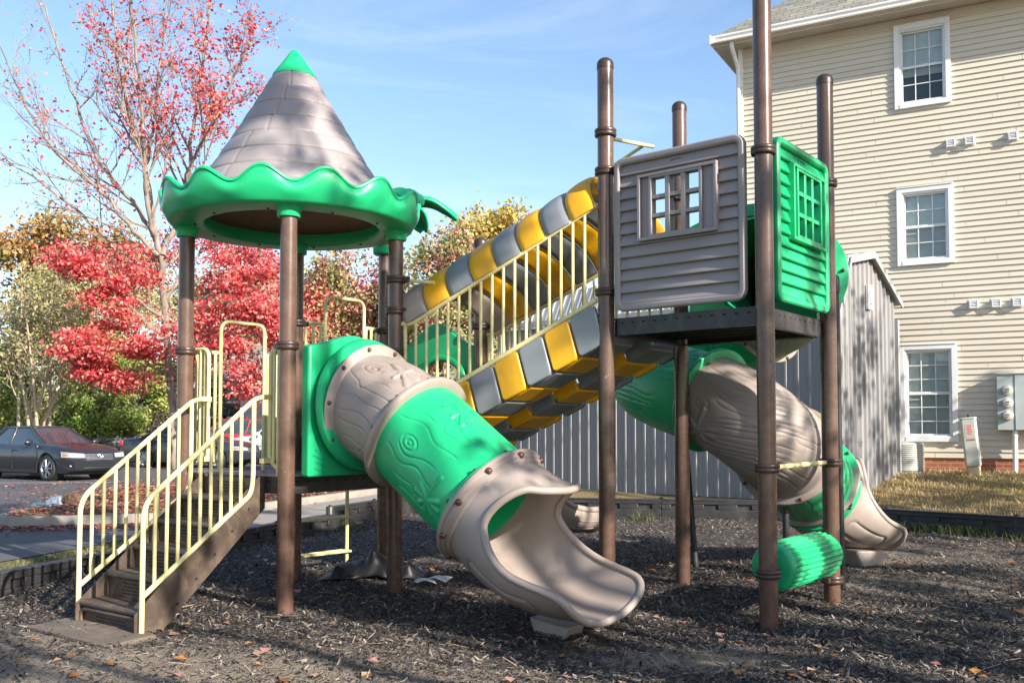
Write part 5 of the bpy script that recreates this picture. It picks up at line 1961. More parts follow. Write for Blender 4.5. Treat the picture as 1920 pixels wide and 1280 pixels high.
# eaves, gutter, roof
OV = 0.40
m = MB()
m.obox(bw(BL / 2, OV / 2 - BD / 2, Z2b + 0.012), bs(BL / 2 + 0.42), bn(BD / 2 + OV - 0.02), Z * 0.011)
for k in range(60):
    m.obox(bw(-0.4 + k * 0.3, OV / 2, Z2b + 0.0005), bs(0.004), bn(OV / 2 - 0.03), Z * 0.002)
m.obox(bw(BL / 2, 0.012, Z2b - 0.08), bs(BL / 2), bn(0.014), Z * 0.075)
m.build("soffit", mat("soffit_tan", (0.52, 0.46, 0.38), None, 2, 0.6), apt, 20)
m = MB()
m.obox(bw(BL / 2, OV - 0.01, Z2b + 0.08), bs(BL / 2 + 0.42), bn(0.012), Z * 0.09)
m.obox(bw(-0.42, OV / 2 - BD / 2, Z2b + 0.08), bs(0.012), bn(BD / 2 + OV), Z * 0.09)
m.build("fascia", M["white"], apt, 20, 0.003)
m = MB()
gp = [(0.0, 0.13), (0.0, 0.0), (0.085, 0.0), (0.10, 0.03), (0.098, 0.06), (0.125, 0.10), (0.125, 0.13), (0.118, 0.13), (0.115, 0.105), (0.088, 0.065), (0.078, 0.012), (0.008, 0.008), (0.008, 0.13)]
m.prism(gp, bw(-0.44, OV + 0.004, Z2b + 0.035), bn(1.0), Z, bs(1.0), BL + 0.86)
m.build("gutter", M["white"], apt, 20)
m = MB()
ds_ = bend([bw(-0.02, OV + 0.06, Z2b + 0.04), bw(-0.02, OV + 0.06, Z2b - 0.10), bw(0.0, 0.08, Z2b - 0.40), bw(0.0, 0.08, 0.75)], 0.06)
m.tube(ds_, 0.042, 12)
m.build("downspout", M["white"], apt, 40)
def shingle():
    m, nt, out = new_mat("grey_shingles")
    b = N(nt, "ShaderNodeBsdfPrincipled")
    tc = N(nt, "ShaderNodeTexCoord")
    mp = N(nt, "ShaderNodeMapping")
    mp.inputs["Rotation"].default_value = (0, 0, 0.505)
    nt.links.new(tc.outputs["Object"], mp.inputs["Vector"])
    t = N(nt, "ShaderNodeTexBrick")
    t.inputs["Scale"].default_value = 1
    t.inputs["Brick Width"].default_value = 0.3
    t.inputs["Row Height"].default_value = 0.12
    t.inputs["Mortar Size"].default_value = 0.008
    t.inputs["Color1"].default_value = (0.26, 0.25, 0.22, 1)
    t.inputs["Color2"].default_value = (0.18, 0.175, 0.155, 1)
    t.inputs["Mortar"].default_value = (0.08, 0.08, 0.075, 1)
    nt.links.new(mp.outputs["Vector"], t.inputs["Vector"])
    n_ = noise(nt, 1.5, 5, 0.6, tc.outputs["Object"])
    c_ = ramp(nt, n_.outputs["Fac"], [(0.3, (0.75, 0.75, 0.72)), (0.7, (1.15, 1.13, 1.05))]).outputs["Color"]
    nt.links.new(mixc(nt, 1.0, t.outputs["Color"], c_, "MULTIPLY"), b.inputs["Base Color"])
    b.inputs["Roughness"].default_value = 0.9
    bp = N(nt, "ShaderNodeBump")
    bp.inputs["Distance"].default_value = 0.02
    nt.links.new(t.outputs["Fac"], bp.inputs["Height"])
    bp.invert = True
    nt.links.new(bp.outputs["Normal"], b.inputs["Normal"])
    nt.links.new(b.outputs[0], out.inputs["Surface"])
    return m
M["shingle"] = shingle()
m = MB()
zr0, rise_ = Z2b + 0.17, (BD / 2 + OV) * 0.82
a_ = [bw(-0.47, OV + 0.03, zr0), bw(BL + 0.47, OV + 0.03, zr0), bw(BL + 0.47, -BD - OV, zr0), bw(-0.47, -BD - OV, zr0)]
r_ = [bw(-0.47 + BD / 2 + OV, -BD / 2, zr0 + rise_), bw(BL + 0.47 - BD / 2 - OV, -BD / 2, zr0 + rise_)]
m.add(a_ + r_, [(0, 1, 5, 4), (1, 2, 5), (2, 3, 4, 5), (3, 0, 4), (3, 2, 1, 0)])
m.build("roof", M["shingle"], apt, 0)

# ---- meter bank, pedestal, air conditioner
s_m, z_m0 = vent_at(1871, 806)
_, z_m1 = vent_at(1871, 703)
M["meterbox"] = mat("pale_grey_enamel", (0.42, 0.47, 0.46), (0.38, 0.43, 0.42), 3, 0.45, stain=(0.3, 0.28, 0.24), stain_amt=0.3)
M["meterglass"] = mat("cream_dial", (0.62, 0.60, 0.48), None, 4, 0.15, coat=1.0)
mb = thing("meter_bank", "grey electric meter cabinet with columns of round dials on the siding", "electric meters", tuple(bw(s_m, 0, z_m0)))
m = MB()
def mbx(mm, a, b, c, d, n0, n1, mi=0):
    mm.obox(bw(s_m + (a + b) / 2, (n0 + n1) / 2, z_m0 + (c + d) / 2), bs((b - a) / 2), bn((n1 - n0) / 2), Z * ((d - c) / 2), mi)
HM = z_m1 - z_m0
mbx(m, 0, 0.27, 0, HM, 0.02, 0.20)
mbx(m, 0.275, 1.05, 0, HM, 0.02, 0.21)
mbx(m, 1.055, 1.25, 0, HM, 0.02, 0.20)
mbx(m, 0, 1.25, HM, HM + 0.015, 0.02, 0.225)
m.build("cabinet", M["meterbox"], mb, 20, 0.006)
for col in (0.165, 0.95):
    for k in range(3):
        z = z_m0 + HM * (0.71 - 0.225 * k)
        d = MB()
        c = bw(s_m + col, 0.20, z)
        d.lathe([(0.088, 0.0), (0.088, 0.03), (0.078, 0.045)], 28, c, bn(1.0), Z, mi=0)
        d.lathe([(0.078, 0.03), (0.078, 0.085), (0.070, 0.105), (0.04, 0.116), (0.0005, 0.118)], 28, c, bn(1.0), Z, mi=1)
        d.obox(c + bn(0.1175) + Z * 0.015, bs(0.028), bn(0.0015), Z * 0.009, 2)
        d.obox(c + bn(0.117) - Z * 0.022, bs(0.022) + Z * 0.008, bn(0.0015), Z * 0.006, 2)
        d.build("meter", [M["meterbox"], M["meterglass"], M["dark"]], mb, 40)
        d = MB()
        d.obox(bw(s_m + col - 0.13, 0.215, z - 0.005), bs(0.03), bn(0.018), Z * 0.022)
        d.build("latch", M["meterbox"], mb, 20, 0.004)
m = MB()
cx_ = 0.265
m.tube([bw(s_m + cx_, 0.12, z_m0 + 0.01), bw(s_m + cx_ - 0.01, 0.12, 0.55)], 0.042, 14)
m.lathe([(0.043, 0), (0.052, 0.004), (0.052, 0.05), (0.043, 0.055)], 14, bw(s_m + cx_, 0.12, z_m0 - 0.12))
m.build("conduit", M["white"], mb, 40)

pp = at(1828, 880, 16.55)
pr_ = thing("utility_pedestal", "leaning pale grey utility pedestal with a small red warning sticker", "utility box", (pp.x, pp.y, 0.55))
M["ped"] = mat("pale_sage_plastic", (0.50, 0.53, 0.47), (0.45, 0.48, 0.42), 3, 0.5, stain=(0.3, 0.25, 0.18), stain_amt=0.3)
lean = bs(-0.085) + bn(0.02)
upp = (Z * 1.0 + lean).normalized()
exx = (bs(1.0) - upp * bs(1.0).dot(upp)).normalized()
eyy = upp.cross(exx)
eyy = eyy if eyy.dot(bn(1)) > 0 else -eyy
o_ = Vector((pp.x, pp.y, 0.53))
m = MB()
sec = [(-0.125, 0.0), (-0.125, 0.10), (-0.10, 0.145), (0.10, 0.145), (0.125, 0.10), (0.125, 0.0)]
m.prism([(x * 1.0, y) for x, y in sec], o_ + upp * 0.20, exx, eyy, upp, 0.80)
m.prism([(x * 1.06, y * 1.06 - 0.004) for x, y in sec], o_ + upp * 1.0, exx, eyy, upp, 0.035)
m.build("cover", M["ped"], pr_, 20, 0.01)
m = MB()
m.prism([(x * 0.86, y * 0.86) for x, y in sec], o_ - upp * 0.1, exx, eyy, upp, 0.295)
m.build("base", mat("dusty_base", (0.48, 0.38, 0.24), None, 4, 0.8), pr_, 20, 0.006)
m = MB()
cst = o_ + upp * 0.80 + eyy * 0.1465
m.obox(cst, exx * 0.065, eyy * 0.001, upp * 0.115, 0)
for k in range(6):
    m.obox(cst + upp * (0.095 - 0.03 * k) + eyy * 0.0013, exx * (0.034 if k % 2 else 0.042), eyy * 0.0006, upp * 0.007, 1)
m.obox(cst - upp * 0.15 + eyy * 0.0003 - exx * 0.035, exx * 0.022, eyy * 0.001, upp * 0.013, 1)
m.obox(cst - upp * 0.15 + eyy * 0.0003 + exx * 0.03, exx * 0.042, eyy * 0.001, upp * 0.013, 2)
m.build("sticker", [mat("sticker_pink", (0.62, 0.50, 0.46), None, 3, 0.6), mat("sticker_red", (0.55, 0.09, 0.06), None, 3, 0.6), mat("sticker_olive", (0.22, 0.16, 0.05), None, 3, 0.6)], pr_, 0)
m = MB()
m.tube([o_ + upp * 1.03, o_ + upp * 1.085], 0.012, 8)
m.build("padlock_stub", M["dark"], pr_, 20)

ac = at(1697, 866, 17.35)
acr_ = thing("air_conditioner", "round louvred air conditioner condenser tucked beside the shed under the ground floor window", "air conditioner", (ac.x, ac.y, 0.55))
m = MB()
prf = []
for k in range(14):
    z = 0.62 + 0.034 * k
    prf += [(0.31, z), (0.325, z + 0.012), (0.325, z + 0.02), (0.31, z + 0.03)]
m.lathe([(0.30, 0.6)] + prf + [(0.31, 1.10), (0.29, 1.12), (0.05, 1.14)], 40, (ac.x, ac.y, 0))
m.build("louvred_case", mat("condenser_grey", (0.5, 0.5, 0.47), None, 3, 0.5), acr_, 30)
m = MB()
m.box(ac.x - 0.4, ac.x + 0.4, ac.y - 0.4, ac.y + 0.4, 0.4, 0.60)
m.build("pad", M["concrete"], acr_, 20, 0.01)

# ---- blue sign behind the shed corner
bp_ = at(951, 828, 21.0)
sg = thing("blue_sign", "small blue sign with a white curved symbol partly hidden beyond the tube slide", "sign", (bp_.x, bp_.y, 0))
m = MB()
m.tube([(bp_.x - 0.0, bp_.y + 0.03, -0.1), (bp_.x, bp_.y + 0.03, 1.42)], 0.025, 10)
m.build("pole", M["steel"], sg, 40)
m = MB()
m.obox((bp_.x - 0.05, bp_.y, 1.12), (0.19, 0, 0), (0, 0.004, 0), (0, 0, 0.26), 0)
m.tube([(bp_.x - 0.03 + 0.10 * math.cos(a), bp_.y - 0.006, 1.07 + 0.10 * math.sin(a)) for a in np.linspace(-2.6, 1.2, 16)], 0.014, 6, mi=1)
m.build("plate", [mat("sign_blue", (0.02, 0.07, 0.35), None, 3, 0.4), M["white"]], sg, 30)
# ================================================================== vehicles
M["rubber"] = mat("tyre_rubber", (0.02, 0.02, 0.02), None, 8, 0.75)
M["carglass"] = mat("car_glass", (0.035, 0.05, 0.06), (0.03, 0.04, 0.05), 2, 0.06, 0.03, spec=0.8, coat=0.6)
M["lamp"] = mat("headlamp_lens", (0.36, 0.38, 0.39), (0.24, 0.26, 0.28), 6, 0.1, coat=1.0)
M["amber"] = mat("amber_lens", (0.65, 0.18, 0.04), None, 6, 0.15, coat=1.0)
M["redlens"] = mat("red_lens", (0.45, 0.02, 0.02), None, 6, 0.15, coat=1.0)
M["grillebar"] = mat("satin_silver", (0.5, 0.51, 0.52), None, 4, 0.3, metal=0.8)
M["carblack"] = mat("car_trim_black", (0.015, 0.015, 0.016), None, 4, 0.5)


def paint(name, c, metal=0.35):
    return mat(name, c, tuple(x * 0.92 for x in c), 2, 0.30, 0.05, metal=metal, coat=0.7, spec=0.4)


def car(name, label, loc, rotz, pm, kind="sedan", rim_style="chrome", emblem="ellipses", cat="car"):
    root = thing(name, label, cat, loc, rotz)
    B_ = lambda mb, nm, mt, par=root, sm=40, bev=0.0: mb.build(nm, mt, par, sm, bev, world=False)
    if kind == "sedan":
        L0, L1, HWd, belt, roofz = -2.40, 2.40, 0.90, 0.94, 1.46
        top = [(-2.40, 0.62), (-2.36, 0.90), (-2.25, 1.03), (-1.75, 1.06), (-1.5, 1.0), (-0.5, 0.96), (0.6, 0.97), (1.05, 0.985), (1.6, 0.945), (2.0, 0.875), (2.22, 0.80), (2.33, 0.72), (2.39, 0.60), (2.40, 0.50)]
        wb = (-1.38, 1.40)
        cab = dict(bx=(-1.80, 1.12), tx=(-1.02, 0.22), bw_=0.76, tw=0.56)
        wr = 0.335
    else:
        L0, L1, HWd, belt, roofz = -2.3, 2.3, 0.93, 1.10, 1.78
        top = [(-2.30, 0.72), (-2.27, 1.05), (-2.2, 1.12), (-0.5, 1.12), (0.7, 1.13), (0.95, 1.14), (1.5, 1.10), (2.05, 1.03), (2.2, 0.92), (2.30, 0.66)]
        wb = (-1.33, 1.42)
        cab = dict(bx=(-2.22, 1.05), tx=(-2.0, 0.42), bw_=0.80, tw=0.66)
        wr = 0.37
    # body shell by stations
    xs = np.unique(np.concatenate([np.linspace(L0, L1, 67), [w + d for w in wb for d in np.linspace(-wr - 0.06, wr + 0.06, 25)]]))
    rowsG = []
    for x in xs:
        zt = np.interp(x, [t[0] for t in top], [t[1] for t in top])
        f = (x - L0) / (L1 - L0)
        w = HWd * (1 - 0.16 * max(0, (f - 0.80) / 0.2) ** 2.2 - 0.10 * max(0, (0.14 - f) / 0.14) ** 2.2)
        zb = 0.20 + 0.10 * max(0, (f - 0.93) / 0.07) + 0.12 * max(0, (0.07 - f) / 0.07)
        arch = zb
        for wx in wb:
            d = abs(x - wx)
            R_ = wr + 0.055
            if d < R_:
                arch = max(arch, wr - 0.02 + math.sqrt(R_ * R_ - d * d))
        mid = 0.55
        zl = min(arch + 0.004, zt - 0.12)
        z1 = max(zl + 0.02, 0.36) if arch > zb + 0.02 else 0.36
        z2 = max(zl + 0.04, mid)
        z3 = max(z2 + 0.02, min(zt - 0.10, 0.80 if kind == "sedan" else 0.95))
        half = [(0.0, zl), (w * 0.60, zl), (w * 0.935, zl), (w * 0.965, z1 if arch <= zb + 0.02 else zl + 0.02), (w, z2), (w * 0.985, z3), (w * 0.94, max(z3 + 0.01, zt - 0.055)), (w * 0.88, max(z3 + 0.02, zt - 0.015)), (w * 0.6, zt + 0.01), (0.0, zt + 0.02)]
        rowsG.append([(x, -y, z) for y, z in half] + [(x, y, z) for y, z in reversed(half[1:-1])])
    m = MB()
    G = np.array(rowsG)
    m.grid(G, cv=True, flip=True)
    n = G.shape[1]
    m.add(G[0], [tuple(range(n))]); m.add(G[-1], [tuple(reversed(range(n)))])
    body = B_(m, "body", pm, root, 38)
    ub = MB()
    ub.box(L0 + 0.3, L1 - 0.3, -HWd * 0.8, HWd * 0.8, 0.16, 0.62)
    for wx in wb:
        for sy in (-1, 1):
            ub.lathe([(wr + 0.052, 0), (wr + 0.052, -0.25), (0.01, -0.25)], 28, (wx, sy * HWd * 0.93, wr), (0, sy, 0), (1, 0, 0))
    B_(ub, "underbody", M["carblack"])
    # greenhouse: glass shell, painted roof and pillars
    bx, tx = cab["bx"], cab["tx"]
    zb_ = belt + 0.01
    def sect(t, x0, x1, w, z):
        return None
    gl = MB()
    nz = 8
    rings_ = []
    for i in range(nz + 1):
        t = i / nz
        xr = bx[0] + (tx[0] - bx[0]) * (1 - (1 - t) ** 1.25)
        xf = bx[1] + (tx[1] - bx[1]) * (1 - (1 - t) ** 1.15)
        w = cab["bw_"] + (cab["tw"] - cab["bw_"]) * t ** 1.15
        z = zb_ + (roofz - 0.05 - zb_) * t
        ring_ = []
        for k in range(24):
            u = k / 23
            x = xr + (xf - xr) * u
            ring_.append((x, w * (1 - 0.05 * (2 * u - 1) ** 4), z))
        fr_ = [(xf + 0.10 * (1 - (y_ / w) ** 2) * (1 - t * 0.4), y_, z) for y_ in np.linspace(w * 0.93, -w * 0.93, 9)]
        rr_ = [(xr - 0.08 * (1 - (y_ / w) ** 2) * (1 - t * 0.4), y_, z) for y_ in np.linspace(-w * 0.93, w * 0.93, 9)]
        ring_ = ring_ + fr_ + [(x, -y, z) for x, y, z in reversed(ring_)] + rr_
        rings_.append(ring_)
    gl.grid(np.array(rings_), cv=True, flip=True)
    B_(gl, "window_glass", M["carglass"])
    rf = MB()
    topr = np.array(rings_[-1])
    cx_ = topr[:, 0].mean()
    rws = [topr * [1, 1, 1] + [0, 0, -0.02], topr + [0, 0, 0.004]]
    for sc_, dz in ((0.94, 0.022), (0.75, 0.036), (0.45, 0.046), (0.02, 0.05)):
        q_ = topr.copy()
        q_[:, 0] = cx_ + (q_[:, 0] - cx_) * sc_
        q_[:, 1] *= sc_
        q_[:, 2] += dz
        rws.append(q_)
    rf.grid(np.array(rws), cv=True, flip=True)
    rim_ = [tuple(p) for p in topr + [0, 0, -0.006]]
    rf.tube(rim_, 0.026, 8, closed=True)
    R0, R1 = np.array(rings_[0]), np.array(rings_[-1])
    def pillar(k, r):
        rf.tube([tuple(np.array(rings_[i][k]) * [1, 1.004, 1]) for i in range(nz + 1)], r, 8)
    nr = len(rings_[0])
    for k, r in ((23, 0.034), (24, 0.03), (0, 0.045), (2, 0.045), (11, 0.028)):
        pillar(k, r)
        mk = {23: 33, 24: 32, 0: 56, 2: 54, 11: 45}[k]
        pillar(min(mk, nr - 1), r)
    B_(rf, "roof", pm, root, 50)
    tr = MB()   # shut lines, sills, handles
    for sy in (-1, 1):
        for x, zz0, zz1 in ((0.98, 0.30, 0.93), (-0.12, 0.28, 0.94), (-1.05, 0.55, 0.95)):
            tr.box(x - 0.006, x + 0.006, sy * HWd * 0.985 - 0.012, sy * HWd * 0.985 + 0.012 + (0.005 if sy > 0 else 0), zz0, zz1 - 0.08)
        tr.box(-1.0, 0.98, sy * HWd * 0.97 - 0.01, sy * HWd * 0.97 + 0.01, 0.215, 0.30)
    B_(tr, "door_seam", M["carblack"])
    for sy in (-1, 1):
        for x in (0.12, -0.98):
            hd = MB()
            hd.obox((x - 0.12, sy * (HWd + 0.006), 0.80 if kind == "sedan" else 0.96), (0.085, 0, 0), (0, 0.012, 0), (0, 0, 0.014))
            B_(hd, "handle", pm, root, 40, 0.006)
        mr_ = MB()
        mr_.lathe([(0.0005, -0.10), (0.06, -0.085), (0.085, -0.03), (0.088, 0.03), (0.06, 0.085), (0.0005, 0.10)], 16, (0.78, sy * (HWd + 0.10), belt + 0.07), (0, 1, 0))
        mr_.obox((0.80, sy * (HWd - 0.02), belt + 0.03), (0.03, 0, 0), (0, 0.08, 0), (0, 0, 0.015))
        B_(mr_, "mirror", pm, root, 50)
        hl = MB()
        if kind == "sedan":
            qs = np.linspace(0, 1, 12)
            px_ = np.interp(qs, [0, 0.3, 0.55, 0.8, 1], [2.392, 2.375, 2.325, 2.20, 2.04])
            py_ = np.interp(qs, [0, 0.3, 0.55, 0.8, 1], [0.46, 0.65, 0.792, 0.852, 0.882])
            P_ = np.array([[(x_ + dx_, sy * y_, z_ + 0.05 * q_ * (0.4 + k_ * 0.2)) for x_, y_, q_ in zip(px_, py_, qs)] for k_, (z_, dx_) in enumerate(((0.615, 0.008), (0.65, 0.007), (0.685, -0.005), (0.71, -0.022)))])
        else:
            P_ = np.array([[(2.275 - 0.12 * q ** 2, sy * (0.58 + 0.32 * q), z) for q in np.linspace(0, 1, 8)] for z in (0.78, 0.86, 0.94)])
        hl.grid(P_, flip=(sy > 0))
        hl.grid(P_ - [0.06, sy * 0.03, 0], flip=(sy < 0))
        edge_ = [tuple(p) for p in P_[0]] + [tuple(p) for p in P_[1:-1, -1]] + [tuple(p) for p in P_[-1, ::-1]] + [tuple(p) for p in P_[-2:0:-1, 0]]
        hl.tube(edge_, 0.012, 6, closed=True)
        B_(hl, "headlight", M["lamp"], root, 50)
        if kind == "sedan":
            am = MB()
            am.grid(P_[1:3, -4:] + [0.012, sy * 0.008, 0], flip=(sy > 0))
            am.grid(P_[1:3, -4:] + [0.004, sy * 0.002, 0], flip=(sy < 0))
            B_(am, "turn_signal", M["amber"], root, 50)
        tl = MB()
        zt0, zt1 = (0.78, 0.95) if kind == "sedan" else (0.95, 1.25)
        tl.obox((L0 + 0.08, sy * (HWd - 0.20), (zt0 + zt1) / 2), (0.07, 0, 0), (0, 0.14, 0), (0, 0, (zt1 - zt0) / 2))
        B_(tl, "tail_light", M["redlens"], root, 50, 0.03)
    gr_ = MB()
    if kind == "sedan":
        xg = lambda z: 2.405 - 0.30 * max(0, (z - 0.58))
        for k in range(5):
            z = 0.56 + 0.034 * k
            w = 0.40 + 0.018 * k
            gr_.tube([(xg(z) + 0.012 - 0.07 * (y_ / 0.5) ** 2, y_, z) for y_ in np.linspace(-w, w, 13)], 0.0095, 8, mi=0)
        gr_.grid(np.array([[(xg(z) + 0.004 - 0.07 * (y_ / 0.5) ** 2, y_, z) for y_ in np.linspace(-0.44, 0.44, 13)] for z in (0.545, 0.62, 0.71)]), flip=False, mi=1)
        gr_.tube([(2.405 - 0.16 * (y_ / 0.9) ** 2, y_, 0.335) for y_ in np.linspace(-0.62, 0.62, 15)], 0.045, 8, mi=1)
        for sy in (-1, 1):
            gr_.tube([(2.385 - 0.14 * (y_ / 0.9) ** 2, sy * y_, 0.40) for y_ in np.linspace(0.62, 0.80, 5)], 0.024, 8, mi=0)
    else:
        for k in range(4):
            gr_.tube([(2.30, -0.45, 0.76 + 0.06 * k), (2.30, 0.45, 0.76 + 0.06 * k)], 0.018, 8, mi=0)
        gr_.box(2.28, 2.302, -0.5, 0.5, 0.72, 0.98, 1)
        gr_.box(2.2, 2.34, -0.85, 0.85, 0.42, 0.60, 1)
    B_(gr_, "grille", [M["grillebar"], M["carblack"]], root, 40)
    if emblem:
        em = MB()
        c0 = np.array([2.412, 0, 0.655])
        def ell(a, b, dz=0):
            return [tuple(c0 + [0.006, a * math.cos(q), b * math.sin(q) + dz]) for q in np.linspace(0, 2 * PI, 24, endpoint=False)]
        em.tube(ell(0.075, 0.05), 0.007, 6, closed=True)
        if emblem == "ellipses":
            em.tube(ell(0.026, 0.048), 0.006, 6, closed=True)
            em.tube(ell(0.055, 0.018, 0.026), 0.006, 6, closed=True)
        else:
            for q in (PI / 2, PI / 2 + 2.094, PI / 2 + 4.189):
                em.tube([tuple(c0 + [0.006, 0, 0]), tuple(c0 + [0.006, 0.07 * math.cos(q), 0.048 * math.sin(q)])], 0.006, 6)
        B_(em, "emblem", M["chrome"], root, 40)
    wp = None
    for wx in wb:
        for sy in (-1, 1):
            ty = MB()
            o_ = (wx, sy * (HWd - 0.115), wr)
            ty.lathe([(wr - 0.10, -0.095), (wr - 0.03, -0.105), (wr - 0.006, -0.085), (wr, -0.06), (wr, 0.06), (wr - 0.006, 0.085), (wr - 0.03, 0.105), (wr - 0.085, 0.098), (wr - 0.10, 0.08)], 40, o_, (0, sy, 0), (1, 0, 0), close=True)
            w_ = B_(ty, "wheel", M["rubber"], root, 50)
            rm = MB()
            r1 = wr - 0.088
            rm.lathe([(r1, -0.08), (r1 + 0.003, 0.09), (r1 - 0.012, 0.096), (r1 - 0.022, 0.085), (r1 - 0.03, 0.0), (r1 - 0.03, -0.06)], 36, o_, (0, sy, 0), (1, 0, 0))
            ns_ = 7 if rim_style == "chrome" else 10
            for k in range(ns_):
                a = 2 * PI * k / ns_
                for da in (-0.13, 0.13):
                    p0 = Vector((wx + 0.045 * math.cos(a + da), sy * (HWd - 0.115 + 0.09), wr + 0.045 * math.sin(a + da)))
                    p1 = Vector((wx + (r1 - 0.015) * math.cos(a + da * 0.7), sy * (HWd - 0.115 + 0.078), wr + (r1 - 0.015) * math.sin(a + da * 0.7)))
                    rm.tube([p0, p1], [0.018, 0.014], 6)
            rm.lathe([(0.0005, 0.105), (0.03, 0.103), (0.055, 0.09), (0.06, 0.06)], 16, o_, (0, sy, 0), (1, 0, 0))
            rm.lathe([(r1 - 0.03, -0.03), (0.01, -0.03)], 24, o_, (0, sy, 0), (1, 0, 0), mi=1)
            B_(rm, "rim", [M["chrome"] if rim_style == "chrome" else M["grillebar"], M["carblack"]], w_, 40)
    return root


c1 = at(158, 898, 26.0)
car("sedan", "dark charcoal sedan with big chrome rims parked alone at the left of the lot", (-13.0, 26.8, 0.0), math.radians(-31), paint("charcoal_paint", (0.028, 0.030, 0.036)))
car("sedan", "dark grey sedan with alloy wheels parked under the red trees behind the staircase", (-11.6, 34.9, 0.0), math.radians(-11), paint("slate_paint", (0.04, 0.046, 0.058)), rim_style="alloy", emblem="star")
car("sedan", "grey sedan half hidden behind the dark sedan below the evergreen bush", (-17.6, 42.5, 0.30), math.radians(-60), paint("grey_paint", (0.09, 0.095, 0.105)), rim_style="alloy")
car("sport_utility_car", "red boxy sport utility car at the far side of the parking lot", (-12.5, 42.8, 0.05), math.radians(-168), paint("red_paint", (0.42, 0.02, 0.02), 0.0), kind="suv", rim_style="alloy", emblem=None)
car("hatchback", "white car parked between the red car and the entry guard rail", (-8.75, 37.8, 0.0), math.radians(162), paint("silver_paint", (0.60, 0.62, 0.66), 0.1), kind="suv", rim_style="alloy", emblem=None)

# hanging freshener in the first car's windscreen is too small to build apart from the glass

# ---- house beyond the lot
hs = thing("house", "white bungalow with dark shingle roof beyond the parked cars", "house", (-12.0, 56.0, 0.3))
m = MB()
m.box(-16.5, -4.0, 54.0, 62.0, 0.0, 4.2)
m.build("wall", mat("white_siding", (0.62, 0.64, 0.68), None, 2, 0.6), hs, 20)
m = MB()
m.add([(-17.1, 53.4, 4.1), (-3.4, 53.4, 4.1), (-3.4, 62.6, 4.1), (-17.1, 62.6, 4.1), (-17.1, 58, 6.4), (-3.4, 58, 6.4)], [(0, 1, 5, 4), (2, 3, 4, 5), (0, 4, 3), (1, 2, 5), (3, 2, 1, 0)])
m.build("roof", M["shingle"], hs, 0)
for px in (407, 436, 366):
    p = at(px, 752, 53.9)
    m = MB()
    m.box(p.x - 0.55, p.x + 0.55, 53.93, 53.99, p.z - 0.95, p.z + 0.85)
    w_ = m.build("window", M["white"], hs, 20)
    m = MB()
    for sz in (-0.84, 0.03):
        m.box(p.x - 0.45, p.x + 0.45, 53.90, 53.925, p.z + sz, p.z + sz + 0.74)
    m.build("pane", M["carglass"], w_, 20)
gs = thing("garden_shed", "low dark building half hidden behind the evergreen bushes and red tree", "outbuilding", (-19.5, 57, 1.0))
m = MB()
m.box(-23.0, -17.0, 55.5, 60.0, 0.5, 3.2)
m.build("wall", mat("dark_boards", (0.07, 0.07, 0.085), None, 2, 0.7), gs, 20)
m = MB()
m.add([(-23.5, 55.0, 3.1), (-16.5, 55.0, 3.1), (-16.5, 60.5, 3.1), (-23.5, 60.5, 3.1), (-23.5, 57.7, 4.3), (-16.5, 57.7, 4.3)], [(0, 1, 5, 4), (2, 3, 4, 5), (0, 4, 3), (1, 2, 5), (3, 2, 1, 0)])
m.build("roof", mat("weathered_grey_roof", (0.3, 0.3, 0.32), None, 2, 0.7), gs, 0)
# ================================================================== trees and shrubs
M["bark_pale"] = mat("pale_maple_bark", (0.30, 0.25, 0.20), (0.10, 0.085, 0.075), 5, 0.85, bump=0.5, bscale=25, stretch=(1, 1, 0.3))
M["bark_dark"] = mat("grey_brown_bark", (0.13, 0.10, 0.08), (0.08, 0.06, 0.05), 5, 0.9, bump=0.5, bscale=25, stretch=(1, 1, 0.3))
M["bark_tan"] = mat("tan_smooth_bark", (0.44, 0.35, 0.24), (0.30, 0.23, 0.16), 4, 0.8, bump=0.3, bscale=25, stretch=(1, 1, 0.3))
M["leaf_red"] = island_mat("red_maple_leaf", [(0.0, (0.30, 0.02, 0.035)), (0.25, (0.60, 0.055, 0.07)), (0.6, (0.80, 0.18, 0.17)), (0.9, (0.86, 0.38, 0.32)), (1.0, (0.62, 0.26, 0.12))], 0.5, transl=0.4)
M["leaf_red2"] = island_mat("pinkish_red_leaf", [(0.0, (0.55, 0.06, 0.075)), (0.5, (0.82, 0.20, 0.19)), (1.0, (0.88, 0.42, 0.36))], 0.55, transl=0.35)
M["leaf_pear"] = island_mat("mixed_pear_leaf", [(0.0, (0.09, 0.14, 0.04)), (0.4, (0.25, 0.28, 0.09)), (0.75, (0.50, 0.42, 0.20)), (1.0, (0.55, 0.24, 0.17))], 0.5,
                             patch=[(0.0, (0.24, 0.05, 0.07)), (0.4, (0.52, 0.14, 0.16)), (0.8, (0.64, 0.30, 0.26)), (1.0, (0.38, 0.32, 0.14))], patch_scale=0.32, patch_lo=0.50, patch_hi=0.60, transl=0.3)
M["leaf_yellow"] = island_mat("yellow_autumn_leaf", [(0.0, (0.38, 0.30, 0.08)), (0.5, (0.58, 0.46, 0.14)), (1.0, (0.50, 0.44, 0.18))], 0.6, patch=[(0, (0.30, 0.32, 0.07)), (1, (0.62, 0.36, 0.10))], patch_scale=0.3, transl=0.35)
M["leaf_orange"] = island_mat("orange_olive_leaf", [(0.0, (0.26, 0.14, 0.055)), (0.5, (0.40, 0.23, 0.09)), (1.0, (0.42, 0.30, 0.13))], 0.6, patch=[(0, (0.10, 0.13, 0.03)), (1, (0.28, 0.22, 0.07))], patch_scale=0.25, transl=0.3)
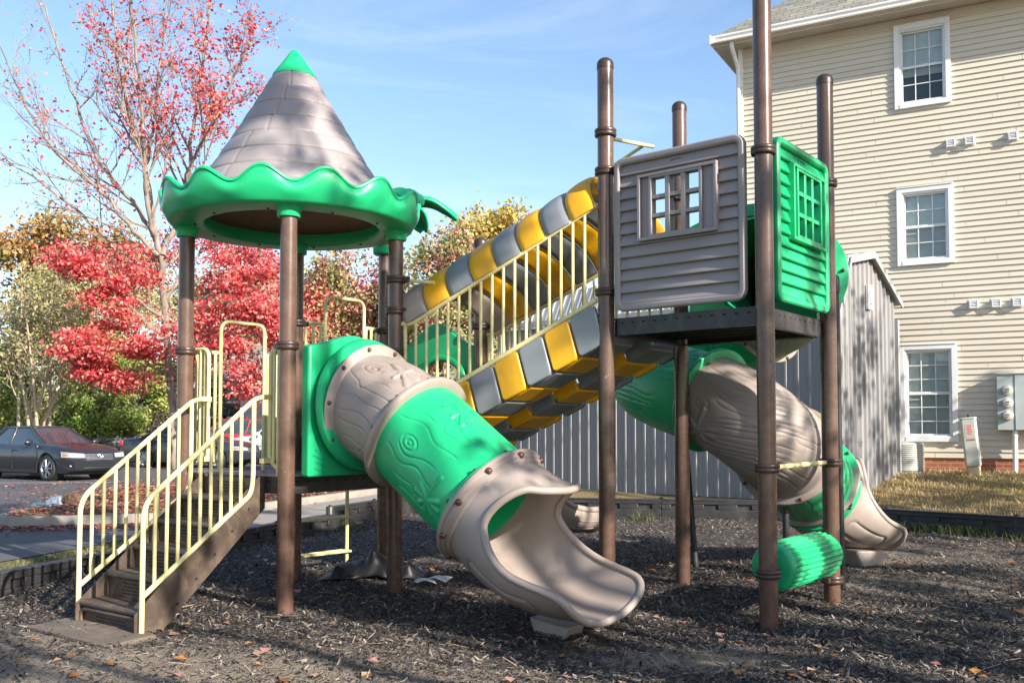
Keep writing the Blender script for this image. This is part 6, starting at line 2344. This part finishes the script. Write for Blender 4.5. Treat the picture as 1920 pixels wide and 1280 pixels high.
M["leaf_green"] = island_mat("bright_shrub_leaf", [(0.0, (0.07, 0.15, 0.025)), (0.5, (0.21, 0.33, 0.06)), (1.0, (0.38, 0.44, 0.12))], 0.5, patch=[(0, (0.18, 0.24, 0.05)), (1, (0.50, 0.48, 0.15))], patch_scale=0.5, transl=0.3)
M["leaf_dark"] = island_mat("evergreen_leaf", [(0.0, (0.015, 0.035, 0.012)), (0.6, (0.035, 0.07, 0.02)), (1.0, (0.07, 0.11, 0.03))], 0.4, transl=0.15)
M["leaf_olive"] = island_mat("faded_olive_leaf", [(0.0, (0.30, 0.26, 0.11)), (0.5, (0.47, 0.40, 0.20)), (1.0, (0.62, 0.52, 0.31))], 0.6, patch=[(0, (0.14, 0.16, 0.05)), (1, (0.28, 0.25, 0.10))], patch_scale=0.3, transl=0.35)


M["leaf_sage"] = island_mat("sage_shrub_leaf", [(0.0, (0.16, 0.18, 0.06)), (0.5, (0.30, 0.29, 0.12)), (1.0, (0.46, 0.38, 0.20))], 0.6, transl=0.35)


def grow(m, p, d, L, r, lvl, tips, rng, up=0.25, wander=0.16, kids=(5, 5, 4), ratio=0.55, spread=0.8, start=0.25):
    """One limb with its side branches; tips collects (position, level) along the finer wood."""
    n = 7 if lvl == 0 else 5
    pts = [p.copy()]
    d = d.normalized()
    for i in range(n):
        d = (d + Vector(rng.normal(0, wander, 3)) + Z * up * 0.22).normalized()
        pts.append(pts[-1] + d * (L / n))
    rs = [max(0.006, r * (1 - 0.80 * i / n)) for i in range(n + 1)]
    m.tube(pts, rs, 7 if lvl == 0 else (5 if lvl == 1 else 4), cap=False)
    return branch_off(m, pts, rs, L, lvl, tips, rng, up, wander, kids, ratio, spread, start)


def branch_off(m, pts, rs, L, lvl, tips, rng, up, wander, kids, ratio, spread, start):
    n = len(pts) - 1
    if lvl >= len(kids):
        for q in pts[1:]:
            tips.append((q, lvl))
        return
    for k in range(kids[lvl]):
        f = start + (1 - start) * (k + rng.uniform(0.1, 0.9)) / kids[lvl]
        i = min(n - 1, int(f * n))
        q = pts[i].lerp(pts[i + 1], f * n - i)
        ax = (pts[i + 1] - pts[i]).normalized()
        o = Vector(rng.normal(0, 1, 3))
        o = (o - ax * o.dot(ax)).normalized()
        dd = (ax + o * spread * rng.uniform(0.6, 1.3)).normalized()
        rad = rs[i] * rng.uniform(0.45, 0.7)
        grow(m, q, dd, L * ratio * rng.uniform(0.65, 1.25) * (1.15 - 0.5 * f), rad, lvl + 1, tips, rng, up, wander, kids, ratio, spread, 0.2)
    tips.append((pts[-1], lvl))


def clumpy(rng, tips, n, sd, keep=None, shape=0.8, flat=0.65):
    """n leaf spots gathered round branch tips in uneven clumps."""
    T = np.array([tuple(t[0]) for t in tips])
    wgt = rng.gamma(shape, 1.0, len(T)) + 1e-9
    if keep is not None:
        wgt = wgt * keep(T)
    wgt /= wgt.sum()
    i = rng.choice(len(T), n, p=wgt)
    return T[i] + rng.normal(0, 1, (n, 3)) * np.array([sd, sd, sd * flat])


def tree_thing(name, label, base, group=None, cat="tree"):
    return thing(name, label, cat, tuple(base), 0, group)


def simple_tree(name, label, base, height, crown_c, crown_r, leaf_m, bark, n_leaf, leaf, seed, trunk_r=0.22, kids=(7, 5, 4), sd=0.35, group=None, stems=1, lean=None, bare=0.0, spread=0.9, up=0.15, cat="tree"):
    """Trunk rising into a crown whose limbs reach towards an ellipsoid of radii crown_r about crown_c."""
    rng = np.random.default_rng(seed)
    root = tree_thing(name, label, base, group, cat)
    m = MB()
    tips = []
    b = Vector(base)
    cc, cr = Vector(crown_c), Vector(crown_r)
    for s in range(stems):
        off = Vector((0, 0, 0)) if stems == 1 else Vector((rng.normal(0, 0.28), rng.normal(0, 0.28), 0))
        topp = cc + Vector((rng.normal(0, 0.12) * cr.x, rng.normal(0, 0.12) * cr.y, cr.z * 0.55))
        if stems > 1:
            topp = cc + Vector((rng.uniform(-0.9, 0.9) * cr.x, rng.uniform(-0.8, 0.8) * cr.y, cr.z * rng.uniform(0.3, 0.85)))
        pts, rs = [], []
        for i in range(9):
            t = i / 8
            w = Vector(rng.normal(0, 0.05 * trunk_r * 8, 3)) * min(1, t * 3) * (1 - t * 0.3)
            q = (b + off).lerp(topp, t) + w * 0.6
            q.z = (b.z - 0.15) + (topp.z - b.z) * t
            if stems > 1:
                q.x = b.x + off.x + (topp.x - b.x - off.x) * t ** 1.4
                q.y = b.y + off.y + (topp.y - b.y - off.y) * t ** 1.4
            pts.append(q)
            rs.append(trunk_r * (1.25 if i == 0 else 1) * (1 - 0.86 * t))
        m.tube(pts, rs, 9, cap=False)
        zfrac = max(0.12, min(0.75, (cc.z - cr.z * 0.85 - b.z) / (topp.z - b.z)))
        nL = kids[0]
        for k in range(nL):
            f = zfrac + (0.98 - zfrac) * (k + rng.uniform(0, 1)) / nL
            i = min(7, int(f * 8))
            q = pts[i].lerp(pts[i + 1], f * 8 - i)
            a = rng.uniform(0, 2 * PI)
            ph = rng.uniform(-0.35, 0.9)
            tgt = cc + Vector((cr.x * math.cos(a) * math.cos(ph), cr.y * math.sin(a) * math.cos(ph), cr.z * math.sin(ph))) * rng.uniform(0.75, 1.0)
            if stems > 1:
                tgt = q + (tgt - q) * 0.5
            dv = tgt - q
            grow(m, q, dv.normalized() + Z * 0.2, dv.length * 0.95, max(0.012, rs[i] * 0.5), 1, tips, rng, up, 0.14, kids, 0.5, spread, 0.25)
    tr = m.build("trunk", bark, root, 60)
    if n_leaf:
        # some leaves fill the ellipsoid in clumps as well, so the crown has an uneven outline
        nc = max(10, n_leaf // 260)
        cl = []
        for _ in range(nc):
            v = rng.normal(0, 1, 3)
            v /= np.linalg.norm(v)
            rr_ = rng.uniform(0.35, 1.0) ** 0.6
            cl.append(np.array(cc) + v * np.array(cr) * rr_)
        extra = [(Vector(c), 2) for c in cl]
        P = clumpy(rng, tips, int(n_leaf * 0.6), sd)
        P2 = clumpy(rng, extra, n_leaf - len(P), sd * 1.5)
        P = np.concatenate([P, P2])
        P = P[P[:, 2] > base[2] + 0.1]
        leaves("crown", P, leaf, leaf_m, root, 0.0, 0.4, rng, 0.4)
    return root


# ---- the tall red maple
def red_maple():
    rng = np.random.default_rng(5)
    YT = 33.0
    base = at(326, 872, YT)
    base.z = 0.0
    root = tree_thing("red_maple", "tall red maple with bare upper branches and dense scarlet lower leaves", base)
    m = MB()
    tips = []
    def limb(px, r0, r1, dy=0.0, kids=(13, 8, 5), ratio=0.34, spread=0.75):
        pts = []
        for i, (x, y) in enumerate(px):
            pts.append(at(x, y, YT + dy * i / max(1, len(px) - 1)))
        fine = [Vector(q) for q in catmull([tuple(p) for p in pts], 5)[0]]
        fine = [p + Vector(rng.normal(0, 0.035, 3)) for p in fine]
        n = len(fine)
        rs = [r0 + (r1 - r0) * i / (n - 1) for i in range(n)]
        m.tube(fine, rs, 8, cap=False)
        L = sum((fine[i + 1] - fine[i]).length for i in range(n - 1))
        branch_off(m, fine, rs, L, 0, tips, rng, 0.45, 0.13, kids, ratio, spread, 0.12)
    limb([(330, 905), (325, 800), (322, 730), (312, 600), (300, 470)], 0.15, 0.115, 0, (5, 5, 5), 0.42, 1.1)
    limb([(300, 470), (284, 420), (272, 330), (264, 200), (250, 60), (240, -90)], 0.105, 0.03, -1.0)
    limb([(290, 440), (268, 300), (232, 180), (215, 60), (205, -80)], 0.10, 0.025, 1.2)
    limb([(304, 480), (335, 410), (352, 330), (365, 220), (385, 90), (400, -80)], 0.10, 0.03, 0.6)
    limb([(350, 340), (372, 280), (410, 210), (450, 120), (480, 20)], 0.07, 0.02, -0.8)
    limb([(296, 455), (250, 380), (190, 310), (140, 190), (100, 60), (60, -40)], 0.09, 0.02, 1.5)
    limb([(298, 480), (240, 420), (180, 350), (110, 290), (50, 200), (0, 90)], 0.085, 0.02, -1.4)
    limb([(305, 520), (230, 470), (150, 400), (70, 340), (0, 290)], 0.075, 0.018, 0.8, (8, 6, 4))
    limb([(270, 330), (285, 250), (300, 120), (310, -40)], 0.07, 0.02, 1.5)
    limb([(312, 600), (250, 560), (180, 530), (120, 520)], 0.07, 0.015, -2.0, (9, 6, 4), 0.42, 1.0)
    limb([(315, 640), (260, 640), (200, 660), (140, 650)], 0.06, 0.015, -2.0, (9, 6, 4), 0.40, 1.0)
    limb([(316, 620), (380, 560), (440, 520), (500, 500)], 0.075, 0.015, -1.5, (10, 6, 4), 0.42, 1.0)
    limb([(318, 660), (380, 640), (440, 640), (500, 620)], 0.06, 0.015, -2.5, (10, 6, 4), 0.42, 1.0)
    limb([(316, 680), (270, 690), (220, 700), (170, 690)], 0.05, 0.012, -1.0, (8, 6, 4), 0.36, 1.0)
    limb([(308, 560), (350, 500), (400, 460), (470, 450)], 0.07, 0.015, 1.5, (10, 6, 4), 0.42, 1.0)
    limb([(306, 540), (280, 480), (230, 450), (180, 470)], 0.06, 0.015, 1.0, (9, 6, 4), 0.40, 1.0)
    m.build("trunk", M["bark_pale"], root, 60)
    zlo, zhi = zat(560, YT), zat(415, YT)
    def keep(T):
        low = 1 - sstep((T[:, 2] - zlo) / (zhi - zlo))
        hi = 0.075 + 0.20 * np.exp(-((T[:, 0] + 10.6) / 1.6) ** 2) * (T[:, 2] < zat(60, YT))
        left = sstep((T[:, 0] + 17.0) / 3.0) * 0.85 + 0.15
        return (low * 1.0 + hi) * left * sstep((T[:, 2] - zat(775, YT)) / 1.6)
    P = clumpy(rng, tips, 30000, 0.27, keep, 0.36, 0.34)
    leaves("crown", P, 0.125, M["leaf_red"], root, 0.15, 0.4, rng, 0.3)
    return root


red_maple()
simple_tree("red_maple", "smaller pinkish red maple behind the parked cars and the hooped guard rail", (-11.2, 46, 0.3), 9, (-11.0, 46, 5.6), (3.3, 2.6, 3.4), M["leaf_red2"], M["bark_dark"], 13000, 0.17, 31, 0.16)
simple_tree("crape_myrtle", "bare multi stemmed tan shrub tree with faded leaves behind the charcoal sedan", (-16.6, 33.5, 0.0), 8, (-16.9, 33.8, 4.6), (2.7, 2.2, 3.0), M["leaf_sage"], M["bark_tan"], 3600, 0.12, 41, 0.075, (6, 5, 4), 0.4, None, 8)
# bushes on the bank
def bush(label, c, r, leaf_m, n, leaf, seed, name="bush"):
    rng = np.random.default_rng(seed)
    root = thing(name, label, "bush", (c[0], c[1], ground_h(c[0], c[1]) * 1.0))
    gz = float(ground_h(c[0], c[1]))
    m = MB()
    tips = []
    for k in range(9):
        a = rng.uniform(0, 2 * PI)
        d = Vector((math.cos(a) * rng.uniform(0.2, 0.8), math.sin(a) * rng.uniform(0.2, 0.8), 1)).normalized()
        grow(m, Vector((c[0] + rng.normal(0, 0.15) * r[0], c[1] + rng.normal(0, 0.15) * r[1], gz - 0.1)), d, r[2] * rng.uniform(0.9, 1.5), 0.035, 1, tips, rng, 0.1, 0.2, (5, 5, 3), 0.5, 1.0)
    m.build("stems", M["bark_dark"], root, 60)
    cl = []
    for _ in range(max(14, n // 130)):
        v = rng.normal(0, 1, 3)
        v /= np.linalg.norm(v)
        v[2] = abs(v[2]) * 1.0 if rng.random() < 0.75 else v[2] * 0.3
        cl.append((Vector((c[0] + v[0] * r[0] * rng.uniform(0.45, 1), c[1] + v[1] * r[1] * rng.uniform(0.45, 1), gz + r[2] * 0.75 + v[2] * r[2] * rng.uniform(0.4, 1.05))), 2))
    P = clumpy(rng, cl, n, min(r) * 0.17)
    P = P[P[:, 2] > gz]
    leaves("foliage", P, leaf, leaf_m, root, 0.1, 0.4, rng, 0.3)
    return root


bush("big bright green bush at the left edge behind the charcoal sedan", (-20.3, 37.5), (2.2, 1.8, 2.0), M["leaf_green"], 6500, 0.13, 51)
bush("bright yellow green bush right of the bare multi stemmed shrub", (-17.6, 40.5), (2.0, 1.6, 1.9), M["leaf_green"], 6500, 0.13, 52)
bush("airy light green bush above the leafy bank", (-15.9, 41.5), (1.5, 1.4, 2.0), M["leaf_green"], 5000, 0.12, 57)
bush("dark glossy evergreen bush left of the red maple trunk", (-15.6, 44.5), (1.7, 1.5, 2.0), M["leaf_dark"], 6000, 0.14, 53)
bush("dark evergreen bush in the shade at the far left", (-23.8, 43.0), (2.6, 2.0, 3.0), M["leaf_dark"], 6000, 0.15, 54)
bush("tall olive green bush behind the bare multi stemmed shrub", (-21.5, 45.0), (2.6, 2.0, 4.6), M["leaf_olive"], 7000, 0.15, 55)
bush("dense green bush beyond the bare stems", (-18.6, 45.0), (2.2, 2.0, 3.0), M["leaf_green"], 6500, 0.14, 56)

simple_tree("broad_tree", "big orange and olive autumn tree rising at the far left", (-29.0, 62, 0.5), 15, (-28.5, 62, 11.2), (5.5, 4.0, 4.0), M["leaf_orange"], M["bark_dark"], 12000, 0.30, 61, 0.3, (9, 5, 4), 0.6)
simple_tree("broad_tree", "pale tan nearly bare tree behind the red maple", (-24.5, 54, 0.5), 12, (-24.0, 54, 7.6), (5.0, 3.5, 4.2), M["leaf_olive"], M["bark_tan"], 9000, 0.20, 62, 0.2, (9, 6, 5), 0.5)
simple_tree("broad_tree", "pale olive tree seen through the middle of the red maple", (-18.5, 60, 0.5), 12, (-18.0, 60, 7.5), (4.5, 3.5, 4.0), M["leaf_olive"], M["bark_tan"], 9500, 0.22, 63, 0.2, (8, 5, 4), 0.55)
simple_tree("pear_tree", "purple and green pear tree seen behind the posts of the cone roofed tower", (-8.2, 46, 0.3), 10, (-8.0, 46, 6.4), (3.0, 2.5, 3.9), M["leaf_pear"], M["bark_dark"], 17000, 0.17, 64, 0.18, (9, 5, 4), 0.38)
simple_tree("pear_tree", "purple topped pear tree behind the lower end of the tunnel bridge", (-3.1, 43, 0.3), 11, (-3.0, 43, 6.4), (2.6, 2.3, 4.7), M["leaf_pear"], M["bark_dark"], 19000, 0.16, 65, 0.18, (10, 5, 4), 0.36)
simple_tree("pear_tree", "greenish pear tree filling the gap left of the tunnel bridge", (-5.6, 49, 0.3), 9, (-5.4, 49, 5.2), (2.6, 2.3, 3.6), M["leaf_pear"], M["bark_dark"], 11000, 0.17, 66, 0.18, (8, 5, 4), 0.4)
simple_tree("broad_tree", "tall yellow autumn tree behind the tunnel bridge", (-1.6, 62, 0.3), 16, (-1.4, 62, 12.0), (3.6, 3.2, 4.2), M["leaf_yellow"], M["bark_dark"], 13000, 0.24, 67, 0.25, (9, 5, 4), 0.5)
simple_tree("broad_tree", "pale yellow green tree behind the tall scarlet maple's right side", (-14.3, 64, 0.3), 12, (-14.2, 64, 7.8), (4.0, 3.0, 3.8), M["leaf_yellow"], M["bark_dark"], 9000, 0.22, 68, 0.22, (8, 5, 4), 0.5)
simple_tree("broad_tree", "olive tree behind the shed's left end", (1.5, 58, 0.3), 9, (1.6, 58, 5.2), (3.2, 2.6, 3.4), M["leaf_olive"], M["bark_dark"], 8000, 0.22, 69, 0.2, (8, 5, 4), 0.5)

# far wood behind everything
rngw = np.random.default_rng(77)
cl = []
for k in range(1300):
    x = rngw.uniform(-75, 32)
    h = 7.0 + 2.0 * math.sin(x * 0.21) + 1.5 * math.sin(x * 0.53 + 1)
    cl.append((Vector((x, rngw.uniform(78, 88), rngw.uniform(0.3, max(1.0, h)))), 2))
P = clumpy(rngw, cl, 75000, 0.9, None, 1.5)
tag(leaves("distant_woods", P[P[:, 2] > 0], 0.6, M["leaf_sage"], None, 0.0, 0.4, rngw), "hazy olive treeline far beyond the parking lot", "woods", kind="stuff")

# ---- trees behind the viewer that throw the dappled shade
SUN_AZ = np.array([0.715, -0.70])
SUN_AZ = SUN_AZ / np.linalg.norm(SUN_AZ)
SUN_EL = math.radians(25.5)
def shade_tree(i, tx, ty, L, zoff, r, n, leaf, stems, label):
    """Upright many stemmed tree towards the sun; its stems and leaf clumps throw the streaks and dapples."""
    rng = np.random.default_rng(80 + i)
    c = np.array([tx, ty]) + SUN_AZ * L
    zc = L * math.tan(SUN_EL) + zoff
    root = tree_thing("shade_tree", label, (c[0], c[1], 0.0))
    m = MB()
    tips = []
    side = np.array([-SUN_AZ[1], SUN_AZ[0]])
    for s in range(stems):
        u = ((s + rng.uniform(0.15, 0.85)) / stems * 2 - 1) * r[0]
        w = rng.uniform(-0.6, 0.6) * r[1]
        top = Vector((c[0] + side[0] * u + SUN_AZ[0] * w, c[1] + side[1] * u + SUN_AZ[1] * w, zc + r[2] * rng.uniform(0.3, 1.0)))
        pts, rs = [], []
        for k in range(8):
            t = k / 7
            q = Vector((c[0], c[1], -0.1)).lerp(top, t)
            q.x = c[0] + (top.x - c[0]) * min(1, t * 1.6) ** 0.8 + rng.normal(0, 0.06)
            q.y = c[1] + (top.y - c[1]) * min(1, t * 1.6) ** 0.8 + rng.normal(0, 0.06)
            pts.append(q)
            rs.append(0.085 * (1 - 0.75 * t))
        m.tube(pts, rs, 7, cap=False)
        branch_off(m, pts, rs, zc + r[2], 1, tips, rng, 0.5, 0.12, (0, 4, 2), 0.16, 0.8, 0.45)
    m.build("trunk", M["bark_dark"], root, 60)
    P = clumpy(rng, [t for t in tips if t[0].z > zc - r[2]], n, 0.13, None, 0.25)
    leaves("crown", P, leaf, M["leaf_olive"], root, 0.0, 0.4, rng, 0.4)


SHADE_TREES = [
    (0, 2.1, 4.8, 10, -0.9, (3.0, 2.0, 1.3), 4400, 0.14, 7, "leafy tree standing behind the viewer on the right, nearest the play set"),
    (1, 0.2, 6.8, 9, 0.5, (2.3, 1.6, 2.2), 550, 0.13, 5, "thin many stemmed tree behind the viewer dappling the tube slide"),
    (2, 2.6, 7.4, 9, 0.9, (2.6, 1.6, 2.8), 2000, 0.13, 9, "thin many stemmed tree behind the viewer dappling the tall tower"),
    (3, 6.0, 15.8, 11, 1.2, (1.9, 1.5, 2.7), 2800, 0.14, 14, "thin many stemmed tree behind the viewer dappling the metal shed"),
    (4, -6.0, 13.5, 22, 0.0, (4.5, 3.0, 3.0), 4000, 0.18, 8, "leafy tree behind the viewer shading the parking lot island"),
    (5, -1.8, 7.4, 12, 2.6, (2.2, 1.6, 2.2), 330, 0.13, 3, "thin tree behind the viewer dappling the cone roof"),
    (6, 5.2, 10.6, 9, -0.5, (3.4, 1.8, 1.4), 3000, 0.13, 9, "low leafy tree behind the viewer shading the right border"),
]
for a in SHADE_TREES:
    shade_tree(*a)
# ================================================================== small things on the ground
# landing mat at the stair foot
mt_ = MB()
mc = Md + dS * (RUN + 0.14) + wS * 0.0
mt_.prism([(-0.16, -0.50), (0.20, -0.50), (0.22, 0.48), (-0.16, 0.50)], v3(mc, -0.03), v3(dS, 0), v3(wS, 0), Z, 0.075)
o = mt_.build("landing_mat", mat("dusty_rubber_mat", (0.14, 0.105, 0.08), (0.085, 0.068, 0.055), 6, 0.85, bump=0.3, bscale=60, stain=(0.22, 0.17, 0.12), stain_amt=0.6, stain_scale=4), None, 30, 0.012)
tag(o, "dusty brown rubber mat lying at the foot of the staircase", "mat")

# crumpled weed fabric by the rear posts
rng = np.random.default_rng(3)
c = at(712, 1062, 8.9)
nu_, nv_ = 46, 40
G = np.zeros((nu_, nv_, 3))
for i in range(nu_):
    for j in range(nv_):
        u, v = i / (nu_ - 1), j / (nv_ - 1)
        x = (u - 0.55) * 0.95
        y = (v - 0.5) * 0.55
        ridge = 0.24 * math.exp(-((u - 0.55) / 0.16) ** 2) * (1 - 0.75 * v) + 0.12 * math.exp(-((u - 0.86) / 0.10) ** 2) * (1 - v * 0.6) + 0.09 * math.exp(-((u - 0.25) / 0.2) ** 2)
        fold = 0.035 * math.sin(17 * u + 5 * v + 1.2 * math.sin(9 * v)) + 0.018 * math.sin(37 * u - 11 * v)
        e_ = min(1, 6 * min(u, 1 - u)) * min(1, 5 * min(v, 1 - v) + 0.15)
        G[i, j] = (c.x + x, c.y + y - 0.05 + fold * 0.6, 0.012 + (ridge + abs(fold)) * e_)
m = MB()
m.grid(G, flip=False)
o = m.build("weed_fabric", mat("black_fabric", (0.010, 0.010, 0.012), (0.018, 0.017, 0.018), 5, 0.5, spec=0.5), None, 60)
so = o.modifiers.new("Solid", "SOLIDIFY")
so.thickness = 0.004
tag(o, "crumpled black weed fabric heaped against the rear tower post", "fabric")

# torn paper
p = at(815, 1096, 8.3)
m = MB()
def paper(x, y, w, h, a, z):
    ex_, ey_ = Vector((math.cos(a), math.sin(a), 0)), Vector((-math.sin(a), math.cos(a), 0))
    G = np.zeros((9, 7, 3))
    for i in range(9):
        for j in range(7):
            u, v = i / 8 - 0.5, j / 6 - 0.5
            q = Vector((x, y, 0)) + ex_ * u * w + ey_ * v * h
            G[i, j] = (q.x, q.y, z + 0.018 * math.sin(4 * u + 2) + 0.05 * max(0, u) * (0.5 + v) + 0.02)
    m.grid(G)
paper(p.x - 0.08, p.y - 0.02, 0.17, 0.13, 0.3, 0.035)
paper(p.x + 0.03, p.y + 0.06, 0.20, 0.15, -0.35, 0.045)
o = m.build("torn_paper", mat("white_paper", (0.62, 0.64, 0.66), (0.5, 0.56, 0.62), 6, 0.8), None, 0)
so = o.modifiers.new("Solid", "SOLIDIFY")
so.thickness = 0.002
tag(o, "torn white and pale blue paper lying on the mulch beside the tube slide", "paper")

# dumped litter on the kerbed island
rng = np.random.default_rng(9)
c = at(102, 953, 15.3)
trash = thing("litter_pile", "small heap of teal and white plastic litter with a brown bag on the island", "litter", (c.x, c.y, 0.13))
for nm, mt2, dx, sz in (("plastic_bag", mat("white_bag", (0.62, 0.64, 0.66), (0.45, 0.5, 0.55), 12, 0.4), 0.06, (0.20, 0.14, 0.15)), ("carton", mat("teal_carton", (0.06, 0.35, 0.33), (0.35, 0.5, 0.48), 10, 0.5), -0.22, (0.16, 0.1, 0.07)), ("paper_sack", mat("brown_sack", (0.14, 0.075, 0.04), (0.08, 0.045, 0.03), 8, 0.8), 0.30, (0.22, 0.16, 0.2))):
    th_ = np.linspace(0, 2 * PI, 26, endpoint=False)
    G = np.zeros((12, 26, 3))
    for i in range(12):
        ph = PI / 2 * i / 11.02
        r_ = 1 + 0.16 * rng.normal(0, 1, 26)
        G[i, :, 0] = c.x + dx + sz[0] * math.cos(ph) * np.cos(th_) * r_
        G[i, :, 1] = c.y + sz[1] * math.cos(ph) * np.sin(th_) * r_
        G[i, :, 2] = 0.125 + sz[2] * math.sin(ph) * (1 + 0.12 * rng.normal(0, 1, 26))
    m = MB()
    m.grid(G, cv=True, flip=False)
    m.build(nm, mt2, trash, 25)

# ================================================================== light, sky, camera
world = bpy.data.worlds.new("World")
SC.world = world
world.use_nodes = True
nt = world.node_tree
nt.nodes.clear()
out = nt.nodes.new("ShaderNodeOutputWorld")
bg = nt.nodes.new("ShaderNodeBackground")
sky = nt.nodes.new("ShaderNodeTexSky")
sky.sky_type = "NISHITA"
sky.sun_disc = False
sky.sun_elevation = SUN_EL
sky.sun_rotation = math.atan2(SUN_AZ[0], SUN_AZ[1])
sky.air_density = 1.0
sky.dust_density = 0.7
sky.ozone_density = 2.2
bg.inputs["Strength"].default_value = 0.115
# thin high cloud streaks
tc = nt.nodes.new("ShaderNodeTexCoord")
mp = nt.nodes.new("ShaderNodeMapping")
mp.inputs["Rotation"].default_value = (0.25, 0.15, 0.4)
mp.inputs["Scale"].default_value = (1.2, 3.0, 7.5)
nt.links.new(tc.outputs["Generated"], mp.inputs["Vector"])
n1 = noise(nt, 1.6, 7, 0.62, mp.outputs["Vector"], 0.8)
cr = ramp(nt, n1.outputs["Fac"], [(0.52, (0, 0, 0)), (0.85, (0.22, 0.22, 0.22))])
cm = mixc(nt, cr.outputs["Color"], sky.outputs["Color"], (5.6, 5.9, 6.3))
nt.links.new(cm, bg.inputs["Color"])
nt.links.new(bg.outputs[0], out.inputs["Surface"])

sl_ = bpy.data.lights.new("sun", "SUN")
sl_.energy = 5.0
sl_.angle = math.radians(0.55)
sl_.color = (1.0, 0.93, 0.82)
so_ = bpy.data.objects.new("sun", sl_)
COL.objects.link(so_)
sd_ = Vector((SUN_AZ[0] * math.cos(SUN_EL), SUN_AZ[1] * math.cos(SUN_EL), math.sin(SUN_EL)))
so_.rotation_euler = sd_.to_track_quat("Z", "Y").to_euler()
so_.location = sd_ * 60

cam = bpy.data.cameras.new("camera")
cam.sensor_width = 36
cam.lens = 36 * 1800 / 1920
cam.shift_y = 84 / 1920
cam.clip_end = 2000
cam.clip_start = 0.05
co = bpy.data.objects.new("camera", cam)
COL.objects.link(co)
co.location = (0, 0, H_CAM)
co.rotation_euler = (PI / 2 + PITCH, 0, 0)
SC.camera = co

SC.view_settings.view_transform = "Standard"
SC.view_settings.look = "None"
SC.view_settings.exposure = 1.22
SC.view_settings.gamma = 1.0
SC.render.film_transparent = False
SC.cycles.max_bounces = 8
SC.cycles.transparent_max_bounces = 12
SC.cycles.use_denoising = True
